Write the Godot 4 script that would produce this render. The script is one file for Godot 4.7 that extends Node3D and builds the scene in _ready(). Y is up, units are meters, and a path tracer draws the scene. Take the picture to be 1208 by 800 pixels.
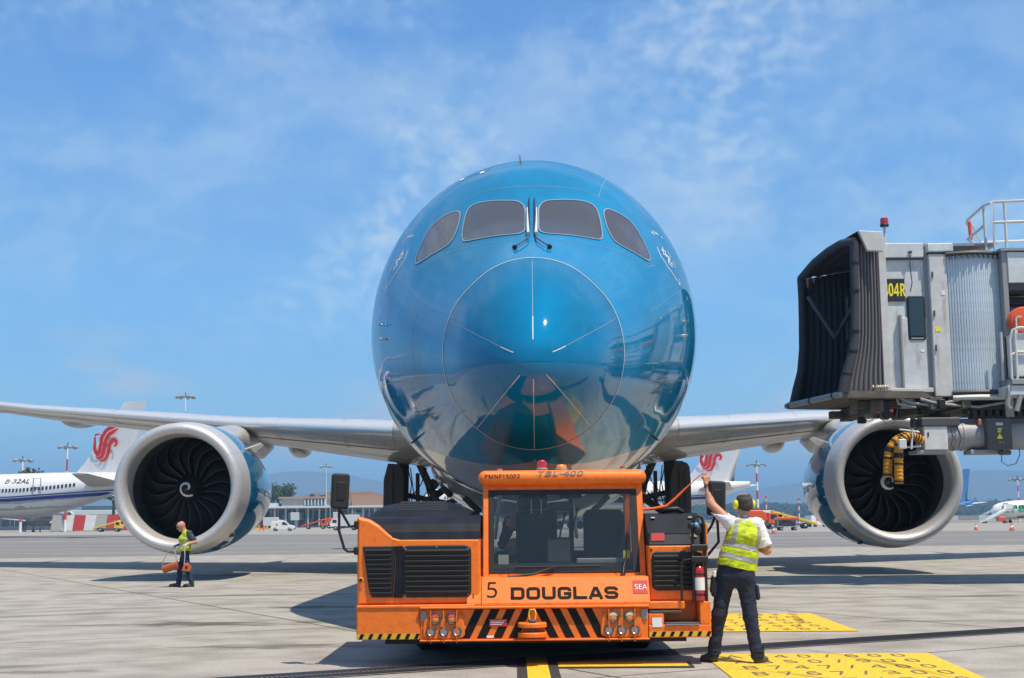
extends Node3D
# An airliner on its stand, seen from in front, with a tow tractor under its nose.

class Geo:
	var v := PackedVector3Array()
	var n := PackedVector3Array()
	var uv := PackedVector2Array()
	var ix := PackedInt32Array()

	func tri(a, b, c):  # counter-clockwise seen from outside
		var nn = (b - a).cross(c - a).normalized()
		var k = v.size()
		for p in [a, b, c]:
			v.append(p); n.append(nn); uv.append(Vector2(p.x, p.y))
		ix.append_array([k, k + 2, k + 1])

	func quad(a, b, c, d):
		tri(a, b, c); tri(a, c, d)

	func face(pts, away):  # a flat convex face whose normal points away from a point
		var m = Vector3.ZERO
		for p in pts: m += p
		m /= pts.size()
		var nn = Vector3.ZERO
		for k in pts.size(): nn += (pts[k] - m).cross(pts[(k + 1) % pts.size()] - m)
		if nn.dot(m - away) < 0:
			pts = pts.duplicate(); pts.reverse()
		for k in range(1, pts.size() - 1): tri(pts[0], pts[k], pts[k + 1])

	func box(c: Vector3, s: Vector3, b := 0.0, basis := Basis.IDENTITY):
		var h = s / 2.0
		b = minf(b, minf(h.x, minf(h.y, h.z)) * 0.9)
		if b <= 0.0:
			for ax in 3:
				for sg in [-1.0, 1.0]:
					var q = []
					for st in [[-1, -1], [1, -1], [1, 1], [-1, 1]]:
						var p = Vector3()
						p[ax] = sg * h[ax]; p[(ax + 1) % 3] = st[0] * h[(ax + 1) % 3]; p[(ax + 2) % 3] = st[1] * h[(ax + 2) % 3]
						q.append(c + basis * p)
					face(q, c)
			return
		for ax in 3:
			var i1 = (ax + 1) % 3
			var i2 = (ax + 2) % 3
			for sg in [-1.0, 1.0]:
				var q = []
				for st in [[-1, -1], [1, -1], [1, 1], [-1, 1]]:
					var p = Vector3()
					p[ax] = sg * h[ax]; p[i1] = st[0] * (h[i1] - b); p[i2] = st[1] * (h[i2] - b)
					q.append(c + basis * p)
				face(q, c)
				for sh in [-1.0, 1.0]:  # the edge between +-ax and +-i1
					var e = []
					for t in [-1.0, 1.0]:
						var p1 = Vector3(); p1[ax] = sg * h[ax]; p1[i1] = sh * (h[i1] - b); p1[i2] = t * (h[i2] - b)
						var p2 = Vector3(); p2[ax] = sg * (h[ax] - b); p2[i1] = sh * h[i1]; p2[i2] = t * (h[i2] - b)
						e.append_array([c + basis * p1, c + basis * p2] if t < 0 else [c + basis * p2, c + basis * p1])
					face(e, c)
		for sx in [-1.0, 1.0]:
			for sy in [-1.0, 1.0]:
				for sz in [-1.0, 1.0]:
					var s3 = Vector3(sx, sy, sz)
					face([c + basis * (s3 * Vector3(h.x, h.y - b, h.z - b)), c + basis * (s3 * Vector3(h.x - b, h.y, h.z - b)), c + basis * (s3 * Vector3(h.x - b, h.y - b, h.z))], c)

	# rows of points joined by smooth faces; wraps closes each row; toward: a direction its front faces (else outwards)
	func grid(P: Array, wraps := false, toward := Vector3.ZERO, uvs := Vector2.ONE):
		var R = P.size()
		var C = P[0].size()
		var base = v.size()
		var nn := PackedVector3Array()
		nn.resize(R * C)
		var f := PackedInt32Array()
		var mid = Vector3.ZERO
		for r in R:
			for c in C: mid += P[r][c]
		mid /= R * C
		var vol = 0.0
		for r in R - 1:
			for c in (C if wraps else C - 1):
				var d = (c + 1) % C
				var a0 = P[r][c]; var a1 = P[r][d]; var b0 = P[r + 1][c]; var b1 = P[r + 1][d]
				for t in [[a0, a1, b1, r * C + c, r * C + d, (r + 1) * C + d], [a0, b1, b0, r * C + c, (r + 1) * C + d, (r + 1) * C + c]]:
					var g = (t[1] - t[0]).cross(t[2] - t[0])
					if g.length_squared() < 1e-16: continue
					vol += g.dot(toward) if toward != Vector3.ZERO else g.dot(t[0] - mid)
					for k in 3: nn[t[3 + k]] += g
					f.append_array([t[3], t[4], t[5]])
		var sg = 1.0 if vol >= 0 else -1.0
		for r in R:
			for c in C:
				var m: Vector3 = nn[r * C + c]
				v.append(P[r][c]); n.append((m * sg).normalized() if m.length_squared() > 0 else Vector3.UP)
				uv.append(Vector2(float(c) / maxi(C - 1, 1), float(r) / maxi(R - 1, 1)) * uvs)
		for k in range(0, f.size(), 3):
			if sg > 0: ix.append_array([base + f[k], base + f[k + 2], base + f[k + 1]])
			else: ix.append_array([base + f[k], base + f[k + 1], base + f[k + 2]])

	func cap(row, away):
		var m = Vector3.ZERO
		for p in row: m += p
		m /= row.size()
		for k in row.size():
			face([m, row[k], row[(k + 1) % row.size()]], away)

	func tube(path: Array, r, sides := 8, caps := true, closed := false):
		var rows = []
		var N = path.size()
		var up = Vector3.UP
		var t0: Vector3 = (path[1] - path[0]).normalized()
		if absf(t0.dot(up)) > 0.9: up = Vector3.RIGHT
		var x = t0.cross(up).normalized()
		for k in N:
			var a = path[(k - 1 + N) % N] if closed else path[maxi(k - 1, 0)]
			var b = path[(k + 1) % N] if closed else path[mini(k + 1, N - 1)]
			var t: Vector3 = (b - a).normalized()
			x = (x - t * x.dot(t)).normalized()
			var y = t.cross(x)
			var rr = r[k] if r is Array else r
			var row = PackedVector3Array()
			for s in sides:
				var an = TAU * s / sides
				row.append(path[k] + (x * cos(an) + y * sin(an)) * rr)
			rows.append(row)
		if closed: rows.append(rows[0].duplicate())
		grid(rows, true)
		if caps and not closed:
			cap(rows[0], path[1]); cap(rows[-1], path[-2])

	func rod(a, b, r, sides := 8):
		tube([a, b], r, sides)

	# profile of (radius, height) turned round the y axis of xf; repeat a point for a sharp edge
	func lathe(prof: Array, xf := Transform3D.IDENTITY, seg := 24):
		var rows = []
		for p in prof:
			var row = PackedVector3Array()
			for s in seg + 1:
				var a = TAU * s / seg
				row.append(xf * Vector3(p.x * cos(a), p.y, p.x * sin(a)))
			rows.append(row)
		grid(rows)

	func ball(c: Vector3, r, seg := 16, lat := 10):
		var rr = r if r is Vector3 else Vector3(r, r, r)
		var rows = []
		for i in lat + 1:
			var p = PI * i / lat
			var row = PackedVector3Array()
			for s in seg:
				var a = TAU * s / seg
				row.append(c + Vector3(sin(p) * cos(a), cos(p), sin(p) * sin(a)) * rr)
			rows.append(row)
		grid(rows, true)

	# a polygon in the xy plane of xf drawn out from z0 to z1 (z1 is the front); bevel chamfers the front edge
	func prism(poly: Array, z0: float, z1: float, xf := Transform3D.IDENTITY, bevel := 0.0):
		var p = poly.duplicate()
		var area = 0.0
		for k in p.size(): area += p[k].cross(p[(k + 1) % p.size()])
		if area < 0: p.reverse()
		var N = p.size()
		var ins = []
		for k in N:
			var a: Vector2 = (p[k] - p[(k - 1 + N) % N]).normalized()
			var b: Vector2 = (p[(k + 1) % N] - p[k]).normalized()
			var na = Vector2(-a.y, a.x)
			var nb = Vector2(-b.y, b.x)
			var m = (na + nb)
			m = m / maxf(m.length_squared() / 2.0, 0.4)
			ins.append(p[k] + m * bevel)
		var at = func(q, z): return xf * Vector3(q.x, q.y, z)
		var t = Geometry2D.triangulate_polygon(PackedVector2Array(p))
		for k in range(0, t.size(), 3):
			var q = [p[t[k]], p[t[k + 1]], p[t[k + 2]]]
			if (q[1] - q[0]).cross(q[2] - q[0]) < 0: t.set(k + 1, t[k + 2]); t.set(k + 2, p.find(q[1]))
			var fr = [ins[t[k]], ins[t[k + 1]], ins[t[k + 2]]]
			tri(at.call(fr[0], z1), at.call(fr[1], z1), at.call(fr[2], z1))
			tri(at.call(p[t[k]], z0), at.call(p[t[k + 2]], z0), at.call(p[t[k + 1]], z0))
		for k in N:
			var j = (k + 1) % N
			quad(at.call(p[k], z0), at.call(p[j], z0), at.call(p[j], z1 - bevel), at.call(p[k], z1 - bevel))
			if bevel > 0: quad(at.call(p[k], z1 - bevel), at.call(p[j], z1 - bevel), at.call(ins[j], z1), at.call(ins[k], z1))

	# a flat stripe along 2D points of xf, w its width at each point
	func ribbon(pts: Array, w, xf := Transform3D.IDENTITY, toward := Vector3.ZERO):
		var rows = []
		for k in pts.size():
			var d: Vector2 = (pts[mini(k + 1, pts.size() - 1)] - pts[maxi(k - 1, 0)]).normalized()
			var s = Vector2(-d.y, d.x) * (w[k] if w is Array else w) * 0.5
			rows.append(PackedVector3Array([xf * Vector3(pts[k].x + s.x, pts[k].y + s.y, 0), xf * Vector3(pts[k].x - s.x, pts[k].y - s.y, 0)]))
		grid(rows, false, toward if toward != Vector3.ZERO else xf.basis.z)

	func mesh() -> ArrayMesh:
		var a = []
		a.resize(Mesh.ARRAY_MAX)
		a[Mesh.ARRAY_VERTEX] = v; a[Mesh.ARRAY_NORMAL] = n; a[Mesh.ARRAY_TEX_UV] = uv; a[Mesh.ARRAY_INDEX] = ix
		var m := ArrayMesh.new()
		m.add_surface_from_arrays(Mesh.PRIMITIVE_TRIANGLES, a)
		return m

# bodies: tapered capsules joined by a smooth minimum and meshed as surface nets
class Body:
	var bones := []
	var cuts := []

	func bone(a: Vector3, b: Vector3, ra: float, rb: float, k := 0.03):
		bones.append([a, b, ra, rb, k])

	func chain(pts: Array, rs: Array, k := 0.03):
		for i in pts.size() - 1: bone(pts[i], pts[i + 1], rs[i], rs[i + 1], k)

	func cut(p: Vector3, normal: Vector3):  # drops what lies on the normal's side
		cuts.append([normal.normalized(), normal.normalized().dot(p)])

	func build(g: Geo, cell: float, grow := 0.0, wrinkle := 0.0, seed_ := 1):
		var lo = Vector3(1e9, 1e9, 1e9)
		var hi = -lo
		for b in bones:
			var r = maxf(b[2], b[3]) + grow + cell * 2.5
			for p in [b[0], b[1]]:
				lo = lo.min(p - Vector3(r, r, r)); hi = hi.max(p + Vector3(r, r, r))
		var nx = int((hi.x - lo.x) / cell) + 2
		var ny = int((hi.y - lo.y) / cell) + 2
		var nz = int((hi.z - lo.z) / cell) + 2
		var F := PackedFloat32Array()
		F.resize(nx * ny * nz)
		F.fill(1e3)
		for b in bones:
			var a: Vector3 = b[0]
			var ab: Vector3 = b[1] - a
			var ll = maxf(ab.length_squared(), 1e-9)
			var ra: float = b[2] + grow
			var dr: float = b[3] - b[2]
			var kk: float = b[4]
			var pad = maxf(b[2], b[3]) + grow + kk + cell * 2.0
			var l = (a.min(b[1]) - Vector3(pad, pad, pad) - lo) / cell
			var h = (a.max(b[1]) + Vector3(pad, pad, pad) - lo) / cell
			for iz in range(maxi(0, int(l.z)), mini(nz, int(h.z) + 2)):
				for iy in range(maxi(0, int(l.y)), mini(ny, int(h.y) + 2)):
					var at = (iz * ny + iy) * nx
					for i in range(maxi(0, int(l.x)), mini(nx, int(h.x) + 2)):
						var q = lo + Vector3(i, iy, iz) * cell - a
						var t = clampf(q.dot(ab) / ll, 0.0, 1.0)
						var d = (q - ab * t).length() - ra - dr * t
						var e = F[at + i]
						var m = maxf(kk - absf(d - e), 0.0)
						F[at + i] = minf(d, e) - m * m / (4.0 * kk)
		for c in cuts:
			for iz in nz:
				for iy in ny:
					var at = (iz * ny + iy) * nx
					var d0 = c[0].dot(lo + Vector3(0, iy, iz) * cell) - c[1]
					for i in nx:
						var d = d0 + c[0].x * cell * i
						if d > F[at + i]: F[at + i] = d
		var id := PackedInt32Array()
		id.resize(nx * ny * nz)
		id.fill(-1)
		var pts := PackedVector3Array()
		var sy = nx
		var sz = nx * ny
		for iz in nz - 1:
			for iy in ny - 1:
				var at = (iz * ny + iy) * nx
				for i in nx - 1:
					var o = at + i
					var f0 = F[o]
					if f0 > cell * 2.0 or f0 < -cell * 2.0: continue
					var w = [f0, F[o + 1], F[o + sy], F[o + sy + 1], F[o + sz], F[o + sz + 1], F[o + sz + sy], F[o + sz + sy + 1]]
					var neg = 0
					for x in w:
						if x < 0: neg += 1
					if neg == 0 or neg == 8: continue
					var s = Vector3.ZERO
					var cnt = 0
					for e in [[0, 1], [2, 3], [4, 5], [6, 7], [0, 2], [1, 3], [4, 6], [5, 7], [0, 4], [1, 5], [2, 6], [3, 7]]:
						var fa = w[e[0]]
						var fb = w[e[1]]
						if (fa < 0) != (fb < 0):
							var t = fa / (fa - fb)
							s += Vector3(e[0] & 1, (e[0] >> 1) & 1, e[0] >> 2).lerp(Vector3(e[1] & 1, (e[1] >> 1) & 1, e[1] >> 2), t)
							cnt += 1
					id[o] = pts.size()
					pts.append(lo + (Vector3(i, iy, iz) + s / cnt) * cell)
		var f := PackedInt32Array()
		for iz in range(1, nz - 1):
			for iy in range(1, ny - 1):
				var at = (iz * ny + iy) * nx
				for i in range(1, nx - 1):
					var o = at + i
					var f0 = F[o]
					if f0 > cell * 2.0 or f0 < -cell * 2.0: continue
					for ax in 3:
						var st = [1, sy, sz][ax]
						var f1 = F[o + st]
						if (f0 < 0) == (f1 < 0): continue
						var u = [sy, sz, 1][ax]
						var w = [sz, 1, sy][ax]
						var q = [id[o - u - w], id[o - w], id[o], id[o - u]]
						if q.has(-1): continue
						if f0 < 0: f.append_array([q[0], q[1], q[2], q[0], q[2], q[3]])
						else: f.append_array([q[0], q[2], q[1], q[0], q[3], q[2]])
		var nn := PackedVector3Array()
		for turn in (2 if wrinkle > 0 else 1):
			nn = PackedVector3Array(); nn.resize(pts.size())
			for k in range(0, f.size(), 3):
				var gg = (pts[f[k + 1]] - pts[f[k]]).cross(pts[f[k + 2]] - pts[f[k]])
				for j in 3: nn[f[k + j]] += gg
			if turn == 0 and wrinkle > 0:
				var ns := FastNoiseLite.new()
				ns.seed = seed_; ns.frequency = 5.0
				for k in pts.size():
					var p = pts[k]
					pts[k] = p + nn[k].normalized() * wrinkle * (ns.get_noise_3d(p.x, p.y * 2.2, p.z) + 0.5 * ns.get_noise_3d(p.x * 2.5 + 9, p.y * 5.0, p.z * 2.5))
		var base = g.v.size()
		for k in pts.size():
			g.v.append(pts[k]); g.n.append(nn[k].normalized()); g.uv.append(Vector2(pts[k].x, pts[k].y))
		for k in range(0, f.size(), 3): g.ix.append_array([base + f[k], base + f[k + 2], base + f[k + 1]])

# ---------------------------------------------------------------- naming and placing
var used := {}
var M := {}
var rng := RandomNumberGenerator.new()

func numbered(s):
	used[s] = used.get(s, -1) + 1
	return s if used[s] == 0 else "%s_%03d" % [s, used[s]]

func thing(called, label, category, at = Vector3.ZERO, turn = 0.0, group = ""):
	var o := Node3D.new()
	o.name = numbered(called); add_child(o)
	o.position = at; o.rotation.y = turn
	return tag(o, label, category, group)

func tag(o, label, category, group = ""):
	o.set_meta("label", label); o.set_meta("category", category)
	if group: o.set_meta("group", group)
	return o

func part(g, called, mat, parent):
	var o := MeshInstance3D.new()
	o.mesh = g.mesh() if g is Geo else g
	o.material_override = mat
	var k = parent.get_instance_id()
	if not used.has(k): used[k] = {}
	used[k][called] = used[k].get(called, -1) + 1
	o.name = called if used[k][called] == 0 else "%s_%03d" % [called, used[k][called]]
	parent.add_child(o)
	return o

func alone(g, called, mat, label, category, at = Vector3.ZERO, group = ""):
	var o := MeshInstance3D.new()
	o.mesh = g.mesh() if g is Geo else g
	o.material_override = mat
	o.name = numbered(called); add_child(o); o.position = at
	return tag(o, label, category, group)

func setting(g, called, mat, parent = self, kind = "structure"):
	if parent != self: return part(g, called, mat, parent)
	var o := MeshInstance3D.new()
	o.mesh = g.mesh() if g is Geo else g
	o.material_override = mat
	o.name = numbered(called); add_child(o)
	o.set_meta("kind", kind)
	return o

func dup(t, label, at, turn = 0.0):
	var c = t.duplicate()
	c.name = numbered(String(t.name).rstrip("0123456789").trim_suffix("_")); add_child(c)
	c.position = at; c.rotation.y = turn
	c.set_meta("label", label)
	return c

func words(text, size, parent, called, mat, xf, depth = 0.004, bold = true, wide = 1.0, slant = 0.0):
	var t := TextMesh.new()
	var f := SystemFont.new()
	f.font_names = PackedStringArray(["Droid Sans"])
	f.font_weight = 700 if bold else 400
	t.font = f; t.text = text; t.font_size = 64; t.pixel_size = size / 46.0; t.depth = depth / wide
	t.curve_step = 2.0
	var o = part(t, called, mat, parent)
	o.transform = xf * Transform3D(Basis(Vector3(wide, 0, 0), Vector3(slant, 1, 0), Vector3(0, 0, wide)), Vector3.ZERO)
	return o

func lin(r, g, b): return Color(r, g, b).linear_to_srgb()

func mat(r, g, b, rough = 0.6, metal = 0.0, coat = 0.0):
	var m := StandardMaterial3D.new()
	m.albedo_color = lin(r, g, b); m.roughness = rough; m.metallic = metal
	if coat > 0: m.clearcoat_enabled = true; m.clearcoat = coat; m.clearcoat_roughness = 0.04
	return m

func noise_tex(freq, lo, hi, sd, size = 512, oct = 4, kind = FastNoiseLite.TYPE_SIMPLEX_SMOOTH, gap = 0.0):
	var ns := FastNoiseLite.new()
	ns.seed = sd; ns.frequency = freq; ns.fractal_octaves = oct; ns.noise_type = kind
	var t := NoiseTexture2D.new()
	t.width = size; t.height = size; t.seamless = true; t.noise = ns; t.normalize = true
	var gr := Gradient.new()
	gr.set_color(0, Color(lo[0], lo[1], lo[2])); gr.set_color(1, Color(hi[0], hi[1], hi[2]))
	if gap > 0: gr.set_offset(0, gap); gr.set_offset(1, 1.0 - gap)
	t.color_ramp = gr
	return t

# a material with fine grain and broad blotches laid over its colour, both in metres
func worn(m, fine, fine_scale, broad = null, broad_scale = Vector3.ONE, world = false):
	m.albedo_texture = fine; m.uv1_triplanar = true; m.uv1_world_triplanar = world; m.uv1_scale = fine_scale if fine_scale is Vector3 else Vector3.ONE * fine_scale
	if broad != null:
		m.detail_enabled = true; m.detail_albedo = broad; m.detail_blend_mode = BaseMaterial3D.BLEND_MODE_MUL
		m.detail_uv_layer = BaseMaterial3D.DETAIL_UV_2
		m.uv2_triplanar = true; m.uv2_world_triplanar = world; m.uv2_scale = broad_scale
	return m

# ---------------------------------------------------------------- the scene
func _ready():
	rng.seed = 7
	var cam := Camera3D.new()
	cam.name = "camera"
	add_child(cam)
	cam.position = Vector3(0, 1.55, 0)
	cam.rotation = Vector3(atan(214.0 / 1600.0), 0, 0)
	cam.rotate_object_local(Vector3.BACK, deg_to_rad(-0.57))
	cam.fov = rad_to_deg(2.0 * atan(400.0 / 1600.0))
	cam.near = 0.1; cam.far = 30000.0
	cam.current = true
	var sun := DirectionalLight3D.new()
	sun.name = "sun"
	add_child(sun)
	sun.look_at_from_position(Vector3.ZERO, -Vector3(0.31, 1.0, 0.30))
	sun.light_color = Color(1.0, 0.945, 0.86); sun.light_energy = 1.55; sun.light_angular_distance = 0.5; sun.shadow_enabled = true
	var we := WorldEnvironment.new()
	we.name = "air"
	var e := Environment.new()
	e.background_mode = Environment.BG_SKY
	e.sky = Sky.new(); e.sky.sky_material = make_sky()
	e.tonemap_mode = Environment.TONE_MAPPER_LINEAR
	e.tonemap_exposure = 1.15
	e.sdfgi_enabled = true; e.ssao_enabled = true; e.ssil_enabled = true
	e.fog_enabled = true; e.fog_density = 0.00032; e.fog_light_color = Color(0.64, 0.83, 1.0)
	we.environment = e
	add_child(we)
	materials()
	ground()
	far_land()
	terminal()
	aprons()
	parked_jets()
	airliner()
	jet_bridge()
	tractor()
	people()
	loose_things()

func make_sky():
	var W = 4096
	var H = 2048
	var im := Image.create(W, H, false, Image.FORMAT_RGB8)
	# the gradient: colour by elevation in degrees
	var stops = [[0.0, Vector3(0.62, 0.84, 0.98)], [4.0, Vector3(0.60, 0.82, 0.965)], [8.0, Vector3(0.50, 0.74, 0.945)], [14.0, Vector3(0.44, 0.655, 0.885)], [22.0, Vector3(0.365, 0.57, 0.83)], [40.0, Vector3(0.46, 0.595, 0.78)], [90.0, Vector3(0.45, 0.57, 0.75)]]
	for y in H:
		var el = 90.0 - 180.0 * (y + 0.5) / H
		if el < -1.0:
			im.fill_rect(Rect2i(0, y, W, H - y), Color(0.42, 0.41, 0.39))
			break
		var c = stops[0][1]
		for k in stops.size() - 1:
			if el >= stops[k][0]:
				var q = clampf((el - stops[k][0]) / (stops[k + 1][0] - stops[k][0]), 0, 1)
				c = stops[k][1].lerp(stops[k + 1][1], smoothstep(0, 1, q) * 0.5 + 0.5 * q)
		im.fill_rect(Rect2i(0, y, W, 1), Color(c.x, c.y, c.z))
	im.convert(Image.FORMAT_RGBA8)
	# cirrus: patchy veils of small ripples, thinner towards the horizon
	for lay in [[3, 0.0042, 6, 0.70, 1300, 560, 0.38, 0.97, 0.27, 70.0], [12, 0.0030, 6, 0.74, 1300, 640, 0.42, 1.0, 0.24, 60.0], [8, 0.0034, 4, 0.55, 1000, 600, 0.32, 0.82, 0.46, 60.0]]:
		var ns := FastNoiseLite.new()
		ns.seed = lay[0]; ns.frequency = lay[1]; ns.fractal_octaves = lay[2]; ns.fractal_gain = lay[3]; ns.noise_type = FastNoiseLite.TYPE_SIMPLEX_SMOOTH
		ns.domain_warp_enabled = true; ns.domain_warp_amplitude = lay[9]; ns.domain_warp_frequency = 0.006
		var w2 = W * 5 / 8
		ns.frequency *= 1.6
		var n = ns.get_seamless_image(w2, int(lay[4] * 0.5))
		var h2 = lay[5] * 5 / 8
		n.resize(w2, h2, Image.INTERPOLATE_CUBIC)
		n.convert(Image.FORMAT_L8)
		var d = n.get_data()
		var ramp := PackedByteArray()
		for k in 256: ramp.append(int(255.0 * lay[8] * smoothstep(lay[6], lay[7], k / 255.0)))
		var top = 985 - lay[5]
		var d2 := PackedByteArray()
		if lay[0] == 8:  # rows of ripples, only where this layer's veil is thick
			ns.seed = 19; ns.frequency = 0.10; ns.fractal_octaves = 3; ns.domain_warp_amplitude = 14.0; ns.domain_warp_frequency = 0.02
			var n2 = ns.get_seamless_image(w2, int(h2 * 1.5))
			n2.resize(w2, h2, Image.INTERPOLATE_CUBIC); n2.convert(Image.FORMAT_L8)
			d2 = n2.get_data()
			for k in d2.size(): d2[k] = int(255.0 * (0.25 + 0.75 * smoothstep(0.25, 0.85, d2[k] / 255.0)))
		var out := PackedByteArray()
		out.resize(w2 * h2 * 2)
		var fade := 0.0
		out.fill(240)
		for y in h2:
			fade = smoothstep(0.0, 95.0, y) * smoothstep(0.0, 62.0, h2 - 1 - y)
			var at = y * w2
			if d2.is_empty():
				for x in w2: out[(at + x) * 2 + 1] = ramp[d[at + x]] * fade
			else:
				for x in w2: out[(at + x) * 2 + 1] = ramp[d[at + x]] * d2[at + x] * fade / 255.0
		var over := Image.create_from_data(w2, h2, false, Image.FORMAT_LA8, out)
		over.convert(Image.FORMAT_RGBA8)
		over.resize(W, lay[5], Image.INTERPOLATE_CUBIC)
		im.blend_rect(over, Rect2i(0, 0, W, lay[5]), Vector2i(0, top))
	# low heaps of cumulus along the horizon
	var nc := FastNoiseLite.new()
	nc.seed = 31; nc.frequency = 0.007; nc.fractal_octaves = 5
	var cu := Image.create(W, 90, false, Image.FORMAT_RGBA8)
	for y in 90:
		for x in W:
			var k = smoothstep(0.12, 0.5, nc.get_noise_2d(x, y * 2.6)) * smoothstep(0, 40, y) * smoothstep(0, 26, 89 - y)
			cu.set_pixel(x, y, Color(0.83, 0.82, 0.87, k * 0.5))
	im.blend_rect(cu, Rect2i(0, 0, W, 90), Vector2i(0, 922))
	im.convert(Image.FORMAT_RGB8)
	var m := PanoramaSkyMaterial.new()
	m.panorama = ImageTexture.create_from_image(im)
	return m

func materials():
	var grain = noise_tex(0.05, [0.84, 0.84, 0.84], [1, 1, 1], 1, 512, 5)
	var spots = tail_tex(0.014, [0.85, 0.845, 0.835], 71, 0.12, 0.66)
	var blot = noise_tex(0.012, [0.78, 0.78, 0.79], [1, 1, 1], 2, 512, 5)
	var fine = noise_tex(0.03, [0.93, 0.93, 0.93], [1, 1, 1], 4, 512, 5)
	var dirt = noise_tex(0.01, [0.80, 0.79, 0.77], [1, 1, 1], 5, 512, 5, FastNoiseLite.TYPE_SIMPLEX_SMOOTH, 0.2)
	var faint = noise_tex(0.01, [0.95, 0.945, 0.935], [1, 1, 1], 9, 512, 5, FastNoiseLite.TYPE_SIMPLEX_SMOOTH, 0.2)
	var soot = tail_tex(0.022, [0.92, 0.89, 0.86], 6, 0.12, 0.42)
	M.concrete = worn(mat(0.43, 0.406, 0.36, 0.85), grain, Vector3(0.8, 0.8, 0.8), spots, Vector3(0.10, 1, 0.10), true)
	M.asphalt = worn(mat(0.30, 0.292, 0.277, 0.85), grain, Vector3(0.12, 0.3, 0.3), blot, Vector3(0.006, 1, 0.03), true)
	M.pale = worn(mat(0.48, 0.455, 0.40, 0.85), grain, Vector3(0.12, 0.3, 0.3), blot, Vector3(0.006, 1, 0.03), true)
	M.land = worn(mat(0.14, 0.17, 0.07, 0.9), grain, 0.02, blot, Vector3.ONE * 0.003, true)
	M.joint = mat(0.13, 0.12, 0.11, 0.9)
	M.line_yellow = worn(mat(0.90, 0.60, 0.03, 0.7), noise_tex(0.06, [0.80, 0.80, 0.80], [1, 1, 1], 8, 512, 5), 0.4, null, Vector3.ONE, true)
	M.line_white = worn(mat(0.7, 0.69, 0.66, 0.7), fine, 0.3, null, Vector3.ONE, true)
	M.line_black = worn(mat(0.035, 0.035, 0.035, 0.7), fine, 0.3, null, Vector3.ONE, true)
	M.letter_road = worn(mat(0.13, 0.12, 0.09, 0.8), fine, 0.9, null, Vector3.ONE, true)
	M.iron = worn(mat(0.045, 0.045, 0.048, 0.6, 0.3), grain, 1.2)
	# airliner
	M.teal = worn(paint(0.009, 0.275, 0.57), fine, 0.25, dirt, Vector3.ONE * 0.06)
	M.radome = worn(paint(0.0005, 0.215, 0.455), fine, 0.25, dirt, Vector3.ONE * 0.08)
	M.nacelle = worn(paint(0.001, 0.20, 0.43), fine, 0.25, dirt, Vector3.ONE * 0.06)
	M.belly = worn(mat(0.50, 0.48, 0.44, 0.28, 0.0, 1.0), fine, 0.25, dirt, Vector3.ONE * 0.08)
	M.wing = worn(mat(0.60, 0.59, 0.57, 0.35, 0.0, 0.4), fine, 0.2, dirt, Vector3.ONE * 0.1)
	M.edge = worn(mat(0.78, 0.78, 0.77, 0.25, 0.45), fine, 0.4)
	M.lip = worn(mat(0.62, 0.62, 0.62, 0.46, 0.45), fine, 0.6)
	M.duct = mat(0.045, 0.045, 0.048, 0.5)
	M.blade = mat(0.03, 0.03, 0.033, 0.3)
	M.blade_edge = mat(0.11, 0.10, 0.095, 0.45, 0.4)
	M.spinner = mat(0.015, 0.015, 0.017, 0.4)
	M.white = mat(0.80, 0.80, 0.78, 0.45)
	M.decal = mat(0.55, 0.58, 0.60, 0.4)
	M.screen = mat(0.062, 0.053, 0.042, 0.06, 0.0, 1.0)
	M.cockpit_tint = mat(0.066, 0.047, 0.034, 0.06, 0.0, 1.0)
	M.seal = mat(0.22, 0.30, 0.36, 0.4)
	M.silver = mat(0.6, 0.6, 0.6, 0.3, 0.8)
	M.gear = worn(mat(0.15, 0.14, 0.125, 0.6), grain, 1.0)
	M.strut = mat(0.25, 0.25, 0.25, 0.4, 0.4)
	M.tyre = worn(mat(0.022, 0.022, 0.024, 0.85), grain, 1.0)
	# tractor
	M.orange = worn(mat(0.95, 0.205, 0.012, 0.5, 0.0, 0.12), fine, 0.8, soot, Vector3.ONE * 0.6)
	M.orange_plate = worn(mat(0.93, 0.205, 0.014, 0.55), fine, 1.5, soot, Vector3.ONE * 1.1)
	M.bonnet = worn(dull(mat(0.018, 0.023, 0.034, 0.55)), fine, 1.0, dirt, Vector3.ONE * 0.7)
	M.black = worn(mat(0.012, 0.012, 0.013, 0.5), fine, 2.0)
	M.rubber = mat(0.018, 0.018, 0.019, 0.75)
	M.glass = mat(0.03, 0.05, 0.05, 0.03); M.glass.albedo_color.a = 0.30; M.glass.transparency = BaseMaterial3D.TRANSPARENCY_ALPHA
	M.lamp_glass = mat(0.8, 0.8, 0.8, 0.05); M.lamp_glass.albedo_color.a = 0.2; M.lamp_glass.transparency = BaseMaterial3D.TRANSPARENCY_ALPHA
	M.amber = mat(0.85, 0.30, 0.05, 0.25, 0.0, 0.6)
	M.red_lens = mat(0.45, 0.012, 0.015, 0.2, 0.0, 0.8)
	M.amber_lens = mat(0.85, 0.25, 0.01, 0.2, 0.0, 0.8)
	M.amber_lit = mat(0.9, 0.5, 0.05, 0.3); M.amber_lit.emission_enabled = true; M.amber_lit.emission = Color(1, 0.6, 0.1); M.amber_lit.emission_energy_multiplier = 0.9
	M.stripe = dull(mat(0.012, 0.011, 0.011, 0.6))
	M.hazard = mat(0.70, 0.42, 0.03, 0.5)
	M.ink = dull(mat(0.012, 0.008, 0.006, 0.6))
	M.grey_ink = mat(0.06, 0.065, 0.07, 0.4)
	M.red_label = mat(0.50, 0.03, 0.025, 0.5)
	M.pink_label = mat(0.75, 0.10, 0.09, 0.5)
	M.cream = mat(0.72, 0.62, 0.45, 0.5)
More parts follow.
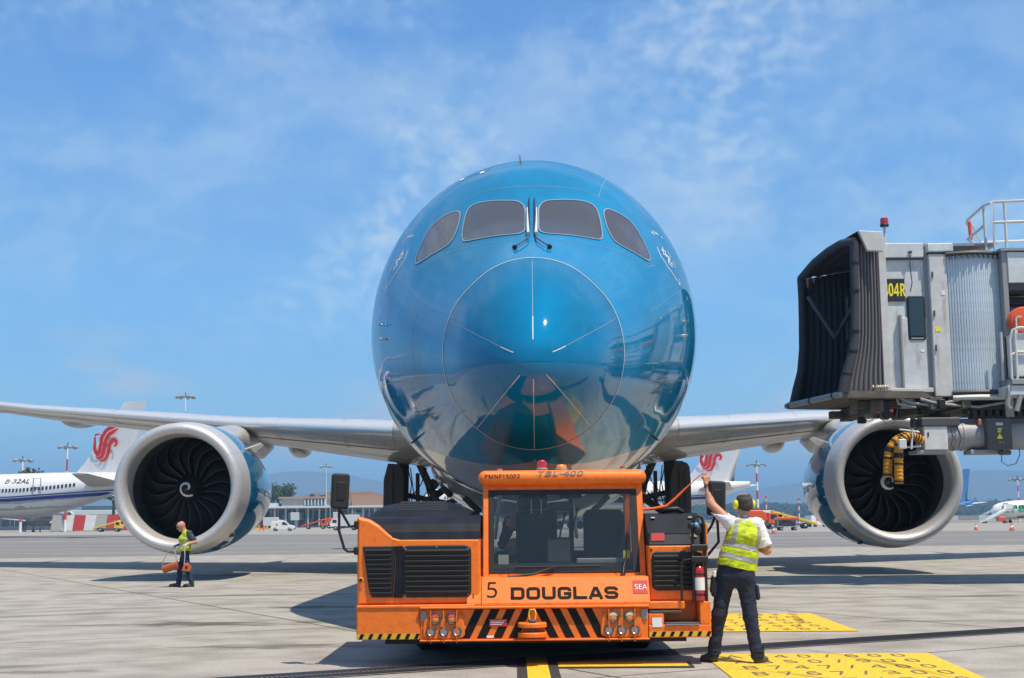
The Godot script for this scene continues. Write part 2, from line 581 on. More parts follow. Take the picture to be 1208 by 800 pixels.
	M.yellow = mat(0.80, 0.55, 0.02, 0.45)
	M.seat = worn(mat(0.010, 0.011, 0.013, 0.9), grain, 2.0)
	M.grey = mat(0.28, 0.29, 0.30, 0.5)
	M.dark_grey = mat(0.07, 0.075, 0.08, 0.55)
	# bridge
	M.panel = worn(mat(0.64, 0.69, 0.715, 0.5), fine, 0.3, faint, Vector3.ONE * 0.22)
	M.panel_pale = worn(mat(0.66, 0.67, 0.66, 0.5), fine, 0.3, faint, Vector3.ONE * 0.2)
	M.shutter = worn(mat(0.58, 0.69, 0.78, 0.45), fine, 0.4, faint, Vector3.ONE * 0.16)
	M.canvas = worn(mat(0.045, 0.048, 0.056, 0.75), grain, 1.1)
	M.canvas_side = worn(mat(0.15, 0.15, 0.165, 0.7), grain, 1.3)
	M.under = worn(mat(0.16, 0.145, 0.12, 0.7), grain, 0.9, dirt, Vector3.ONE * 0.5)
	M.sign_black = mat(0.02, 0.02, 0.03, 0.5)
	M.sign_yellow = mat(0.85, 0.75, 0.02, 0.5)
	M.reel = mat(0.70, 0.09, 0.015, 0.4, 0.0, 0.4)
	M.hose = worn(mat(0.66, 0.30, 0.012, 0.6), grain, 1.5)
	M.dark_glass = mat(0.02, 0.03, 0.035, 0.05, 0.0, 1.0)
	# people
	M.skin = mat(0.50, 0.25, 0.155, 0.55); M.skin.subsurf_scatter_enabled = true; M.skin.subsurf_scatter_strength = 0.12
	M.hair = worn(mat(0.062, 0.054, 0.050, 0.7), grain, 9.0)
	M.vest = worn(mat(0.62, 0.80, 0.012, 0.7), fine, 3.0, dirt, Vector3.ONE * 2.0)
	M.reflector = mat(0.30, 0.31, 0.31, 0.4)
	M.shirt = worn(mat(0.78, 0.79, 0.82, 0.8), fine, 4.0)
	M.trousers = worn(mat(0.016, 0.026, 0.062, 0.85), fine, 3.0, dirt, Vector3.ONE * 2.0)
	M.denim = worn(mat(0.022, 0.05, 0.12, 0.85), grain, 4.0, dirt, Vector3.ONE * 2.5)
	M.tee = worn(mat(0.045, 0.055, 0.085, 0.85), fine, 3.0)
	M.shoe = worn(mat(0.10, 0.085, 0.06, 0.8), grain, 5.0)
	M.green = mat(0.10, 0.55, 0.05, 0.6)
	M.ear = mat(0.75, 0.70, 0.01, 0.35, 0.0, 0.4)
	M.chock = worn(mat(0.62, 0.14, 0.04, 0.65), grain, 3.0)
	M.rope = mat(0.45, 0.43, 0.40, 0.8)
	M.cable = mat(0.85, 0.12, 0.02, 0.5)
	# background
	M.jet_white = mat(0.80, 0.80, 0.79, 0.3, 0.0, 0.5)
	M.jet_grey = mat(0.50, 0.49, 0.46, 0.45)
	M.jet_blue = mat(0.025, 0.055, 0.28, 0.4)
	M.logo_red = mat(0.72, 0.025, 0.02, 0.5)
	M.sky_blue = mat(0.10, 0.36, 0.74, 0.35, 0.0, 0.4)
	M.far_green = mat(0.02, 0.42, 0.12, 0.5)
	M.far_concrete = worn(mat(0.42, 0.41, 0.39, 0.8), grain, 0.1)
	M.brick_pink = worn(mat(0.46, 0.27, 0.19, 0.85), grain, 0.1)
	M.roof_pale = mat(0.58, 0.62, 0.62, 0.5)
	M.far_glass = mat(0.07, 0.12, 0.16, 0.15)
	M.leaf = mat(0.045, 0.085, 0.025, 0.8); M.leaf.backlight_enabled = true; M.leaf.backlight = Color(0.2, 0.25, 0.1)
	M.leaf_far = worn(mat(0.030, 0.060, 0.022, 0.9), noise_tex(0.05, [0.5, 0.5, 0.5], [1, 1, 1], 14, 256, 4), 0.06)
	M.bark = mat(0.09, 0.07, 0.05, 0.9)
	M.mountain = worn(mat(0.14, 0.18, 0.17, 0.9), blot, Vector3.ONE * 0.0008)
	M.mast_red = mat(0.55, 0.05, 0.04, 0.5)
	M.barrier_red = mat(0.42, 0.03, 0.025, 0.6)

# noise that stays white but for its lowest values: scattered spots and smears
func tail_tex(freq, dark, sd, lo, hi):
	var t = noise_tex(freq, dark, [1, 1, 1], sd, 512, 6)
	t.color_ramp.set_offset(0, lo); t.color_ramp.set_offset(1, hi)
	return t

func dull(m):
	m.metallic_specular = 0.28
	return m

func paint(r, g, b):
	var m = mat(r, g, b, 0.55, 0.10, 1.0)
	m.metallic_specular = 0.0; m.clearcoat_roughness = 0.045
	return m

# a flat sheet on the ground between corner points, y the height of the sheet
func sheet(pts: Array, y: float):
	var g = Geo.new()
	var q = []
	for p in pts: q.append(Vector3(p.x, y, p.y))
	g.face(q, Vector3(q[0].x, y - 1.0, q[0].z))
	return g

func strip(path: Array, w: float, y: float):
	var g = Geo.new()
	var xf = Transform3D(Basis(Vector3.RIGHT, Vector3.FORWARD, Vector3.UP), Vector3(0, y, 0))
	var q = []
	for p in path: q.append(Vector2(p.x, -p.y))
	g.ribbon(q, w, xf, Vector3.UP)
	return g

func ground():
	var V = func(x, z): return Vector2(x, z)
	var rows = []
	for r in 33:
		var row = PackedVector3Array()
		for c in 33: row.append(Vector3((c - 16) * 900.0, 0, (r - 16) * 900.0))
		rows.append(row)
	var g = Geo.new()
	g.grid(rows, false, Vector3.UP)
	setting(g, "ground", M.land)
	var apron = setting(sheet([V.call(-420, 260), V.call(420, 260), V.call(420, -110), V.call(-420, -110)], 0.012), "concrete_apron", M.concrete)
	setting(sheet([V.call(-300, -23.5), V.call(130, -88), V.call(130, -100), V.call(-300, -315)], 0.016), "taxiway", M.asphalt)
	setting(sheet([V.call(-420, -110), V.call(420, -110), V.call(420, -470), V.call(-420, -470)], 0.010), "far_apron", M.pale)
	var taxi = get_node("taxiway")
	for a in [[-78.0, 0.25], [-104.0, 0.3]]:
		setting(strip([V.call(-200, a[0] + 24), V.call(90, a[0] - 10)], a[1], 0.026), "taxiway_line", M.line_white, taxi)
	setting(strip([V.call(30, -87), V.call(300, -83)], 0.5, 0.02), "taxiway_line", M.line_yellow, taxi)
	setting(strip([V.call(-160, -131), V.call(-30, -126)], 0.7, 0.02), "taxiway_line", M.line_yellow, taxi)
	# slab joints, cracks and tyre marks of the concrete
	for k in range(-7, 8):
		var c = Vector2(-3.75, -22.3) + Vector2(0.877, -0.48) * 7.6 * k
		setting(strip([c - Vector2(0.48, 0.877) * (40.0 if k % 2 else 70.0), c + Vector2(0.48, 0.877) * 16.0], 0.03, 0.0165), "slab_joint", M.joint, apron)
	for k in range(-5, 3):
		var c = Vector2(-3.75, -22.3) + Vector2(0.48, 0.877) * (7.6 * k + 2.2)
		setting(strip([c - Vector2(0.877, -0.48) * 45.0, c + Vector2(0.877, -0.48) * 50.0], 0.022, 0.0152), "slab_joint", M.joint, apron)
	var track = stain(11, 0.34)
	# tyre and oil stains: thin films whose edges fade away
	for a in [[-4.6, -21.3, 4.2, 1.5, 0.5, 1], [-3.2, -17.3, 3.4, 0.9, 0.45, 2], [-7.5, -17.2, 3.6, 0.8, 0.55, 3], [-3.4, -25.2, 3.4, 0.9, 0.6, 4], [-6.0, -29.5, 5.0, 0.8, 0.5, 5], [-8.6, -31.0, 3.4, 0.7, 0.5, 6], [4.7, -30.5, 7.0, 1.4, 0.5, 7], [9.0, -26.6, 6.0, 1.0, 0.4, 8], [-12.0, -25.0, 6.0, 0.9, 0.3, 9], [6.4, -20.4, 4.5, 0.7, 0.3, 1], [-1.7, -14.2, 1.6, 0.5, 0.3, 3], [0.5, -41.0, 26.0, 2.2, 0.3, 2], [3.6, -17.6, 1.6, 0.4, 0.3, 5], [-6.5, -21.2, 3.0, 0.5, 0.4, 8], [-5.2, -14.6, 2.6, 0.45, 0.35, 6], [-9.5, -41.0, 9.0, 1.6, 0.3, 4]]:
		var q = QuadMesh.new()
		q.size = Vector2(a[2], a[3]); q.orientation = PlaneMesh.FACE_Y
		var o = setting(q, "stain", stain(a[5], a[4]), apron)
		o.position = Vector3(a[0], 0.0172 + 0.0012 * (a[5] % 3), a[1]); o.rotation.y = rng.randf_range(-0.05, 0.05) + 0.04
	# black tyre tracks, worn in along the ways that vehicles take
	for a in [[-14.0, -20.5, -2.0, -26.5, 0.42], [-14.3, -21.6, -2.2, -27.7, 0.42], [4.6, -23.4, 3.7, -18.2, 0.16], [3.2, -16.6, 4.3, -12.4, 0.16], [-9.0, -13.5, -3.0, -16.2, 0.3], [6.5, -31.0, 20.0, -33.5, 0.5], [-26.0, -30.5, -6.0, -33.0, 0.5], [2.0, -14.4, 3.2, -12.6, 0.12]]:
		var mid = Vector2((a[0] + a[2]) / 2.0 + 0.3, (a[1] + a[3]) / 2.0 - 0.25)
		var q = []
		for k in 13:
			var f = k / 12.0
			q.append(Vector2(a[0], a[1]).lerp(mid, f).lerp(mid.lerp(Vector2(a[2], a[3]), f), f))
		setting(strip(q, a[4], 0.0262), "tyre_track", track, apron)
	# the drain channel across the stand with its grating
	var ch = setting(strip([V.call(-4.0, -13.05), V.call(16.0, -23.5)], 0.64, 0.0205), "drain_channel", mat(0.20, 0.19, 0.18, 0.85), apron)
	for k in 6:
		setting(strip([V.call(-4.0, -13.05 + (k - 2.5) * 0.092 + 0.05 * signf(k - 2.5)), V.call(16.0, -23.5 + (k - 2.5) * 0.092 + 0.05 * signf(k - 2.5))], 0.056, 0.0235), "grating_bar", M.iron, ch)
	var cross = Geo.new()
	for k in 440:
		var t = k / 440.0
		cross.box(Vector3(-4.0 + 20.0 * t, 0.0205, -13.05 - 10.45 * t), Vector3(0.018, 0.01, 0.5), 0.0, Basis(Vector3.UP, 0.48))
	var cr = setting(cross, "grating_rung", M.iron, ch)
	cr.set_meta("kind", "stuff")
	# painted stand markings
	var mk = setting(sheet([V.call(2.13, -15.78), V.call(4.66, -15.66), V.call(4.40, -12.3), V.call(2.08, -12.3)], 0.0208), "stand_marking", M.line_yellow, apron)
	rows_of_types(mk, ["A340/600", "A350/900", "B747/400", "B767/300", "B777/300"], 3.34, -15.42, 0.56)
	var mk2 = setting(sheet([V.call(1.95, -22.4), V.call(4.77, -22.25), V.call(4.66, -18.75), V.call(2.0, -18.9)], 0.0208), "stand_marking", M.line_yellow, apron)
	rows_of_types(mk2, ["A320/A321", "B737/800", "A310/600", "B757/200", "B787/900", "A330/200"], 3.36, -22.0, 0.57)
	var ml = setting(strip([V.call(0.235, -8.0), V.call(0.235, -15.6)], 0.43, 0.0208), "stand_marking", M.line_black, apron)
	setting(strip([V.call(0.235, -8.0), V.call(0.235, -15.6)], 0.225, 0.0236), "yellow_line", M.line_yellow, ml)
	var bar = setting(strip([V.call(0.46, -14.76), V.call(1.88, -14.70)], 0.58, 0.0186), "stand_marking", M.line_black, apron)
	setting(strip([V.call(0.46, -14.80), V.call(1.83, -14.76)], 0.46, 0.0222), "yellow_bar", M.line_yellow, bar)

func stain(sd, strength):
	var im := Image.create(128, 64, false, Image.FORMAT_RGBA8)
	var ns := FastNoiseLite.new()
	ns.seed = 40 + sd; ns.frequency = 0.03; ns.fractal_octaves = 6
	for y in 64:
		for x in 128:
			var d = Vector2((x - 63.5) / 60.0, (y - 31.5) / 29.0)
			var a = 1.0 - smoothstep(0.15, 1.0, d.length() + 1.0 * ns.get_noise_2d(x * 1.1, y * 2.2))
			im.set_pixel(x, y, Color(0.20, 0.19, 0.18, clampf(a * strength * 0.85, 0, 1)))
	var m := StandardMaterial3D.new()
	m.albedo_texture = ImageTexture.create_from_image(im); m.roughness = 0.7
	m.transparency = BaseMaterial3D.TRANSPARENCY_ALPHA; m.texture_repeat = false
	return m

# lines of aircraft types lettered on a painted patch, read from where the camera stands
func rows_of_types(on, lines, x, z, step):
	for k in lines.size():
		for c in lines[k].length():
			var xf = Transform3D(Basis(Vector3.RIGHT, Vector3.FORWARD, Vector3.UP), Vector3(x + (c - (lines[k].length() - 1) / 2.0) * 0.262, 0.0222 + 0.0003 * (k % 2), z + step * k))
			words(lines[k][c], 0.30, on, "lettering", M.letter_road, xf, 0.003, false, 0.72)

func far_land():
	# blue mountains beyond the airport and a wooded ridge to the right
	var ns := FastNoiseLite.new()
	ns.seed = 5; ns.frequency = 0.00028; ns.fractal_octaves = 5
	var g = Geo.new()
	var rows = []
	for r in 14:
		var row = PackedVector3Array()
		for c in 141:
			var x = (c - 70) * 110.0
			var z = -4300.0 - r * 180.0
			var up = sin(PI * r / 13.0)
			var h = 70.0 + 150.0 * (0.5 + 0.5 * ns.get_noise_2d(x * 1.5 + 4100, z * 2.0)) - 100.0 * exp(-pow((x - 250.0) / 600.0, 2.0)) + 60.0 * exp(-pow((x + 760.0) / 420.0, 2.0))
			row.append(Vector3(x, maxf(h, 12.0) * up - 4.0, z))
		rows.append(row)
	g.grid(rows, false, Vector3.UP)
	setting(g, "mountains", M.mountain)
	var g2 = Geo.new()
	rows = []
	for r in 9:
		var row = PackedVector3Array()
		for c in 61:
			var x = -900.0 + c * 30.0
			var z = -1450.0 - r * 55.0
			row.append(Vector3(x, ridge(x) * sin(PI * minf(r / 8.0, 0.7) / 1.4) - 0.5, z))
		rows.append(row)
	g2.grid(rows, false, Vector3.UP)
	setting(g2, "wooded_ridge", M.leaf_far)
	var mm := MultiMesh.new()
	mm.transform_format = MultiMesh.TRANSFORM_3D
	mm.mesh = clump(40, 9)
	mm.instance_count = 3400
	for k in mm.instance_count:
		var x = rng.randf_range(-160, 880)
		var r = rng.randf_range(0.0, 5.6)
		var y = ridge(x) * sin(PI * (r / 8.0) / 1.4) - 0.5
		var s = rng.randf_range(4.5, 8.5)
		mm.set_instance_transform(k, Transform3D(Basis(Vector3.UP, rng.randf() * TAU).scaled(Vector3(s, s * rng.randf_range(0.7, 1.1), s)), Vector3(x, y + s * 0.3, -1450.0 - r * 55.0)))
	var o := MultiMeshInstance3D.new()
	o.multimesh = mm; o.material_override = M.leaf_far; o.name = "far_woods"
	add_child(o)
	o.set_meta("kind", "stuff"); tag(o, "dark green woods along the far ridge behind the apron", "woods")
	# trees one can tell apart, above the terminal at the left
	var spots = [[-118.0, -330.0, 16.5, "lone rounded tree at the picture's left edge beyond the parked white jet"], [-99.0, -338.0, 16.0, "wide low dark tree between two light masts beyond the white jet's tail"], [-84.0, -335.0, 17.5, "tall dark tree nearest the white jet's tail fin"], [-82.5, -480.0, 17.5, "small dark tree on the terminal roofline left of the pinkish building"]]
	for s in spots:
		var t = thing("tree", s[3], "tree", Vector3(s[0], 0, s[1]), rng.randf() * TAU, "trees beyond the terminal")
		var tr = Geo.new()
		tr.tube([Vector3.ZERO, Vector3(0.3, s[2] * 0.35, 0.1), Vector3(0.1, s[2] * 0.75, 0.4)], [0.5, 0.35, 0.1], 8)
		for k in 5:
			var a = TAU * k / 5.0
			tr.tube([Vector3(0.2, s[2] * (0.35 + 0.07 * k), 0.1), Vector3(cos(a) * 2.6, s[2] * (0.55 + 0.06 * k), sin(a) * 2.6)], [0.2, 0.06], 6)
		part(tr, "trunk", M.bark, t)
		var cw = Geo.new()
		for k in 26:
			var a = rng.randf() * TAU
			var rr = sqrt(rng.randf()) * 4.4
			var cc = Vector3(cos(a) * rr, s[2] * (0.62 + 0.26 * rng.randf() - 0.02 * rr), sin(a) * rr)
			leaves(cw, cc, 2.0, 70, 0.42)
		part(cw, "crown", M.leaf, t)

func ridge(x): return 1.0 + (9.0 + 2.5 * sin(x * 0.009 + 1.0) + 1.5 * sin(x * 0.026)) * smoothstep(-120.0, 60.0, x)

func leaves(g, c, r, count, s):
	for k in count:
		var d = Vector3(rng.randfn(), rng.randfn() * 0.75, rng.randfn()).normalized() * r * pow(rng.randf(), 0.4)
		var a = Vector3(rng.randfn(), rng.randfn(), rng.randfn()).normalized() * s
		var b = a.cross(Vector3(rng.randfn(), rng.randfn(), rng.randfn())).normalized() * s * 0.8
		g.tri(c + d - a, c + d + b, c + d + a); g.tri(c + d - a, c + d + a, c + d - b)

func clump(count, sd):
	var g = Geo.new()
	rng.seed = sd
	var b = Body.new()
	for k in 9:
		var d = Vector3(rng.randfn(), absf(rng.randfn()) * 0.8, rng.randfn()).normalized() * 0.6
		g.ball(d, Vector3(0.5, 0.42, 0.5) * rng.randf_range(0.7, 1.1), 8, 5)
	leaves(g, Vector3(0, 0.3, 0), 1.05, count, 0.16)
	return g.mesh()

# ---------------------------------------------------------------- beyond the stand
func block(parent, called, m, x0, x1, y0, y1, z0, z1, b = 0.0):
	var g = Geo.new()
	g.box(Vector3((x0 + x1) / 2.0, (y0 + y1) / 2.0, (z0 + z1) / 2.0), Vector3(absf(x1 - x0), absf(y1 - y0), absf(z1 - z0)), b)
	return part(g, called, m, parent)

func terminal():
	# low pier on the left: roof slab, glass front, red and white blast screen before it
	var t = thing("pier_building", "low grey pier building with flat roof behind the parked white jet's tail", "building", Vector3(-145, 0, -430))
	block(t, "wall", M.far_concrete, -75, 42, 0, 4.6, -12, 0)
	var rf = block(t, "roof", M.roof_pale, -77, 43, 4.6, 6.0, -14, 2.5, 0.1)
	for k in 4: block(rf, "roof_unit", M.grey, -60 + k * 26, -55 + k * 26, 6.0, 7.2 + 0.5 * (k % 2), -8, -4)
	block(rf, "glass_lantern", M.far_glass, 8, 21, 6.0, 7.4, -8, -3)
	for k in 40:
		var w = block(t, "window", M.far_glass, -74.0 + k * 2.9, -71.6 + k * 2.9, 1.2, 3.9, 0.0, 0.12)
		if k % 3 == 0: block(w, "mullion", M.roof_pale, -72.9 + k * 2.9, -72.7 + k * 2.9, 1.2, 3.9, 0.12, 0.2)
	var bs = thing("blast_screen", "row of red and white panels standing in front of the pier building", "barrier", Vector3(-101, 0, -300))
	var tones = [M.far_concrete, M.panel_pale, M.barrier_red, M.panel_pale, M.far_concrete, M.barrier_red, M.barrier_red, M.panel_pale]
	for k in 8:
		var g = Geo.new()
		g.prism([Vector2(0, 0.25), Vector2(2.35, 0.25), Vector2(2.6, 3.7), Vector2(0.25, 3.7)], -0.1, 0.1, Transform3D(Basis(Vector3.RIGHT, -0.2), Vector3(k * 2.42 - 0.6, 0, 0)), 0.03)
		part(g, "panel", tones[k], bs)
		block(bs, "prop", M.grey, k * 2.42 - 0.55, k * 2.42 - 0.42, 0, 3.2, -0.9, -0.75)
	# the main building in the middle distance
	var b = thing("terminal_building", "long pink and grey terminal building under the blue mountains", "building", Vector3(0, 0, -430))
	block(b, "wall", M.far_concrete, -73, -55.5, 0, 9.0, -30, 0)
	block(b, "upper_wall", M.brick_pink, -74, -54.5, 9.0, 9.6, -30, 0.6)
	block(b, "pink_wall", M.brick_pink, -50.8, -38, 0, 9.9, -28, 1.5)
	block(b, "pink_tower", M.brick_pink, -60.5, -45, 0, 11.0, -34, -6)
	block(b, "linking_wall", M.far_concrete, -55.5, -50.8, 0, 8.6, -24, -1)
	block(b, "dark_bay", M.far_glass, -66, -59.5, 6.9, 8.7, 0, 0.3)
	for k in 7: block(b, "pier", M.roof_pale, -65.8 + k * 1.05, -65.5 + k * 1.05, 6.9, 8.7, 0.3, 0.5)
	block(b, "canopy_roof", M.roof_pale, -88, -38, 5.9, 6.5, 0, 12, 0.05)
	block(b, "shed_roof", M.roof_pale, -92, -74, 6.6, 7.6, -16, 4)
	for k in 22:
		var w = block(b, "window", M.far_glass, -86.6 + k * 2.2, -85.0 + k * 2.2, 2.9, 5.2, 2.0, 2.15)
		block(w, "frame", M.roof_pale, -85.0 + k * 2.2, -84.6 + k * 2.2, 0.4, 5.8, 2.0, 2.5)
	block(b, "lower_wall", M.far_concrete, -88, -38, 0, 5.9, -2, 2.0)
	for k in 6: block(b, "plant_unit", M.dark_grey if k % 2 else M.grey, -66.5 + k * 1.7, -65.2 + k * 1.7, 9.6, 10.2 + 0.35 * (k % 3), -6, -4)
	block(b, "green_box", M.far_green, -59.0, -54.2, 3.3, 4.5, 2.5, 4)
	block(b, "dark_doorway", M.dark_grey, -62, -50, 0, 3.1, 2.1, 3)
	rng.seed = 77
	for k in 34:
		var x = rng.randf_range(-86, -39)
		var w = rng.randf_range(0.6, 2.2)
		block(b, "facade_panel", [M.white, M.dark_grey, M.grey, M.panel, M.far_concrete, M.brick_pink][k % 6], x, x + w, 0.0 if k % 3 else 2.9, rng.randf_range(1.4, 2.7) if k % 3 else rng.randf_range(3.6, 5.4), 2.1, 2.3 + 0.05 * (k % 9))
	for k in 15: block(b, "column", M.roof_pale, -87 + k * 3.4, -86.7 + k * 3.4, 0, 5.9, 10.6, 11.0)
	for k in 3:
		var g = Geo.new()
		g.box(Vector3(-80 + k * 13, 3.4, 7), Vector3(2.6, 2.4, 10), 0.1)
		g.rod(Vector3(-80 + k * 13, 0, 10), Vector3(-80 + k * 13, 3.4, 10), 0.35)
		part(g, "boarding_tunnel", M.panel, b)
	# a low pier and hangars far off on the right
	var hb = thing("far_hangar", "low grey shed with curved roof beyond the baggage carts at right", "building", Vector3(150, 0, -560))
	var hg = Geo.new()
	var prof = []
	for k in 13: prof.append(Vector2(-26 + 52 * k / 12.0, 4.5 + 2.6 * sin(PI * k / 12.0)))
	prof.append_array([Vector2(26, 0), Vector2(-26, 0)])
	hg.prism(prof, -20, 0)
	part(hg, "shell", M.far_concrete, hb)
	for k in 9: block(hb, "window", M.far_glass, -23 + k * 5.2, -19.5 + k * 5.2, 1.0, 3.8, 0.0, 0.12)
	var fw = thing("perimeter_wall", "long low pale wall at the far side of the right apron", "wall", Vector3(170, 0, -500))
	for k in 24: block(fw, "panel", M.far_concrete if k % 2 else M.roof_pale, -90 + k * 7.5, -82.6 + k * 7.5, 0, 1.7, -0.2, 0.05 * (k % 3))
	var gv = setting(sheet([Vector2(60, -330), Vector2(300, -330), Vector2(300, -380), Vector2(40, -380)], 0.05), "grass_verge", worn(mat(0.40, 0.33, 0.07, 0.9), noise_tex(0.05, [0.6, 0.6, 0.5], [1, 1, 1], 33), 0.1))
	gv.set_meta("kind", "structure")
	# a terminal and a belt of trees behind the camera, seen only as a dark line mirrored in the paint
	var rb = thing("rear_terminal", "long grey terminal front facing the stand across the road", "building", Vector3(10, 0, 120))
	block(rb, "wall", M.far_concrete, -70, 150, 0, 9, 0, 25)
	block(rb, "roof", M.grey, -72, 152, 9, 10, -2, 27)
	for k in 36: block(rb, "window", M.far_glass, -68 + k * 6.0, -63.2 + k * 6.0, 2.5, 7.5, -0.15, 0.0)

func mast(label, at, h, two_tone, heads, w = 0.22):
	var t = thing("light_mast", label, "light mast", at, 0.0, "light masts round the apron")
	var n = 7 if two_tone else 1
	for k in n:
		var g = Geo.new()
		g.tube([Vector3(0, h * k / n, 0), Vector3(0, h * (k + 1) / n, 0)], [w * (1 - 0.4 * k / n), w * (1 - 0.4 * (k + 1.0) / n)], 8)
		part(g, "pole", (M.mast_red if k % 2 else M.white) if two_tone else M.panel, t)
	var r = Geo.new()
	var R = 1.9
	if heads > 0:
		r.box(Vector3(0, h, 0), Vector3(R * 2, 0.16, 0.16)); r.box(Vector3(0, h, 0), Vector3(0.16, 0.16, R * 2))
		r.rod(Vector3(0, h, 0), Vector3(0, h + 0.9, 0), 0.12)
		part(r, "head_frame", M.dark_grey, t)
		for k in heads:
			var a = TAU * k / heads
			var g = Geo.new()
			g.box(Vector3(cos(a) * R, h - 0.1, sin(a) * R), Vector3(0.75, 0.55, 0.75), 0.12, Basis(Vector3.UP, -a) * Basis(Vector3.BACK, -0.5))
			part(g, "floodlight", M.grey, t)
	else:
		r.box(Vector3(0, h, 0), Vector3(0.5, 0.5, 0.5), 0.1)
		part(r, "lamp", M.mast_red, t)

func wheels(t, xs, z, r, w):
	for x in xs:
		for s in [-1, 1]:
			var g = Geo.new()
			g.lathe([Vector2(0.0, -w / 2), Vector2(r * 0.9, -w / 2), Vector2(r, -w / 2 + 0.04), Vector2(r, w / 2 - 0.04), Vector2(r * 0.9, w / 2), Vector2(0, w / 2)], Transform3D(Basis(Vector3.RIGHT, PI / 2), Vector3(x, r, s * z)), 16)
			var p = part(g, "wheel", M.tyre, t)
			var h = Geo.new()
			h.lathe([Vector2(0, -w / 2 - 0.02), Vector2(r * 0.55, -w / 2 - 0.02), Vector2(r * 0.55, w / 2 + 0.02), Vector2(0, w / 2 + 0.02)], Transform3D(Basis(Vector3.RIGHT, PI / 2), Vector3(x, r, s * z)), 12)
			part(h, "hub", M.grey, p)

func side_view(t, called, m, pts, half, bev = 0.04):
	var g = Geo.new()
	var q = []
	for p in pts: q.append(Vector2(p[0], p[1]))
	g.prism(q, -half, half, Transform3D.IDENTITY, bev)
	return part(g, called, m, t)

func van(label, at, turn):
	var t = thing("van", label, "van", at, turn, "white service vans on the apron")
	side_view(t, "body", M.jet_white, [[-2.1, 0.3], [2.15, 0.3], [2.2, 0.75], [2.0, 0.98], [1.25, 1.12], [0.55, 1.78], [0.3, 1.86], [-2.05, 1.84], [-2.15, 1.2]], 0.88, 0.06)
	for s in [-1, 1]:
		var g = Geo.new()
		g.prism([Vector2(0.0, 1.12), Vector2(1.1, 1.12), Vector2(0.55, 1.66), Vector2(0.0, 1.66)], 0.0, 0.02, Transform3D(Basis(Vector3.UP, 0.0 if s > 0 else PI), Vector3(0 if s > 0 else 0.0, 0, s * 0.885)) if s > 0 else Transform3D(Basis(Vector3.RIGHT, Vector3.UP, Vector3.FORWARD), Vector3(0, 0, -0.885)))
		part(g, "window", M.dark_glass, t)
		var l = Geo.new()
		l.box(Vector3(-1.0, 1.15, s * 0.89), Vector3(0.5, 0.12, 0.02), 0.0, Basis(Vector3.BACK, 0.8)); l.box(Vector3(-1.0, 1.15, s * 0.893), Vector3(0.5, 0.12, 0.02), 0.0, Basis(Vector3.BACK, -0.8))
		part(l, "cross_mark", M.logo_red, t)
	var g2 = Geo.new()
	g2.face([Vector3(1.22, 1.17, 0.75), Vector3(1.22, 1.17, -0.75), Vector3(0.62, 1.74, -0.7), Vector3(0.62, 1.74, 0.7)], Vector3(0, 0.5, 0))
	part(g2, "windscreen", M.dark_glass, t).position = Vector3(0.03, 0.03, 0)
	block(t, "bumper", M.dark_grey, 2.0, 2.25, 0.3, 0.52, -0.85, 0.85, 0.05)
	for s in [-0.62, 0.62]: block(t, "headlight", M.lamp_glass, 2.1, 2.2, 0.72, 0.92, s - 0.16, s + 0.16, 0.03)
	wheels(t, [-1.35, 1.35], 0.8, 0.33, 0.2)
	return t

func cart(label, at, turn, cover):
	var t = thing("baggage_cart", label, "baggage cart", at, turn, "baggage carts on the right apron")
	block(t, "deck", M.grey, -1.3, 1.3, 0.42, 0.52, -0.7, 0.7, 0.02)
	for x in [-1.25, 1.25]:
		for z in [-0.65, 0.65]: block(t, "post", M.grey, x - 0.04, x + 0.04, 0.52, 1.35, z - 0.04, z + 0.04)
	block(t, "rear_panel", M.panel, -1.24, 1.24, 0.52, 1.3, -0.7, -0.66)
	side_view(t, "cover", cover, [[-1.38, 1.3], [1.38, 1.3], [1.3, 1.62], [-1.3, 1.62]], 0.76, 0.05)
	block(t, "load", M.dark_grey, -1.0, 0.9, 0.54, 1.05, -0.5, 0.5, 0.06)
	var g = Geo.new()
	g.rod(Vector3(-1.3, 0.42, 0), Vector3(-2.2, 0.3, 0), 0.04)
	part(g, "drawbar", M.dark_grey, t)
	wheels(t, [-0.85, 0.85], 0.6, 0.22, 0.14)

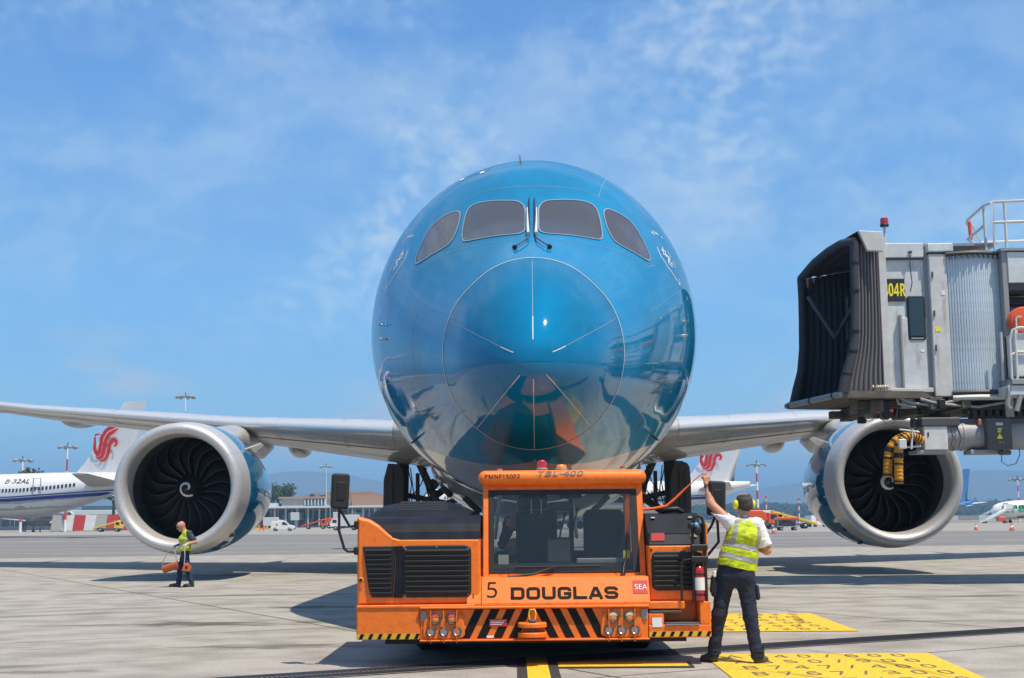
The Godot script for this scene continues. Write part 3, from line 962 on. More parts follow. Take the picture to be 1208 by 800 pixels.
func truck(label, cat, at, turn, body_mat, kind):
	var t = thing("service_truck" if kind != "belt" else "belt_loader", label, cat, at, turn)
	block(t, "chassis", M.dark_grey, -2.6, 2.6, 0.45, 0.75, -0.8, 0.8, 0.04)
	side_view(t, "cab", body_mat if kind != "box" else M.jet_white, [[1.2, 0.7], [2.7, 0.7], [2.75, 1.3], [2.4, 2.2], [1.2, 2.25]], 0.9, 0.05)
	block(t, "windscreen", M.dark_glass, 2.46, 2.66, 1.4, 2.05, -0.75, 0.75, 0.02)
	for s in [-1, 1]: block(t, "side_window", M.dark_glass, 1.5, 2.3, 1.4, 2.0, s * 0.91 - 0.02, s * 0.91 + 0.02)
	if kind == "box": block(t, "load_box", body_mat, -2.6, 1.1, 0.8, 2.9, -1.05, 1.05, 0.05)
	elif kind == "tilt": side_view(t, "tilt_cover", body_mat, [[-2.6, 1.2], [1.0, 1.2], [0.8, 2.3], [0.2, 2.6], [-1.9, 2.6], [-2.5, 2.3]], 1.05, 0.1)
	else:
		var g = Geo.new()
		g.box(Vector3(-0.3, 1.5, 0), Vector3(6.4, 0.22, 0.9), 0.04, Basis(Vector3.BACK, 0.28))
		part(g, "belt", M.rubber, t)
		var h = Geo.new()
		for s in [-1, 1]: h.box(Vector3(-0.3, 1.55, s * 0.5), Vector3(6.5, 0.3, 0.08), 0.02, Basis(Vector3.BACK, 0.28))
		part(h, "belt_frame", body_mat, t)
	wheels(t, [-1.7, 1.7], 0.8, 0.42, 0.28)

func cone(label, at):
	var t = thing("traffic_cone", label, "traffic cone", at, 0.0, "orange cones on the far apron")
	var g = Geo.new()
	g.lathe([Vector2(0.2, 0.05), Vector2(0.13, 0.32)], Transform3D.IDENTITY, 12); g.lathe([Vector2(0.085, 0.52), Vector2(0.03, 0.75), Vector2(0, 0.76)], Transform3D.IDENTITY, 12)
	part(g, "cone_body", M.reel, t)
	var w = Geo.new()
	w.lathe([Vector2(0.13, 0.32), Vector2(0.085, 0.52)], Transform3D.IDENTITY, 12)
	part(w, "white_band", M.white, t)
	block(t, "base", M.rubber, -0.22, 0.22, 0, 0.05, -0.22, 0.22, 0.01)

func aprons():
	mast("tall grey mast with a ring of floodlights rising above the left engine", Vector3(-72.6, 0, -300), 29.5, true, 8)
	mast("red and white floodlight mast beside the white jet's tail fin", Vector3(-98.4, 0, -300), 18.6, true, 6, 0.3)
	mast("short floodlight mast over the white jet's fuselage at far left", Vector3(-108.2, 0, -300), 15.8, true, 6, 0.3)
	mast("slim white floodlight mast above the pink terminal building", Vector3(-57.7, 0, -420), 18.6, false, 5, 0.2)
	mast("tall red and white floodlight mast right of the parked white jet", Vector3(53.6, 0, -300), 13.2, true, 4, 0.3)
	mast("red and white striped pole with red top lamp behind the orange truck", Vector3(56.4, 0, -305), 6.2, true, 0, 0.16)
	mast("red and white striped pole nearest the right engine's left edge", Vector3(62.6, 0, -300), 5.6, true, 0, 0.16)
	mast("thin floodlight mast rising behind the stairs at the green lettered jet", Vector3(122, 0, -330), 10.2, true, 4, 0.2)
	mast("thin floodlight mast above the green lettered jet's cabin roof", Vector3(130.5, 0, -336), 8.6, true, 4, 0.2)
	van("white van with a red cross mark, beside yellow barriers right of the left engine", Vector3(-43.2, 0, -256), 0.0)
	van("white van with a red cross mark, left of the right engine", Vector3(49.6, 0, -222), 0.35)
	cart("orange topped baggage cart on its own between man and right engine", Vector3(33.1, 0, -166), 0.05, M.reel)
	cart("grey baggage cart behind the near worker's shoulder", Vector3(29.5, 0, -176), 0.1, M.panel)
	truck("orange tilt covered truck behind the near worker's shoulder", "truck", Vector3(33.6, 0, -188), 0.1, M.reel, "tilt")
	truck("yellow belt loader parked right of the orange covered truck", "belt loader", Vector3(39.0, 0, -192), PI, M.yellow, "belt")
	truck("white box truck beyond the lone orange topped cart", "truck", Vector3(44.5, 0, -250), PI, M.jet_white, "box")
	truck("orange belt loader in front of the terminal, right of the white van", "belt loader", Vector3(-46.0, 0, -318), 0.0, M.reel, "belt")
	truck("red and white box truck in front of the terminal canopy", "truck", Vector3(-39.5, 0, -326), PI, M.jet_white, "box")
	truck("orange covered truck under the terminal canopy, right of the belt loader", "truck", Vector3(-43.5, 0, -335), 0.0, M.reel, "tilt")
	truck("white box truck beneath the tractor's left mirror", "truck", Vector3(-31.8, 0, -258), PI, M.roof_pale, "box")
	truck("pale box truck by the terminal, between left engine and white van", "truck", Vector3(-60.5, 0, -345), 0.0, M.roof_pale, "box")
	truck("yellow belt loader beside the blast screen at the left engine's edge", "belt loader", Vector3(-84.5, 0, -286), 0.0, M.yellow, "belt")
	var t = thing("yellow_barrier", "yellow and red barrier frames standing left of the white van", "barrier", Vector3(-48.3, 0, -256))
	for k in 3:
		var g = Geo.new()
		g.tube([Vector3(k * 0.8, 0, 0), Vector3(k * 0.8 + 0.1, 1.0 + 0.3 * (k % 2), 0), Vector3(k * 0.8 + 0.6, 1.0 + 0.3 * (k % 2), 0), Vector3(k * 0.8 + 0.7, 0, 0)], 0.09, 6)
		g.rod(Vector3(k * 0.8, 0.55, 0), Vector3(k * 0.8 + 0.7, 0.55, 0), 0.08)
		part(g, "frame", M.yellow if k != 1 else M.reel, t)
	cone("orange cone standing left of the blast screen, nearest the small jet", Vector3(-100.8, 0, -292))
	cone("orange cone farther left, beneath the parked white jet's belly", Vector3(-118, 0, -310))
	cone("orange cone alone on the concrete in front of the two baggage carts", Vector3(25.4, 0, -134))
	cone("orange cone leftmost of those before the boarding stairs", Vector3(50.6, 0, -150))
	cone("orange cone in front of the green lettered jet's nose wheel", Vector3(54.6, 0, -150))
	cone("orange cone nearest the camera in front of the green lettered jet's engine", Vector3(51.2, 0, -141))

# ---------------------------------------------------------------- other aircraft
func loft(g, secs, seg = 24):  # sections [along x, centre y, half height, half width]
	var rows = []
	for s in secs:
		var row = PackedVector3Array()
		for k in seg:
			var a = TAU * k / seg
			row.append(Vector3(s[0], s[1] + s[2] * cos(a), s[3] * sin(a)))
		rows.append(row)
	g.grid(rows, true)

# a tapered flying surface through stations [leading edge, trailing edge, half thickness share]; each edge a Vector3
func foil(g, stations, thick_dir):
	var prof = [[0.0, 0.0], [0.02, 0.35], [0.08, 0.7], [0.25, 1.0], [0.5, 0.85], [0.8, 0.4], [1.0, 0.03], [0.8, -0.3], [0.5, -0.7], [0.25, -0.9], [0.08, -0.65], [0.02, -0.33]]
	var rows = []
	for s in stations:
		var row = PackedVector3Array()
		for p in prof: row.append(s[0].lerp(s[1], p[0]) + thick_dir * p[1] * s[2])
		rows.append(row)
	g.grid(rows, true)
	g.cap(rows[0], rows[1][3]); g.cap(rows[-1], rows[-2][3])

func pod(x0, x1, y, z, r):
	var g = Geo.new()
	var xf = Transform3D(Basis(Vector3.BACK, -PI / 2), Vector3(x0, y, z))
	var L = x1 - x0
	g.lathe([Vector2(0, 0.35 * L), Vector2(r * 0.8, 0.35 * L), Vector2(r * 0.8, 0.12 * L), Vector2(r * 0.86, 0.02 * L), Vector2(r * 0.93, 0), Vector2(r, 0.06 * L), Vector2(r * 1.1, 0.3 * L), Vector2(r * 0.95, 0.7 * L), Vector2(r * 0.6, L), Vector2(0, L)], xf, 20)
	return g

# x runs from nose to tail, +z is the side towards the camera
func jet(called, label, L, R, yc, tail_at, turn, look):
	var t = thing(called, label, "airplane", tail_at - Basis(Vector3.UP, turn) * Vector3(L, 0, 0), turn)
	var f = Geo.new()
	var secs = []
	for k in 9:
		var q = k / 8.0
		var w = sqrt(1.0 - pow(1.0 - q, 2.0))
		secs.append([0.13 * L * q * q, yc - 0.35 * R * (1 - q), R * w, R * w])
	for k in 4: secs.append([L * (0.2 + 0.15 * k), yc, R, R])
	for k in 9:
		var q = k / 8.0
		secs.append([L * (0.68 + 0.32 * q), yc + R * 0.72 * pow(q, 1.5), R * (1.0 - 0.86 * pow(q, 1.6)), R * (1.0 - 0.88 * pow(q, 1.5))])
	loft(f, secs, 28)
	part(f, "fuselage", look.body, t)
	var s = L / 60.0
	for z in [-1.0, 1.0]:
		var w = Geo.new()
		foil(w, [[Vector3(0.33 * L, yc - R * 0.55, z * R * 0.7), Vector3(0.53 * L, yc - R * 0.75, z * R * 0.7), 0.9 * s], [Vector3(0.42 * L, yc - R * 0.3, z * R * 3.2), Vector3(0.545 * L, yc - R * 0.38, z * R * 3.2), 0.5 * s], [Vector3(0.56 * L, yc + R * 0.35, z * 0.49 * L), Vector3(0.60 * L, yc + R * 0.35, z * 0.49 * L), 0.1 * s]], Vector3.UP)
		var wg = part(w, "wing", look.wing, t)
		if look.get("winglet", null) != null:
			var wl = Geo.new()
			foil(wl, [[Vector3(0.565 * L, yc + R * 0.35, z * 0.489 * L), Vector3(0.60 * L, yc + R * 0.35, z * 0.489 * L), 0.08], [Vector3(0.61 * L, yc + R * 0.35 + 0.055 * L, z * 0.50 * L), Vector3(0.625 * L, yc + R * 0.35 + 0.055 * L, z * 0.50 * L), 0.04]], Vector3(0, 0, 1))
			part(wl, "winglet", look.winglet, wg)
		var h = Geo.new()
		foil(h, [[Vector3(0.855 * L, yc + R * 0.42, z * R * 0.3), Vector3(0.955 * L, yc + R * 0.42, z * R * 0.3), 0.5 * s], [Vector3(0.945 * L, yc + R * 0.75, z * 0.16 * L), Vector3(0.985 * L, yc + R * 0.75, z * 0.16 * L), 0.12 * s]], Vector3.UP)
		part(h, "tailplane", look.wing, t)
		if look.get("engines", "wing") == "wing": part(pod(0.345 * L, 0.345 * L + R * 2.1, yc - R * 0.95, z * R * 3.3, R * 0.52), "engine", look.get("pod", look.body), t)
		else: part(pod(0.70 * L, 0.70 * L + R * 2.3, yc + R * 0.75, z * R * 1.6, R * 0.5), "engine", look.get("pod", look.body), t)
		for k in 2:
			var ty = Geo.new()
			var r = R * 0.24
			ty.lathe([Vector2(0, -r * 0.35), Vector2(r, -r * 0.35), Vector2(r, r * 0.35), Vector2(0, r * 0.35)], Transform3D(Basis(Vector3.RIGHT, PI / 2), Vector3(look.get("gear", 0.505) * L + (k - 0.5) * r * 2.5, r, z * R * 1.7)), 14)
			part(ty, "wheel", M.tyre, t)
		var st = Geo.new()
		st.rod(Vector3(look.get("gear", 0.505) * L, R * 0.24, z * R * 1.7), Vector3(look.get("gear", 0.505) * L, yc - R * 0.6, z * R * 1.6), R * 0.07)
		part(st, "gear_leg", M.grey, t)
		for k in range(look.w0, look.w1):
			var wd = Geo.new()
			var x = L * 0.10 + k * look.pitch
			if x > L * 0.84: continue
			var yy = yc + R * 0.22
			var q = clampf((x / L - 0.68) / 0.32, 0, 1)
			var zz = R * (1.0 - 0.88 * pow(q, 1.5))
			wd.box(Vector3(x, yy + R * 0.55 * pow(q, 1.5), z * zz * 0.985), Vector3(0.28, 0.42, 0.09), 0.02, Basis(Vector3.UP, z * 0.5 * q * 0.7))
			part(wd, "window", M.dark_glass, t)
	var ng = Geo.new()
	ng.rod(Vector3(0.09 * L, 0.3, 0), Vector3(0.09 * L, yc - R * 0.7, 0), R * 0.06)
	ng.lathe([Vector2(0, -0.3), Vector2(R * 0.17, -0.3), Vector2(R * 0.17, 0.3), Vector2(0, 0.3)], Transform3D(Basis(Vector3.RIGHT, PI / 2), Vector3(0.09 * L, R * 0.17, 0)), 14)
	part(ng, "nose_gear", M.tyre, t)
	var fb = yc + R * 0.80
	var fh = look.get("fin_height", 0.14 * L)
	var fin = Geo.new()
	foil(fin, [[Vector3(0.80 * L, fb - 0.2, 0), Vector3(0.955 * L, fb + 0.1, 0), 0.42 * s], [Vector3(0.835 * L, fb + fh * 0.18, 0), Vector3(0.958 * L, fb + fh * 0.18, 0), 0.38 * s], [Vector3(0.935 * L, fb + fh, 0), Vector3(0.99 * L, fb + fh, 0), 0.16 * s]], Vector3(0, 0, 1))
	var fn = part(fin, "fin", look.fin, t)
	for b in look.get("bands", []):  # a stripe along each side: [y low, y high, material, from, to] in radii
		for z in [-1.0, 1.0]:
			var g = Geo.new()
			var rows = [PackedVector3Array(), PackedVector3Array(), PackedVector3Array()]
			for k in 40:
				var q0 = lerpf(b[3], b[4], k / 39.0)
				var q = clampf((q0 - 0.68) / 0.32, 0, 1)
				var cy = yc + R * 0.72 * pow(q, 1.5)
				var hy = R * (1.0 - 0.86 * pow(q, 1.6))
				var hz = R * (1.0 - 0.88 * pow(q, 1.5))
				if q0 < 0.13:
					var n = sqrt(q0 / 0.13); var w = sqrt(1.0 - pow(1.0 - n, 2.0)); cy = yc - 0.35 * R * (1 - n); hy = R * w; hz = R * w
				for j in 3:
					var yy = lerpf(b[0], b[1], j / 2.0) * hy
					if q > 0: yy = lerpf(b[0], b[1], j / 2.0) * R + (yc - cy) + R * 0.30 * q; yy = clampf(yy, -hy, hy)
					rows[j].append(Vector3(q0 * L, cy + yy, z * (hz * sqrt(maxf(0.0, 1.0 - yy * yy / (hy * hy))) + 0.03)))
			g.grid(rows, false, Vector3(0, 0, z))
			part(g, "stripe", b[2], t)
	return t

func phoenix(t, parent, x, y, w, h, z):
	var rib = [[[[0.03, .66], [.03, .36], [.07, .24], [.15, .18], [.22, .24], [.25, .38], [.29, .55], [.36, .7], [.5, .83], [.75, .91], [1.0, 1.0]], [.05, .10, .10, .10, .10, .10, .10, .10, .10, .09, .01]],
		[[[.06, .12], [.18, .07], [.3, .10], [.39, .22], [.42, .4], [.47, .57], [.56, .68], [.72, .76], [.97, .86]], [.01, .05, .09, .11, .10, .10, .10, .09, .01]],
		[[[.2, .02], [.36, -.01], [.5, .08], [.58, .24], [.61, .4], [.68, .52], [.8, .56], [.89, .49], [.86, .40], [.78, .39]], [.01, .05, .08, .10, .10, .09, .09, .08, .06, .03]],
		[[[.02, .70], [.12, .715], [.24, .74]], [.06, .045, .01]]]
	for side in [-1.0, 1.0]:
		for r in rib:
			var g = Geo.new()
			var q = []
			var ww = []
			var c := Curve2D.new()
			for k in r[0].size():
				var p = Vector2(r[0][k][0] * w, r[0][k][1] * h)
				var a = r[0][maxi(k - 1, 0)]; var b = r[0][mini(k + 1, r[0].size() - 1)]
				var tn = Vector2((b[0] - a[0]) * w, (b[1] - a[1]) * h) / 6.0
				c.add_point(p, -tn, tn)
			for k in r[0].size() - 1:
				for j in 5:
					q.append(c.sample(k, j / 5.0)); ww.append(lerpf(r[1][k], r[1][k + 1], j / 5.0) * w * 1.3)
			q.append(c.sample(r[0].size() - 1, 0.0)); ww.append(r[1][-1] * w)
			g.ribbon(q, ww, Transform3D(Basis.IDENTITY, Vector3(x, y, side * z)), Vector3(0, 0, side))
			part(g, "emblem", M.logo_red, parent)

func parked_jets():
	var yaw = deg_to_rad(-24)
	var air = {"body": M.jet_white, "wing": M.jet_grey, "fin": M.jet_white, "pod": M.jet_white, "gear": 0.46, "w0": 0, "w1": 90, "pitch": 0.56, "fin_height": 9.0, "bands": [[-0.10, -0.05, M.jet_blue, 0.03, 0.95], [-0.28, -0.14, M.jet_blue, 0.03, 0.93], [-0.999, -0.29, M.jet_grey, 0.03, 0.90]]}
	var dressed = func(t, reg):
		var fn = t.get_node("fin")
		phoenix(t, fn, 51.9, 9.35, 3.9, 4.5, 0.50)
		words(reg, 0.62, t, "registration", M.grey_ink, Transform3D(Basis(Vector3.RIGHT, -0.62), Vector3(41.4, 7.0, 2.2)), 0.06, false, 1.5)
		for x in [44.4]:
			var d = Geo.new()
			for q in [[x, 6.3, 0.05, 2.0], [x + 1.2, 6.3, 0.05, 2.0], [x + 0.6, 7.3, 1.2, 0.05], [x + 0.6, 5.3, 1.2, 0.05]]: d.box(Vector3(q[0], q[1], 2.66), Vector3(q[2], q[3], 0.12))
			part(d, "door_outline", M.grey, t)
	var a = jet("parked_airliner", "white airliner with blue stripe and red bird tail emblem, left of the left engine", 60.0, 2.82, 5.25, Vector3(-44.2, 0, -165.0), yaw, air)
	dressed.call(a, "B-32AL")
	var b = jet("parked_airliner", "white airliner with blue stripe and red bird tail emblem, behind the tractor", 60.0, 2.82, 5.0, Vector3(38.4, 0, -221.0), yaw, air)
	dressed.call(b, "B-32AL")
	var fl = Geo.new()
	fl.box(Vector3(7.6, 6.9, 2.76), Vector3(1.9, 1.0, 0.06))
	part(fl, "flag", M.logo_red, b)
	jet("small_jet", "small grey jet with two rear engines parked beneath the white jet's tail", 30.0, 1.4, 2.9, Vector3(-108.5, 0, -335.0), deg_to_rad(91), {"body": M.dark_grey, "wing": M.jet_grey, "fin": M.panel, "pod": M.roof_pale, "engines": "rear", "w0": 0, "w1": 24, "pitch": 0.8, "fin_height": 3.4})
	var bl = {"body": M.sky_blue, "wing": M.jet_white, "fin": M.sky_blue, "pod": M.sky_blue, "winglet": M.sky_blue, "w0": 0, "w1": 50, "pitch": 0.8, "fin_height": 10.0}
	var c = jet("blue_airliner", "light blue airliner with red tail marks, behind the right engine's edge", 47.0, 1.95, 4.2, Vector3(139.5, 0, -415.0), deg_to_rad(-58), bl)
	for k in 2:
		var m = Geo.new()
		m.ribbon([Vector2(40.6 + k * 0.4, 7.6 + k * 1.5), Vector2(41.9, 7.8 + k * 1.5), Vector2(43.6, 7.7 + k * 1.5)], [0.1, 0.55, 0.05], Transform3D(Basis.IDENTITY, Vector3(0, 0, 0.42)))
		part(m, "tail_mark", M.logo_red, c.get_node("fin"))
	var gr = {"body": M.jet_white, "wing": M.jet_white, "fin": M.jet_white, "pod": M.jet_white, "winglet": M.jet_grey, "w0": 0, "w1": 40, "pitch": 0.62}
	var d = jet("green_lettered_airliner", "white airliner with green lettering and boarding stairs at far right", 39.0, 1.88, 2.75, Vector3(98.6, 0, -282.0) + Basis(Vector3.UP, deg_to_rad(-8)) * Vector3(39, 0, 0), deg_to_rad(-8), gr)
	words("tran", 2.0, d, "lettering", M.far_green, Transform3D(Basis.IDENTITY, Vector3(5.3, 3.1, 1.72)), 0.5, true, 1.25)
	block(d, "door", M.dark_grey, 2.0, 2.9, 2.2, 4.1, 1.35, 1.66)
	block(d, "red_belly_panel", M.barrier_red, 4.8, 9.2, 1.0, 1.35, 1.2, 1.5)
	var em = Geo.new()
	em.lathe([Vector2(0, 0.05), Vector2(0.55, 0.05), Vector2(0.55, 0.0)], Transform3D(Basis(Vector3.RIGHT, PI / 2), Vector3(14.9, 0.97, 7.25)), 16)
	part(em, "green_disc", M.far_green, d)
	var st = thing("boarding_stairs", "white mobile boarding stairs against the green lettered jet's front door", "stairs", Vector3(94.6, 0, -277.5))
	var g = Geo.new()
	g.prism([Vector2(0, 0.3), Vector2(0.6, 0.3), Vector2(5.2, 2.5), Vector2(6.4, 2.5), Vector2(6.4, 2.9), Vector2(5.1, 2.9)], -0.8, 0.8)
	part(g, "flight", M.jet_white, st)
	for k in 12: block(st, "step", M.grey, 0.5 + k * 0.4, 0.9 + k * 0.4, 0.55 + k * 0.19, 0.62 + k * 0.19, -0.7, 0.7)
	for z in [-0.85, 0.85]:
		var r = Geo.new()
		r.tube([Vector3(0.2, 0.5, z), Vector3(0.2, 1.5, z), Vector3(5.2, 3.9, z), Vector3(6.4, 3.9, z), Vector3(6.4, 2.9, z)], 0.06, 6)
		part(r, "handrail", M.jet_white, st)
		block(st, "side_panel", M.jet_white, 5.2, 6.4, 2.9, 3.8, z - 0.03, z + 0.03)
	block(st, "undercarriage", M.reel, 3.4, 5.0, 0.4, 1.3, -0.7, 0.7, 0.1)
	wheels(st, [0.9, 5.0], 0.7, 0.3, 0.2)

# ---------------------------------------------------------------- the airliner at the stand
const FS = [0.0, 0.1, 0.4, 0.8, 1.6, 2.4, 3.2, 4.0, 5.0, 6.0, 7.0, 8.5]
const FW = [0.0, 0.335, 0.66, 0.92, 1.24, 1.57, 1.89, 2.19, 2.53, 2.76, 2.86, 2.885]
const FT = [3.53, 3.88, 4.32, 4.68, 5.14, 5.53, 6.0, 6.60, 7.32, 7.70, 7.80, 7.80]
const FB = [3.53, 3.23, 2.95, 2.73, 2.5, 2.34, 2.2, 2.09, 1.98, 1.9, 1.86, 1.85]
const FC = [3.53, 3.55, 3.6, 3.67, 3.82, 4.0, 4.2, 4.37, 4.55, 4.68, 4.75, 4.78]

func slope(y, k):
	if k == 0: return (y[1] - y[0]) / (sqrt(FS[1]) - sqrt(FS[0]))
	if k == FS.size() - 1: return 0.0
	var a = (y[k] - y[k - 1]) / (sqrt(FS[k]) - sqrt(FS[k - 1]))
	var b = (y[k + 1] - y[k]) / (sqrt(FS[k + 1]) - sqrt(FS[k]))
	return 0.0 if a * b <= 0 else 2.0 * a * b / (a + b)

func curve_at(y, s):
	var x = sqrt(maxf(s, 0.0))
	if s >= FS[-1]: return y[-1]
	var i = 0
	while s >= FS[i + 1]: i += 1
	var h = sqrt(FS[i + 1]) - sqrt(FS[i])
	var q = (x - sqrt(FS[i])) / h
	return (2 * q * q * q - 3 * q * q + 1) * y[i] + (q * q * q - 2 * q * q + q) * h * slope(y, i) + (3 * q * q - 2 * q * q * q) * y[i + 1] + (q * q * q - q * q) * h * slope(y, i + 1)

# a point of the fuselage skin s metres behind the nose, a degrees from the crown (positive to the right as seen from ahead)
func hull(s, a):
	var r = deg_to_rad(a)
	var w = curve_at(FW, s)
	var tp = curve_at(FT, s)
	var bt = curve_at(FB, s)
	var hc = curve_at(FC, s)
	if s > 42.0:
		var q = clampf((s - 42.0) / 20.0, 0, 1)
		w *= 1.0 - 0.93 * pow(q, 1.6); bt += 4.0 * pow(q, 1.5); hc += 2.2 * pow(q, 1.5); tp -= 0.9 * q * q
	var y = cos(r)
	return Vector3(w * sin(r), hc + y * (tp - hc if y > 0 else hc - bt), -s)

func hull_normal(s, a):
	var e = minf(0.02, s * 0.4 + 0.001)
	var n: Vector3 = (hull(s + e, a) - hull(s - e, a)).cross(hull(s, a + 0.4) - hull(s, a - 0.4)).normalized()
	var out = hull(s, a) - Vector3(0, curve_at(FC, s), -s - 0.6)
	return n if n.dot(out) > 0 else -n

func on_hull(p: Vector2, off): return hull(p.x, p.y) + hull_normal(p.x, p.y) * off

func skin(s_list, a0, a1, cols):  # a0, a1 callables of s
	var rows = []
	var ns := FastNoiseLite.new()
	ns.seed = 9; ns.frequency = 0.75; ns.fractal_octaves = 2
	for s in s_list:
		var row = PackedVector3Array()
		for c in cols + 1:
			var a = lerpf(a0.call(s), a1.call(s), c / float(cols))
			var p = hull(s, a)
			row.append(p + (p - Vector3(0, 4.6, -s - 1.2)).normalized() * 0.0005 * ns.get_noise_3d(p.x, p.y, p.z * 0.7) if s > 0.3 and cols < 150 and s < 20.0 else p)
		rows.append(row)
	return rows

func rounded(p: Array, times = 2):
	for t in times:
		var q = []
		for k in p.size():
			var a = p[k]; var b = p[(k + 1) % p.size()]
			q.append(a.lerp(b, 0.25)); q.append(a.lerp(b, 0.75))
		p = q
	return p

func hull_patch(g, poly: Array, off, rings = 6, inner = 0.0, grow = 1.0, toward = Vector3(0, 0.3, 1)):
	var c = Vector2.ZERO
	for p in poly: c += p
	c /= poly.size()
	var rows = []
	for r in rings + 1:
		var t = lerpf(inner, grow, r / float(rings))
		var row = PackedVector3Array()
		for p in poly: row.append(on_hull(c.lerp(p, t), off))
		rows.append(row)
	g.grid(rows, true, toward)

func hull_line(g, pts: Array, w, off, sub = 5, toward = Vector3(0, 0.3, 1)):
	var q = []
	for k in pts.size() - 1:
		for j in sub: q.append(pts[k].lerp(pts[k + 1], j / float(sub)))
	q.append(pts[-1])
	var rows = []
	for k in q.size():
		var c = on_hull(q[k], off)
		var d = (on_hull(q[mini(k + 1, q.size() - 1)], off) - on_hull(q[maxi(k - 1, 0)], off)).normalized()
		var s = d.cross(hull_normal(q[k].x, q[k].y)).normalized() * (w[0] + (w[1] - w[0]) * k / (q.size() - 1.0) if w is Array else w) * 0.5
		rows.append(PackedVector3Array([c - s, c + s]))
	g.grid(rows, false, toward)

func hull_tube(pts: Array, r, off, sides = 6):
	var g = Geo.new()
	var q = []
	for k in pts.size(): q.append(on_hull(pts[k], off[k] if off is Array else off))
	g.tube(q, r, sides)
	return g

func V2(list):
	var q = []
	for p in list: q.append(Vector2(p[0], p[1]))
	return q

func mirrored(q, side):
	var o = []
	for p in q: o.append(Vector2(p.x, p.y * side))
	return o

func airfoil(stations, c0, c1, grow, n = 14):
	var rows = []
	for s in stations:
		var row = PackedVector3Array()
		for k in range(n, -1, -1):
			var x = c0 + (c1 - c0) * pow(k / float(n), 1.7)
			row.append(s[0].lerp(s[1], x) + Vector3.UP * s[2] * grow * foil_y(x))
		for k in range(1, n + 1):
			var x = c0 + (c1 - c0) * pow(k / float(n), 1.7)
			row.append(s[0].lerp(s[1], x) - Vector3.UP * s[2] * grow * 0.85 * foil_y(x))
		if grow > 1.0:
			for k in row.size(): row[k] += Vector3(0, 0, 0.012)
		rows.append(row)
	return rows

func foil_y(x): return 10.0 * (0.2969 * sqrt(x) - 0.126 * x - 0.3516 * x * x + 0.2843 * x * x * x - 0.1015 * pow(x, 4))

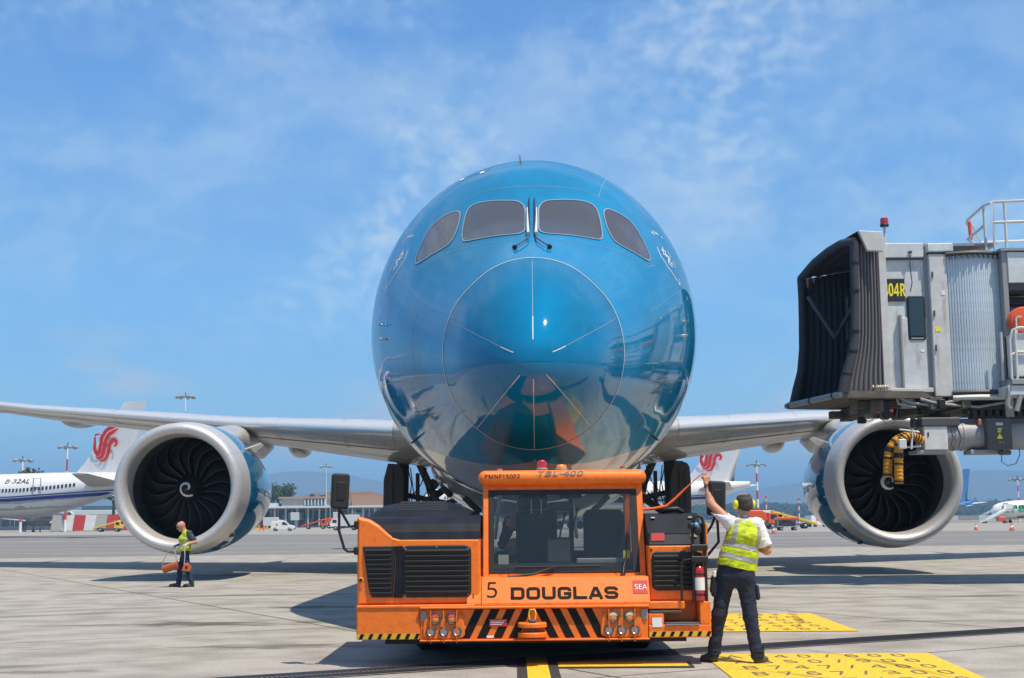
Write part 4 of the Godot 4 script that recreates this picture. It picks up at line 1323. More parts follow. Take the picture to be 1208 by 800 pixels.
func airliner():
	var t = thing("airliner", "blue wide-body airliner with silver engine lips, nose on above the orange tractor", "airplane", Vector3(0.262, 0, -16.8), deg_to_rad(-1.0))
	var edge = func(s): return 180.0 if s < 2.2 else 127.0 + 53.0 * exp(-(s - 2.2) / 1.6)
	var ss = []
	for k in 84: ss.append(1.605 + 7.0 * pow(k / 83.0, 1.15))
	for k in 30: ss.append(9.5 + 52.3 * (k / 29.0))
	var g = Geo.new()
	g.grid(skin(ss, func(s): return -edge.call(s), edge, 144), false)
	part(g, "fuselage", M.teal, t)
	var bs = []
	for s in ss:
		if s >= 2.15: bs.append(s)
	g = Geo.new()
	g.grid(skin(bs, edge, func(s): return 360.0 - edge.call(s), 40), false, Vector3.DOWN)
	part(g, "belly", M.belly, t)
	var rs = []
	for k in 41: rs.append(1.6 * pow(k / 40.0, 1.9))
	g = Geo.new()
	g.grid(skin(rs, func(_s): return -180.0, func(_s): return 180.0, 96), false, Vector3(0, 0, 1))
	var nose = part(g, "radome", M.radome, t)
	# the radome's bright seam and its six lightning strips
	g = Geo.new()
	var ring = []
	for k in 73: ring.append(Vector2(1.6 + 0.05 * cos(deg_to_rad(k * 5.0)) * 0.0 - 0.05 * exp(-pow((absf(fposmod(k * 5.0 + 180.0, 360.0) - 180.0) - 42.0) / 14.0, 2.0)), k * 5.0))
	hull_line(g, ring, 0.022, 0.004, 2)
	part(g, "radome_seam", M.decal, nose)
	for a in [0.0, 69.0, -69.0, 141.0, -141.0, 180.0]:
		g = Geo.new()
		hull_line(g, [Vector2(0.17 if absf(a) > 1 else 0.24, a), Vector2(1.5 if absf(a) < 100 else 1.55, a)], 0.008, 0.004, 16)
		part(g, "diverter_strip", M.seal if absf(a) < 100 else M.decal, nose)
		g = Geo.new()
		hull_line(g, [Vector2(0.06, a), Vector2(0.17 if absf(a) > 1 else 0.24, a)], 0.013, 0.005, 12)
		part(g, "strip_end", M.decal, nose)
	# flight deck windows
	var front = rounded(V2([[3.80, 2.9], [3.95, 13.0], [4.12, 22.0], [4.10, 26.8], [3.75, 30.0], [3.27, 33.6], [3.12, 31.5], [2.85, 17.4], [2.73, 3.6], [3.2, 3.0]]), 2)
	var sidew = rounded(V2([[4.18, 29.6], [4.33, 37.5], [4.36, 43.0], [4.22, 49.0], [3.98, 57.2], [3.78, 56.9], [3.45, 44.0], [3.42, 38.0], [3.74, 32.6]]), 2)
	for s in [-1.0, 1.0]:
		for w in [[front, M.screen, 1.022, M.seal], [sidew, M.cockpit_tint, 1.03, M.seal]]:
			g = Geo.new()
			hull_patch(g, mirrored(w[0], s), 0.006, 8)
			var p = part(g, "flight_deck_window", w[1], t)
			g = Geo.new()
			hull_patch(g, mirrored(w[0], s), 0.013, 1, 0.985, w[2])
			part(g, "window_frame", w[3], p)
		# stowed wiper: arm, blade and pivot
		var wp = part(hull_tube([Vector2(2.12, 9.6 * s), Vector2(2.16, 7.2 * s), Vector2(2.42, 2.4 * s), Vector2(2.62, 1.75 * s), Vector2(3.0, 1.9 * s)], 0.012, 0.05), "wiper", M.dark_grey, t)
		part(hull_tube([Vector2(2.62, 1.9 * s), Vector2(3.1, 2.0 * s), Vector2(3.55, 2.0 * s)], [0.024, 0.018, 0.008], 0.06), "wiper_arm", M.panel, wp)
		part(hull_tube([Vector2(2.72, 1.2 * s), Vector2(3.3, 1.2 * s), Vector2(3.86, 1.1 * s)], 0.010, 0.035), "wiper_blade", M.black, wp)
		part(hull_tube([Vector2(2.10, 9.9 * s), Vector2(2.14, 9.3 * s)], 0.035, 0.03), "pivot", M.black, wp)
		# white marks behind the side windows
		for l in [[[4.51, 56.8], [4.43, 60.2], [4.50, 65.0], [4.66, 70.5], [4.78, 73.4], [4.86, 72.6], [4.86, 71.2]], [[4.62, 58.8], [4.78, 60.4], [4.66, 61.6], [4.84, 63.2], [4.70, 64.2], [4.84, 66.0]], [[4.76, 58.6], [4.60, 60.6], [4.80, 62.4], [4.62, 64.4], [4.76, 66.6]], [[4.9, 61.0], [4.94, 63.6]], [[4.95, 65.0], [4.9, 67.6]], [[4.70, 51.6], [4.80, 53.4]], [[4.82, 51.9], [4.92, 54.2]], [[4.92, 53.2], [5.0, 54.8]], [[5.06, 55.4], [5.12, 56.6]]]:
			g = Geo.new()
			hull_line(g, mirrored(V2(l), s), 0.034, 0.004, 3, Vector3(s, 0.3, 0.5))
			part(g, "white_marking", M.decal, t)
		# probes on the cheeks
		for pr in [[4.45, 91.0, 0.07, M.cream], [4.8, 131.0, 0.12, M.dark_grey], [4.6, 86.0, 0.06, M.silver]]:
			var base = on_hull(Vector2(pr[0], pr[1] * s), 0.0)
			var tip = on_hull(Vector2(pr[0], pr[1] * s), pr[2])
			g = Geo.new()
			g.tube([base, tip, tip + Vector3(0, 0, 0.14)], [0.022, 0.014, 0.006], 8)
			part(g, "probe", pr[3], t)
	# small stencils and placards
	for q in [[3.3, 80.0, 0.04, 1.2], [4.9, 84.0, 0.09, 0.7], [5.1, 78.0, 0.05, 1.4], [4.3, 112.0, 0.07, 0.9]]:
		for s in [-1.0, 1.0]:
			for k in 2:
				g = Geo.new()
				hull_line(g, [Vector2(q[0] + 0.05 * k, (q[1] + 0.3 * k) * s), Vector2(q[0] + 0.05 * k, (q[1] + q[3]) * s)], 0.018, 0.004, 3, Vector3(s, 0.2, 0.8))
				part(g, "stencil", M.decal, t)
	# crown: a seam over the flight deck, hatch line, marks and a blade aerial
	g = Geo.new()
	hull_line(g, V2([[5.6, -27.0], [5.42, -22.0], [5.3, -18.0], [5.36, -15.0]]), 0.02, 0.004, 4, Vector3.UP)
	part(g, "hatch_line", M.dark_grey, t)
	for q in [[5.5, -26.0], [5.3, -18.4]]:
		g = Geo.new()
		hull_patch(g, rounded(V2([[q[0] - 0.06, q[1] - 0.9], [q[0] - 0.06, q[1] + 0.9], [q[0] + 0.06, q[1] + 0.9], [q[0] + 0.06, q[1] - 0.9]]), 1), 0.008, 2, 0.0, 1.0, Vector3.UP)
		part(g, "hatch_catch", M.white, t)
	for l in [[[4.4, -33.0], [4.42, -20.0], [4.3, -8.0], [4.28, 0.0], [4.3, 8.0], [4.42, 20.0], [4.4, 33.0]], [[2.55, 2.6], [2.62, 16.0], [2.86, 30.0], [3.2, 42.0], [3.62, 58.0], [3.98, 60.5]], [[2.55, -2.6], [2.62, -16.0], [2.86, -30.0], [3.2, -42.0], [3.62, -58.0], [3.98, -60.5]], [[5.9, -60.0], [5.9, -30.0], [5.9, 0.0], [5.9, 30.0], [5.9, 60.0]], [[5.7, 28.0], [4.9, 27.5], [4.4, 27.0]], [[2.9, -75.0], [4.2, -75.0], [5.6, -75.0], [5.6, -108.0], [2.9, -108.0], [2.9, -75.0]], [[2.9, 75.0], [4.2, 75.0], [5.6, 75.0], [5.6, 108.0], [2.9, 108.0], [2.9, 75.0]], [[3.3, -108.0], [3.4, -140.0], [3.5, -175.0]], [[3.3, 108.0], [3.4, 140.0], [3.5, 175.0]], [[6.3, -70.0], [6.3, -120.0]], [[6.3, 70.0], [6.3, 120.0]]]:
		g = Geo.new()
		hull_line(g, V2(l), 0.008, 0.003, 8, Vector3(0, 1, 0.5))
		part(g, "skin_joint", M.seal, t)
		if l[0][0] > 5.8: continue
		g = Geo.new()
		for k in l.size() - 1:
			var n = int(Vector2(l[k][0] - l[k + 1][0], (l[k][1] - l[k + 1][1]) * 0.04).length() / 0.07)
			for j in n:
				var q = Vector2(l[k][0], l[k][1]).lerp(Vector2(l[k + 1][0], l[k + 1][1]), (j + 0.5) / n) + Vector2(0.04, 0.0)
				var c = on_hull(q, 0.003)
				var nn = hull_normal(q.x, q.y)
				var u = nn.cross(Vector3.UP).normalized() * 0.006
				var w = nn.cross(u)
				g.face([c + u, c + w, c - u, c - w], c - nn)
		part(g, "fastener_row", M.seal, t).set_meta("kind", "stuff")
	g = Geo.new()
	g.tube([on_hull(Vector2(5.4, -4.0), 0.0), on_hull(Vector2(5.5, -4.0), 0.12)], [0.016, 0.008], 6)
	part(g, "aerial", M.dark_grey, t)
	# wing root fairing under the belly, with the two dark air inlets each side
	g = Geo.new()
	var rows = []
	for k in 25:
		var q = k / 24.0
		var b = pow(sin(PI * clampf(q, 0.001, 0.999)), 0.55)
		var row = PackedVector3Array()
		for c in 49:
			var a = deg_to_rad(75.0 + 210.0 * c / 48.0)
			row.append(Vector3(sin(a) * (2.6 + 0.75 * b), 3.35 + cos(a) * (1.1 + 0.78 * b), -20.0 - 18.5 * q))
		rows.append(row)
	g.grid(rows, false, Vector3.DOWN)
	var fairing = part(g, "belly_fairing", M.belly, t)
	for s in [-1.0, 1.0]:
		for q in [[2.45, 2.35, -20.6, 0.2], [1.75, 1.98, -20.5, 0.45]]:
			g = Geo.new()
			g.box(Vector3(q[0] * s, q[1], q[2]), Vector3(q[3] + 0.15, 0.16, 0.5), 0.03, Basis(Vector3.BACK, s * 0.75))
			part(g, "air_inlet", M.black, fairing)
	# wings
	for s in [-1.0, 1.0]:
		var st = []
		for q in [[1.8, 21.6, 35.0, 3.95, 3.35, 0.74], [4.2, 22.9, 34.9, 4.18, 3.66, 0.60], [9.7, 26.7, 35.5, 4.72, 4.55, 0.41], [18.6, 32.6, 38.6, 5.80, 5.72, 0.25], [26.0, 38.0, 41.6, 6.9, 6.95, 0.14], [29.0, 41.5, 43.2, 7.5, 7.55, 0.05], [30.2, 43.6, 44.3, 7.8, 7.85, 0.02]]:
			st.append([Vector3(q[0] * s, q[3], -q[1]), Vector3(q[0] * s, q[4], -q[2]), q[5]])
		g = Geo.new()
		g.grid(airfoil(st, 0.0, 1.0, 1.0), true)
		var wing = part(g, "wing", M.wing, t)
		g = Geo.new()
		g.grid(airfoil(st.slice(1), 0.0, 0.055, 1.012, 8), false)
		part(g, "leading_edge", M.edge, wing)
		for f in [[9.0, 4.12, 33.0, 0.5], [14.8, 5.0, 34.4, 0.42], [18.9, 5.5, 36.6, 0.36], [23.5, 6.25, 38.6, 0.25]]:
			g = Geo.new()
			rows = []
			for k in 13:
				var q = k / 12.0
				var b = pow(sin(PI * clampf(pow(q, 0.75), 0.002, 0.998)), 0.8)
				var row = PackedVector3Array()
				for c in 14:
					var a = TAU * c / 14
					row.append(Vector3((f[0] + cos(a) * f[3] * 0.62 * b) * s, f[1] + 0.30 - 0.25 * b * f[3] + sin(a) * f[3] * (0.8 if sin(a) > 0 else 0.62) * b, -f[2] - 4.6 * q))
				rows.append(row)
			g.grid(rows, true)
			part(g, "flap_fairing", M.wing, wing)
		for q in [0.05, 0.12, 0.26, 0.34, 0.42, 0.5, 0.58, 0.66, 0.74]:
			var i = int(q * 6.0)
			var a = st[1 + mini(i, 4)]; var b = st[2 + mini(i, 4)]
			var f = q * 6.0 - i
			var one = airfoil([[a[0].lerp(b[0], f), a[1].lerp(b[1], f), lerpf(a[2], b[2], f)], [a[0].lerp(b[0], f + 0.004), a[1].lerp(b[1], f + 0.004), lerpf(a[2], b[2], f + 0.004)]], 0.0, 0.16, 1.03, 8)
			g = Geo.new()
			g.grid(one, false)
			part(g, "slat_joint", M.grey, wing)
		g = Geo.new()
		rows = [PackedVector3Array(), PackedVector3Array()]
		for q in st.slice(1, 7):
			for r in 2: rows[r].append(q[0].lerp(q[1], 0.115 + 0.008 * r) - Vector3.UP * (q[2] * 0.85 * foil_y(0.12) + 0.006))
		g.grid(rows, false, Vector3.DOWN)
		part(g, "slat_gap", M.dark_grey, wing)
		for j in [0.3, 0.72]:
			g = Geo.new()
			rows = [PackedVector3Array(), PackedVector3Array()]
			for q in st.slice(1, 6):
				for r in 2: rows[r].append(q[0].lerp(q[1], j + 0.004 * r) - Vector3.UP * (q[2] * 0.85 * foil_y(j) + 0.004))
			g.grid(rows, false, Vector3.DOWN)
			part(g, "panel_joint", M.grey, wing)
		engine(t, s)
		# pylon
		g = Geo.new()
		rows = []
		for q in [[22.0, 4.02, 0.06, 0.20], [23.2, 4.06, 0.26, 0.44], [24.8, 4.10, 0.40, 0.60], [26.4, 4.18, 0.48, 0.62], [28.4, 4.32, 0.52, 0.5], [31.0, 4.22, 0.45, 0.34], [33.0, 4.3, 0.1, 0.1]]:
			var row = PackedVector3Array()
			for c in 18:
				var a = TAU * c / 18
				row.append(Vector3(9.73 * s + cos(a) * q[3], q[1] + sin(a) * q[2], -q[0]))
			rows.append(row)
		g.grid(rows, true)
		part(g, "pylon", M.wing, t)
		# main gear
		var leg = Geo.new()
		leg.tube([Vector3(4.9 * s, 4.0, -33.2), Vector3(4.9 * s, 1.0, -33.2)], [0.24, 0.17], 12)
		leg.tube([Vector3(4.9 * s, 0.68, -32.4), Vector3(4.9 * s, 0.68, -34.0)], 0.13, 8)
		leg.tube([Vector3(4.75 * s, 1.7, -33.2), Vector3(2.6 * s, 3.3, -33.4)], 0.13, 8)
		leg.tube([Vector3(4.75 * s, 2.5, -33.2), Vector3(3.3 * s, 2.2, -33.1), Vector3(1.9 * s, 2.6, -33.1)], 0.10, 8)
		leg.tube([Vector3(4.3 * s, 3.7, -33.0), Vector3(3.5 * s, 1.9, -33.1)], 0.14, 8)
		leg.tube([Vector3(4.2 * s, 3.6, -32.9), Vector3(3.7 * s, 1.4, -33.0)], 0.035, 6)
		leg.tube([Vector3(4.1 * s, 3.4, -32.9), Vector3(3.2 * s, 1.2, -33.0)], 0.03, 6)
		leg.box(Vector3(4.35 * s, 2.6, -33.1), Vector3(0.14, 1.4, 0.16), 0.03)
		leg.box(Vector3(3.75 * s, 2.9, -33.1), Vector3(0.35, 0.3, 0.2), 0.05, Basis(Vector3.BACK, 0.6 * s))
		var lg = part(leg, "main_gear_leg", M.gear, t)
		g = Geo.new()
		g.prism(rounded(V2([[-0.40, 1.25], [0.30, 1.2], [0.40, 1.5], [0.42, 3.35], [0.25, 3.62], [-0.36, 3.66]]), 1), -0.06, 0.06, Transform3D(Basis(Vector3.UP, 0.2 * s), Vector3(5.2 * s, 0, -32.75)), 0.03)
		var gd = part(g, "gear_door", M.gear, lg)
		for q in [[-0.02, 0.03, 1.4, 3.5], [0.2, 0.02, 1.9, 3.3]]:
			g = Geo.new()
			g.box(Vector3(5.2 * s + q[0], (q[2] + q[3]) / 2.0, -32.68), Vector3(q[1], q[3] - q[2], 0.05), 0.008)
			part(g, "door_stiffener", M.under, gd)
		for q in [[[4.72, 3.6], [4.55, 2.9], [4.66, 2.2], [4.6, 1.2]], [[4.6, 3.5], [4.48, 2.6], [4.7, 1.7], [4.72, 0.9]], [[4.0, 3.5], [4.2, 2.9], [4.5, 2.5]], [[3.0, 3.1], [3.3, 2.6], [3.9, 2.7], [4.5, 2.0]]]:
			g = Geo.new()
			var pp = []
			for w in q: pp.append(Vector3(w[0] * s, w[1], -32.9))
			g.tube(pp, 0.022, 6)
			part(g, "brake_hose", M.black, lg)
		for zz in [-32.45, -33.95]:
			for x in [4.25, 5.55]:
				g = Geo.new()
				g.lathe([Vector2(0, -0.2), Vector2(0.4, -0.22), Vector2(0.62, -0.22), Vector2(0.68, -0.14), Vector2(0.68, 0.14), Vector2(0.62, 0.22), Vector2(0.4, 0.22), Vector2(0, 0.2)], Transform3D(Basis(Vector3.BACK, PI / 2), Vector3(x * s, 0.68, zz)), 24)
				part(g, "wheel", M.tyre, lg)
		# tailplane
		g = Geo.new()
		g.grid(airfoil([[Vector3(0.6 * s, 6.0, -53.5), Vector3(0.6 * s, 6.0, -60.0), 0.3], [Vector3(9.8 * s, 7.0, -60.0), Vector3(9.8 * s, 7.0, -62.0), 0.08]], 0.0, 1.0, 1.0), true)
		part(g, "tailplane", M.wing, t)
	g = Geo.new()
	foil(g, [[Vector3(0, 7.5, -50.0), Vector3(0, 7.4, -60.5), 0.5], [Vector3(0, 16.9, -59.5), Vector3(0, 16.9, -63.0), 0.16]], Vector3(1, 0, 0))
	part(g, "fin", M.teal, t)
	# nose gear
	g = Geo.new()
	g.tube([Vector3(0, 2.3, -5.6), Vector3(0, 0.6, -5.4)], [0.14, 0.10], 12)
	g.tube([Vector3(0, 1.0, -5.45), Vector3(0, 2.2, -7.2)], 0.07, 8)
	g.rod(Vector3(-0.4, 0.5, -5.4), Vector3(0.4, 0.5, -5.4), 0.07)
	var ngl = part(g, "nose_gear_leg", M.strut, t)
	for x in [-0.32, 0.32]:
		g = Geo.new()
		g.lathe([Vector2(0, -0.15), Vector2(0.3, -0.16), Vector2(0.46, -0.16), Vector2(0.5, -0.1), Vector2(0.5, 0.1), Vector2(0.46, 0.16), Vector2(0.3, 0.16), Vector2(0, 0.15)], Transform3D(Basis(Vector3.BACK, PI / 2), Vector3(x, 0.5, -5.4)), 24)
		part(g, "wheel", M.tyre, ngl)
	for s in [-1.0, 1.0]:
		g = Geo.new()
		g.box(Vector3(0.62 * s, 1.62, -6.4), Vector3(0.06, 0.75, 2.0), 0.02, Basis(Vector3.BACK, 0.12 * s))
		part(g, "nose_gear_door", M.belly, t)

func engine(t, s):
	var o := Node3D.new()
	o.name = "engine" if s < 0 else "engine_001"
	t.add_child(o)
	o.position = Vector3(9.73 * s, 2.53, -19.9)
	var xf = Transform3D(Basis(Vector3.RIGHT, -PI / 2), Vector3.ZERO)
	var P = func(l): return V2(l)
	var g = Geo.new()
	var lip = []
	for k in 21:
		var a = PI * k / 20.0
		lip.append(Vector2(1.595 - 0.165 * cos(a), 0.24 - 0.24 * sin(a)))
	lip.insert(0, Vector2(1.402, 0.75)); lip.insert(1, Vector2(1.412, 0.48))
	lip.append_array(P.call([[1.785, 0.5], [1.812, 0.72], [1.828, 0.92]]))
	g.lathe(lip, xf, 96)
	var lp = part(g, "intake_lip", M.lip, o)
	for k in 4:
		var an = TAU * (k + 0.35) / 4.0
		g = Geo.new()
		var seam = [PackedVector3Array(), PackedVector3Array()]
		for q in lip.slice(4):
			for r in 2: seam[r].append(Vector3(cos(an + 0.003 * r) * (q.x + 0.002), sin(an + 0.003 * r) * (q.x + 0.002), -(q.y - 0.002)))
		g.grid(seam, false, Vector3(cos(an), sin(an), 0.6))
		part(g, "lip_seam", M.grey, lp)
	g = Geo.new()
	g.lathe(P.call([[1.828, 0.93], [1.828, 0.93], [1.84, 1.35], [1.848, 1.9], [1.84, 2.5], [1.80, 3.2], [1.72, 4.0], [1.62, 4.8], [1.52, 5.5], [1.49, 5.5], [1.49, 5.0]]), xf, 96)
	part(g, "nacelle", M.nacelle, o)
	g = Geo.new()
	g.lathe(P.call([[1.402, 0.75], [1.405, 1.1], [1.42, 1.5], [1.43, 2.4], [0.3, 2.41]]), xf, 64)
	part(g, "intake_duct", M.duct, o)
	g = Geo.new()
	g.lathe(P.call([[1.0, 4.6], [0.95, 5.6], [0.72, 6.6], [0.70, 6.6], [0.5, 6.3], [0.3, 7.0], [0, 7.4]]), xf, 40)
	part(g, "core_nozzle", M.lip, o)
	g = Geo.new()
	var sp = []
	for k in 13:
		var q = k / 12.0
		sp.append(Vector2(0.43 * pow(q, 0.72), 0.98 + 0.55 * q))
	g.lathe(sp, xf, 40)
	part(g, "spinner", M.spinner, o)
	g = Geo.new()
	var rows = []
	for k in 50:  # the painted comma, winding outwards over the spinner
		var q = k / 49.0
		var a = -0.9 - 5.9 * q
		var r = 0.235 - 0.165 * q
		var w = 0.012 + 0.026 * sin(PI * (0.12 + 0.8 * q))
		var row = PackedVector3Array()
		for h in [-1.0, 1.0]:
			var rr = r + w * h
			var d = 0.98 + 0.55 * pow(rr / 0.43, 1.0 / 0.72) - 0.03
			row.append(Vector3(cos(a) * rr, sin(a) * rr, -d))
		rows.append(row)
	g.grid(rows, false, Vector3(0, 0, 1))
	part(g, "spinner_mark", M.white, o)
	var bl = Geo.new()
	var be = Geo.new()
	rows = []
	var le = []
	for k in 15:
		var q = k / 14.0
		var r = 0.36 + 1.045 * q
		var sweep = 0.16 * sin(PI * q * 0.95) - 0.20 * q * q
		var depth = 1.46 - 0.10 * sin(PI * q) + 0.10 * q * q
		var stag = deg_to_rad(lerpf(28.0, 63.0, q))
		var chord = 0.30 + 0.20 * sin(PI * minf(q * 1.05, 1.0) * 0.62)
		var row = PackedVector3Array()
		for c in 6:
			var f = c / 5.0
			var a = sweep + (chord * f * sin(stag) + 0.02 * sin(PI * f)) / r
			row.append(Vector3(cos(a) * r, sin(a) * r, -(depth + chord * f * cos(stag))))
		rows.append(row)
		le.append(Vector3(cos(sweep) * r, sin(sweep) * r, -depth))
	bl.grid(rows, false, Vector3(0, 0, 1))
	be.tube(le, 0.009, 5)
	var bm = bl.mesh()
	var em = be.mesh()
	for k in 18:
		part(bm, "fan_blade", M.blade, o).rotation.z = TAU * k / 18.0 + 0.1
		part(em, "blade_edge", M.blade_edge, o).rotation.z = TAU * k / 18.0 + 0.1
	# the strake on the inboard shoulder, a drain and latch covers
	g = Geo.new()
	g.prism([Vector2(0, 0), Vector2(1.5, 0), Vector2(1.35, 0.35), Vector2(0.9, 0.38)], -0.02, 0.02, Transform3D(Basis(Vector3.BACK, -s * 0.0), Vector3.ZERO))
	var st = part(g, "strake", M.belly, o)
	var dir = Vector3(-s * 0.80, 0.60, 0)
	st.transform = Transform3D(Basis(Vector3(0, 0, -1), dir, Vector3(0, 0, -1).cross(dir)), dir * 1.82 + Vector3(0, 0, -1.7))
	for q in [[-2.35, 1.0], [-2.0, 1.5]]:
		g = Geo.new()
		var d2 = Vector3(-s * cos(q[0]) * -1.0, sin(q[0]), 0)
		g.ball(d2 * 1.835 + Vector3(0, 0, -q[1]), Vector3(0.09, 0.06, 0.12), 10, 6)
		part(g, "latch_cover", M.duct, o)

# ---------------------------------------------------------------- the boarding bridge
func B(x, y, z): return Vector3(x - 10.5, y, z)

func bbox(t, called, m, x0, x1, y0, y1, z0, z1, b = 0.0): return block(t, called, m, x0 - 10.5, x1 - 10.5, y0, y1, z0, z1, b)

func path_at(p, q):
	var f = clampf(q, 0, 0.9999) * (p.size() - 1)
	return p[int(f)].lerp(p[int(f) + 1], f - int(f))

func jet_bridge():
	var t = thing("boarding_bridge", "grey boarding bridge with black folding canopy and yellow stand number, at the right", "boarding bridge", Vector3(10.5, 0, -31))
	var near = [B(7.85, 7.80, 0.5), B(7.83, 7.26, 0.5), B(7.82, 6.57, 0.5), B(7.77, 5.55, 0.5), B(7.70, 5.2, 0.5), B(7.52, 4.59, 0.5), B(7.46, 4.34, 0.5)]
	var far = [B(7.28, 7.50, -2.6), B(7.28, 7.0, -2.6), B(7.27, 6.4, -2.6), B(7.26, 5.7, -2.6), B(7.2, 5.14, -2.6), B(7.09, 4.7, -2.6), B(6.98, 4.27, -2.6)]
	var top = [near[0], B(7.72, 7.88, -0.1), B(7.6, 7.86, -0.9), B(7.45, 7.75, -1.8), far[0]]
	# canopy: padded hoop in three pieces, folds of both sides and roof
	for h in [near, far]:
		var g = Geo.new()
		g.tube(h, [0.1, 0.09, 0.09, 0.1, 0.11, 0.13, 0.13], 12)
		var hp = part(g, "canopy_hoop", M.canvas, t)
		if h == near:
			for k in 5:
				var c = path_at(h, 0.15 + 0.16 * k)
				g = Geo.new()
				g.tube([c + Vector3(0, 0.02, 0), c - Vector3(0.004, 0.02, 0)], 0.108 + 0.006 * k, 12)
				part(g, "strap", M.black, hp)
	var g = Geo.new()
	g.tube(top, 0.1, 12)
	part(g, "canopy_hoop", M.canvas, t)
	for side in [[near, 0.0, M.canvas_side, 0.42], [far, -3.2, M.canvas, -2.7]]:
		for k in 9:
			g = Geo.new()
			var rows = []
			for j in 5:
				var q = (k + j / 4.0) / 9.0
				var row = PackedVector3Array()
				for i in 13:
					var v = i / 12.0
					var a = path_at(side[0], v)
					var b = B(8.60, lerpf(7.7, 4.42, v), side[1])
					var p = a.lerp(b, q)
					p.z = lerpf(side[3], side[1] + (0.0 if side[1] > -1 else 0.5), q) + 0.075 * sin(PI * j / 4.0) * (1 if side[1] > -1 else -1)
					p.y = maxf(p.y, 4.40)
					row.append(p)
				rows.append(row)
			g.grid(rows, false, Vector3(0, 0, 1))
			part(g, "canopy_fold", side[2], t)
	g = Geo.new()
	var rows = []
	for k in 17:
		var q = k / 16.0
		var row = PackedVector3Array()
		for i in 9: row.append((path_at(top, i / 8.0) + Vector3(0, 0.03 * sin(q * 30.0), 0)).lerp(B(8.60, 7.72, lerpf(0.1, -3.0, i / 8.0)), q))
		rows.append(row)
	g.grid(rows, false, Vector3.UP)
	part(g, "canopy_roof", M.canvas, t)
	g = Geo.new()
	g.prism([Vector2(8.50, 8.02), Vector2(7.95, 8.05), Vector2(8.13, 7.58), Vector2(8.50, 7.56)], 0.45, 0.56, Transform3D(Basis.IDENTITY, Vector3(-10.5, 0, 0)), 0.015)
	part(g, "canopy_hood", M.panel_pale, t)
	g = Geo.new()
	g.face([B(7.95, 8.05, 0.5), B(8.5, 8.02, 0.5), B(8.5, 7.95, -2.8), B(7.35, 7.72, -2.5), B(7.5, 7.9, -1.4)], B(8, 6, -1))
	part(g, "hood_top", M.canvas, t)
	# cab interior seen through the opening
	bbox(t, "inner_wall", M.dark_grey, 8.58, 8.66, 4.4, 7.6, -1.55, -0.05)
	bbox(t, "inner_shutter", M.canvas, 8.62, 8.68, 4.4, 7.6, -3.2, -1.55)
	for q in [[-0.9, 5.55], [-0.75, 5.2]]:
		g = Geo.new()
		var xf = Transform3D(Basis(Vector3(0, 0, 1), Vector3.UP, Vector3(-1, 0, 0)), B(8.57, q[1], q[0]))
		g.ribbon([Vector2(-0.16, 0), Vector2(0.16, 0), Vector2(0, 0.26), Vector2(-0.16, 0)], 0.035, xf)
		part(g, "warning_triangle", M.panel_pale, t)
	g = Geo.new()
	g.tube([B(7.4, 7.0, -2.4), B(7.9, 5.9, -1.9), B(8.3, 6.6, -1.7)], 0.06, 8)
	g.tube([B(8.2, 5.85, -1.8), B(8.25, 6.9, -1.9)], 0.04, 8)
	part(g, "canopy_arm", M.dark_grey, t)
	# cab floor, its edge and the bumper bar
	g = Geo.new()
	g.prism([Vector2(7.44, -0.55), Vector2(9.6, -0.1), Vector2(9.6, 3.3), Vector2(6.85, 2.7)], 4.22, 4.38, Transform3D(Basis(Vector3.RIGHT, Vector3(0, 0, -1), Vector3.UP), Vector3(-10.5, 0, 0)))
	part(g, "floor_plate", M.under, t)
	g = Geo.new()
	g.tube([B(7.42, 4.30, 0.55), B(6.83, 4.30, -2.7)], 0.075, 8)
	var bum = part(g, "floor_bumper", M.grey, t)
	for k in 3:
		var c = B(7.42, 4.30, 0.55).lerp(B(6.83, 4.30, -2.7), 0.12 + 0.4 * k)
		g = Geo.new()
		g.tube([c, c + Vector3(-0.012, 0, -0.06)], 0.09, 8)
		part(g, "bumper_clamp", M.black, bum)
	bbox(t, "sill", M.panel_pale, 7.62, 9.62, 4.36, 4.46, 0.03, 0.14, 0.01)
	g = Geo.new()
	for k in 16: g.ball(B(7.74 + k * 0.055, 4.49, 0.15), Vector3(0.03, 0.045, 0.04), 8, 5)
	part(g, "fold_hem", M.cream, t).set_meta("kind", "stuff")
	# cab
	bbox(t, "cab_wall", M.panel, 8.58, 9.58, 4.46, 7.83, -3.4, 0.0)
	bbox(t, "edge_post", M.panel_pale, 8.49, 8.66, 4.40, 7.96, -0.05, 0.16, 0.01)
	bbox(t, "fascia", M.panel, 8.66, 9.56, 7.50, 7.84, 0.0, 0.10, 0.015)
	bbox(t, "drip_rail", M.dark_grey, 8.66, 9.56, 7.455, 7.50, 0.0, 0.06)
	bbox(t, "fender_plate", M.grey, 8.93, 8.97, 4.46, 6.15, 0.0, 0.14)
	bbox(t, "lower_panel", M.panel, 8.98, 9.56, 4.47, 6.1, 0.0, 0.035, 0.012)
	var sg = bbox(t, "stand_sign", M.sign_black, 8.52, 9.10, 6.48, 7.01, 0.004, 0.03)
	words("404R", 0.30, sg, "lettering", M.sign_yellow, Transform3D(Basis.IDENTITY, B(8.855, 6.745, 0.032)), 0.006, true, 0.55)
	g = Geo.new()
	var rr = rounded(V2([[9.13, 5.57], [9.54, 5.57], [9.54, 6.6], [9.13, 6.6]]), 0)
	rr = V2([[9.17, 5.57], [9.50, 5.57], [9.54, 5.61], [9.54, 6.56], [9.50, 6.6], [9.17, 6.6], [9.13, 6.56], [9.13, 5.61]])
	g.prism(rr, 0.0, 0.05, Transform3D(Basis.IDENTITY, Vector3(-10.5, 0, 0)), 0.01)
	var wn = part(g, "cab_window", M.black, t)
	bbox(wn, "pane", M.dark_glass, 9.17, 9.50, 5.67, 6.56, 0.05, 0.062)
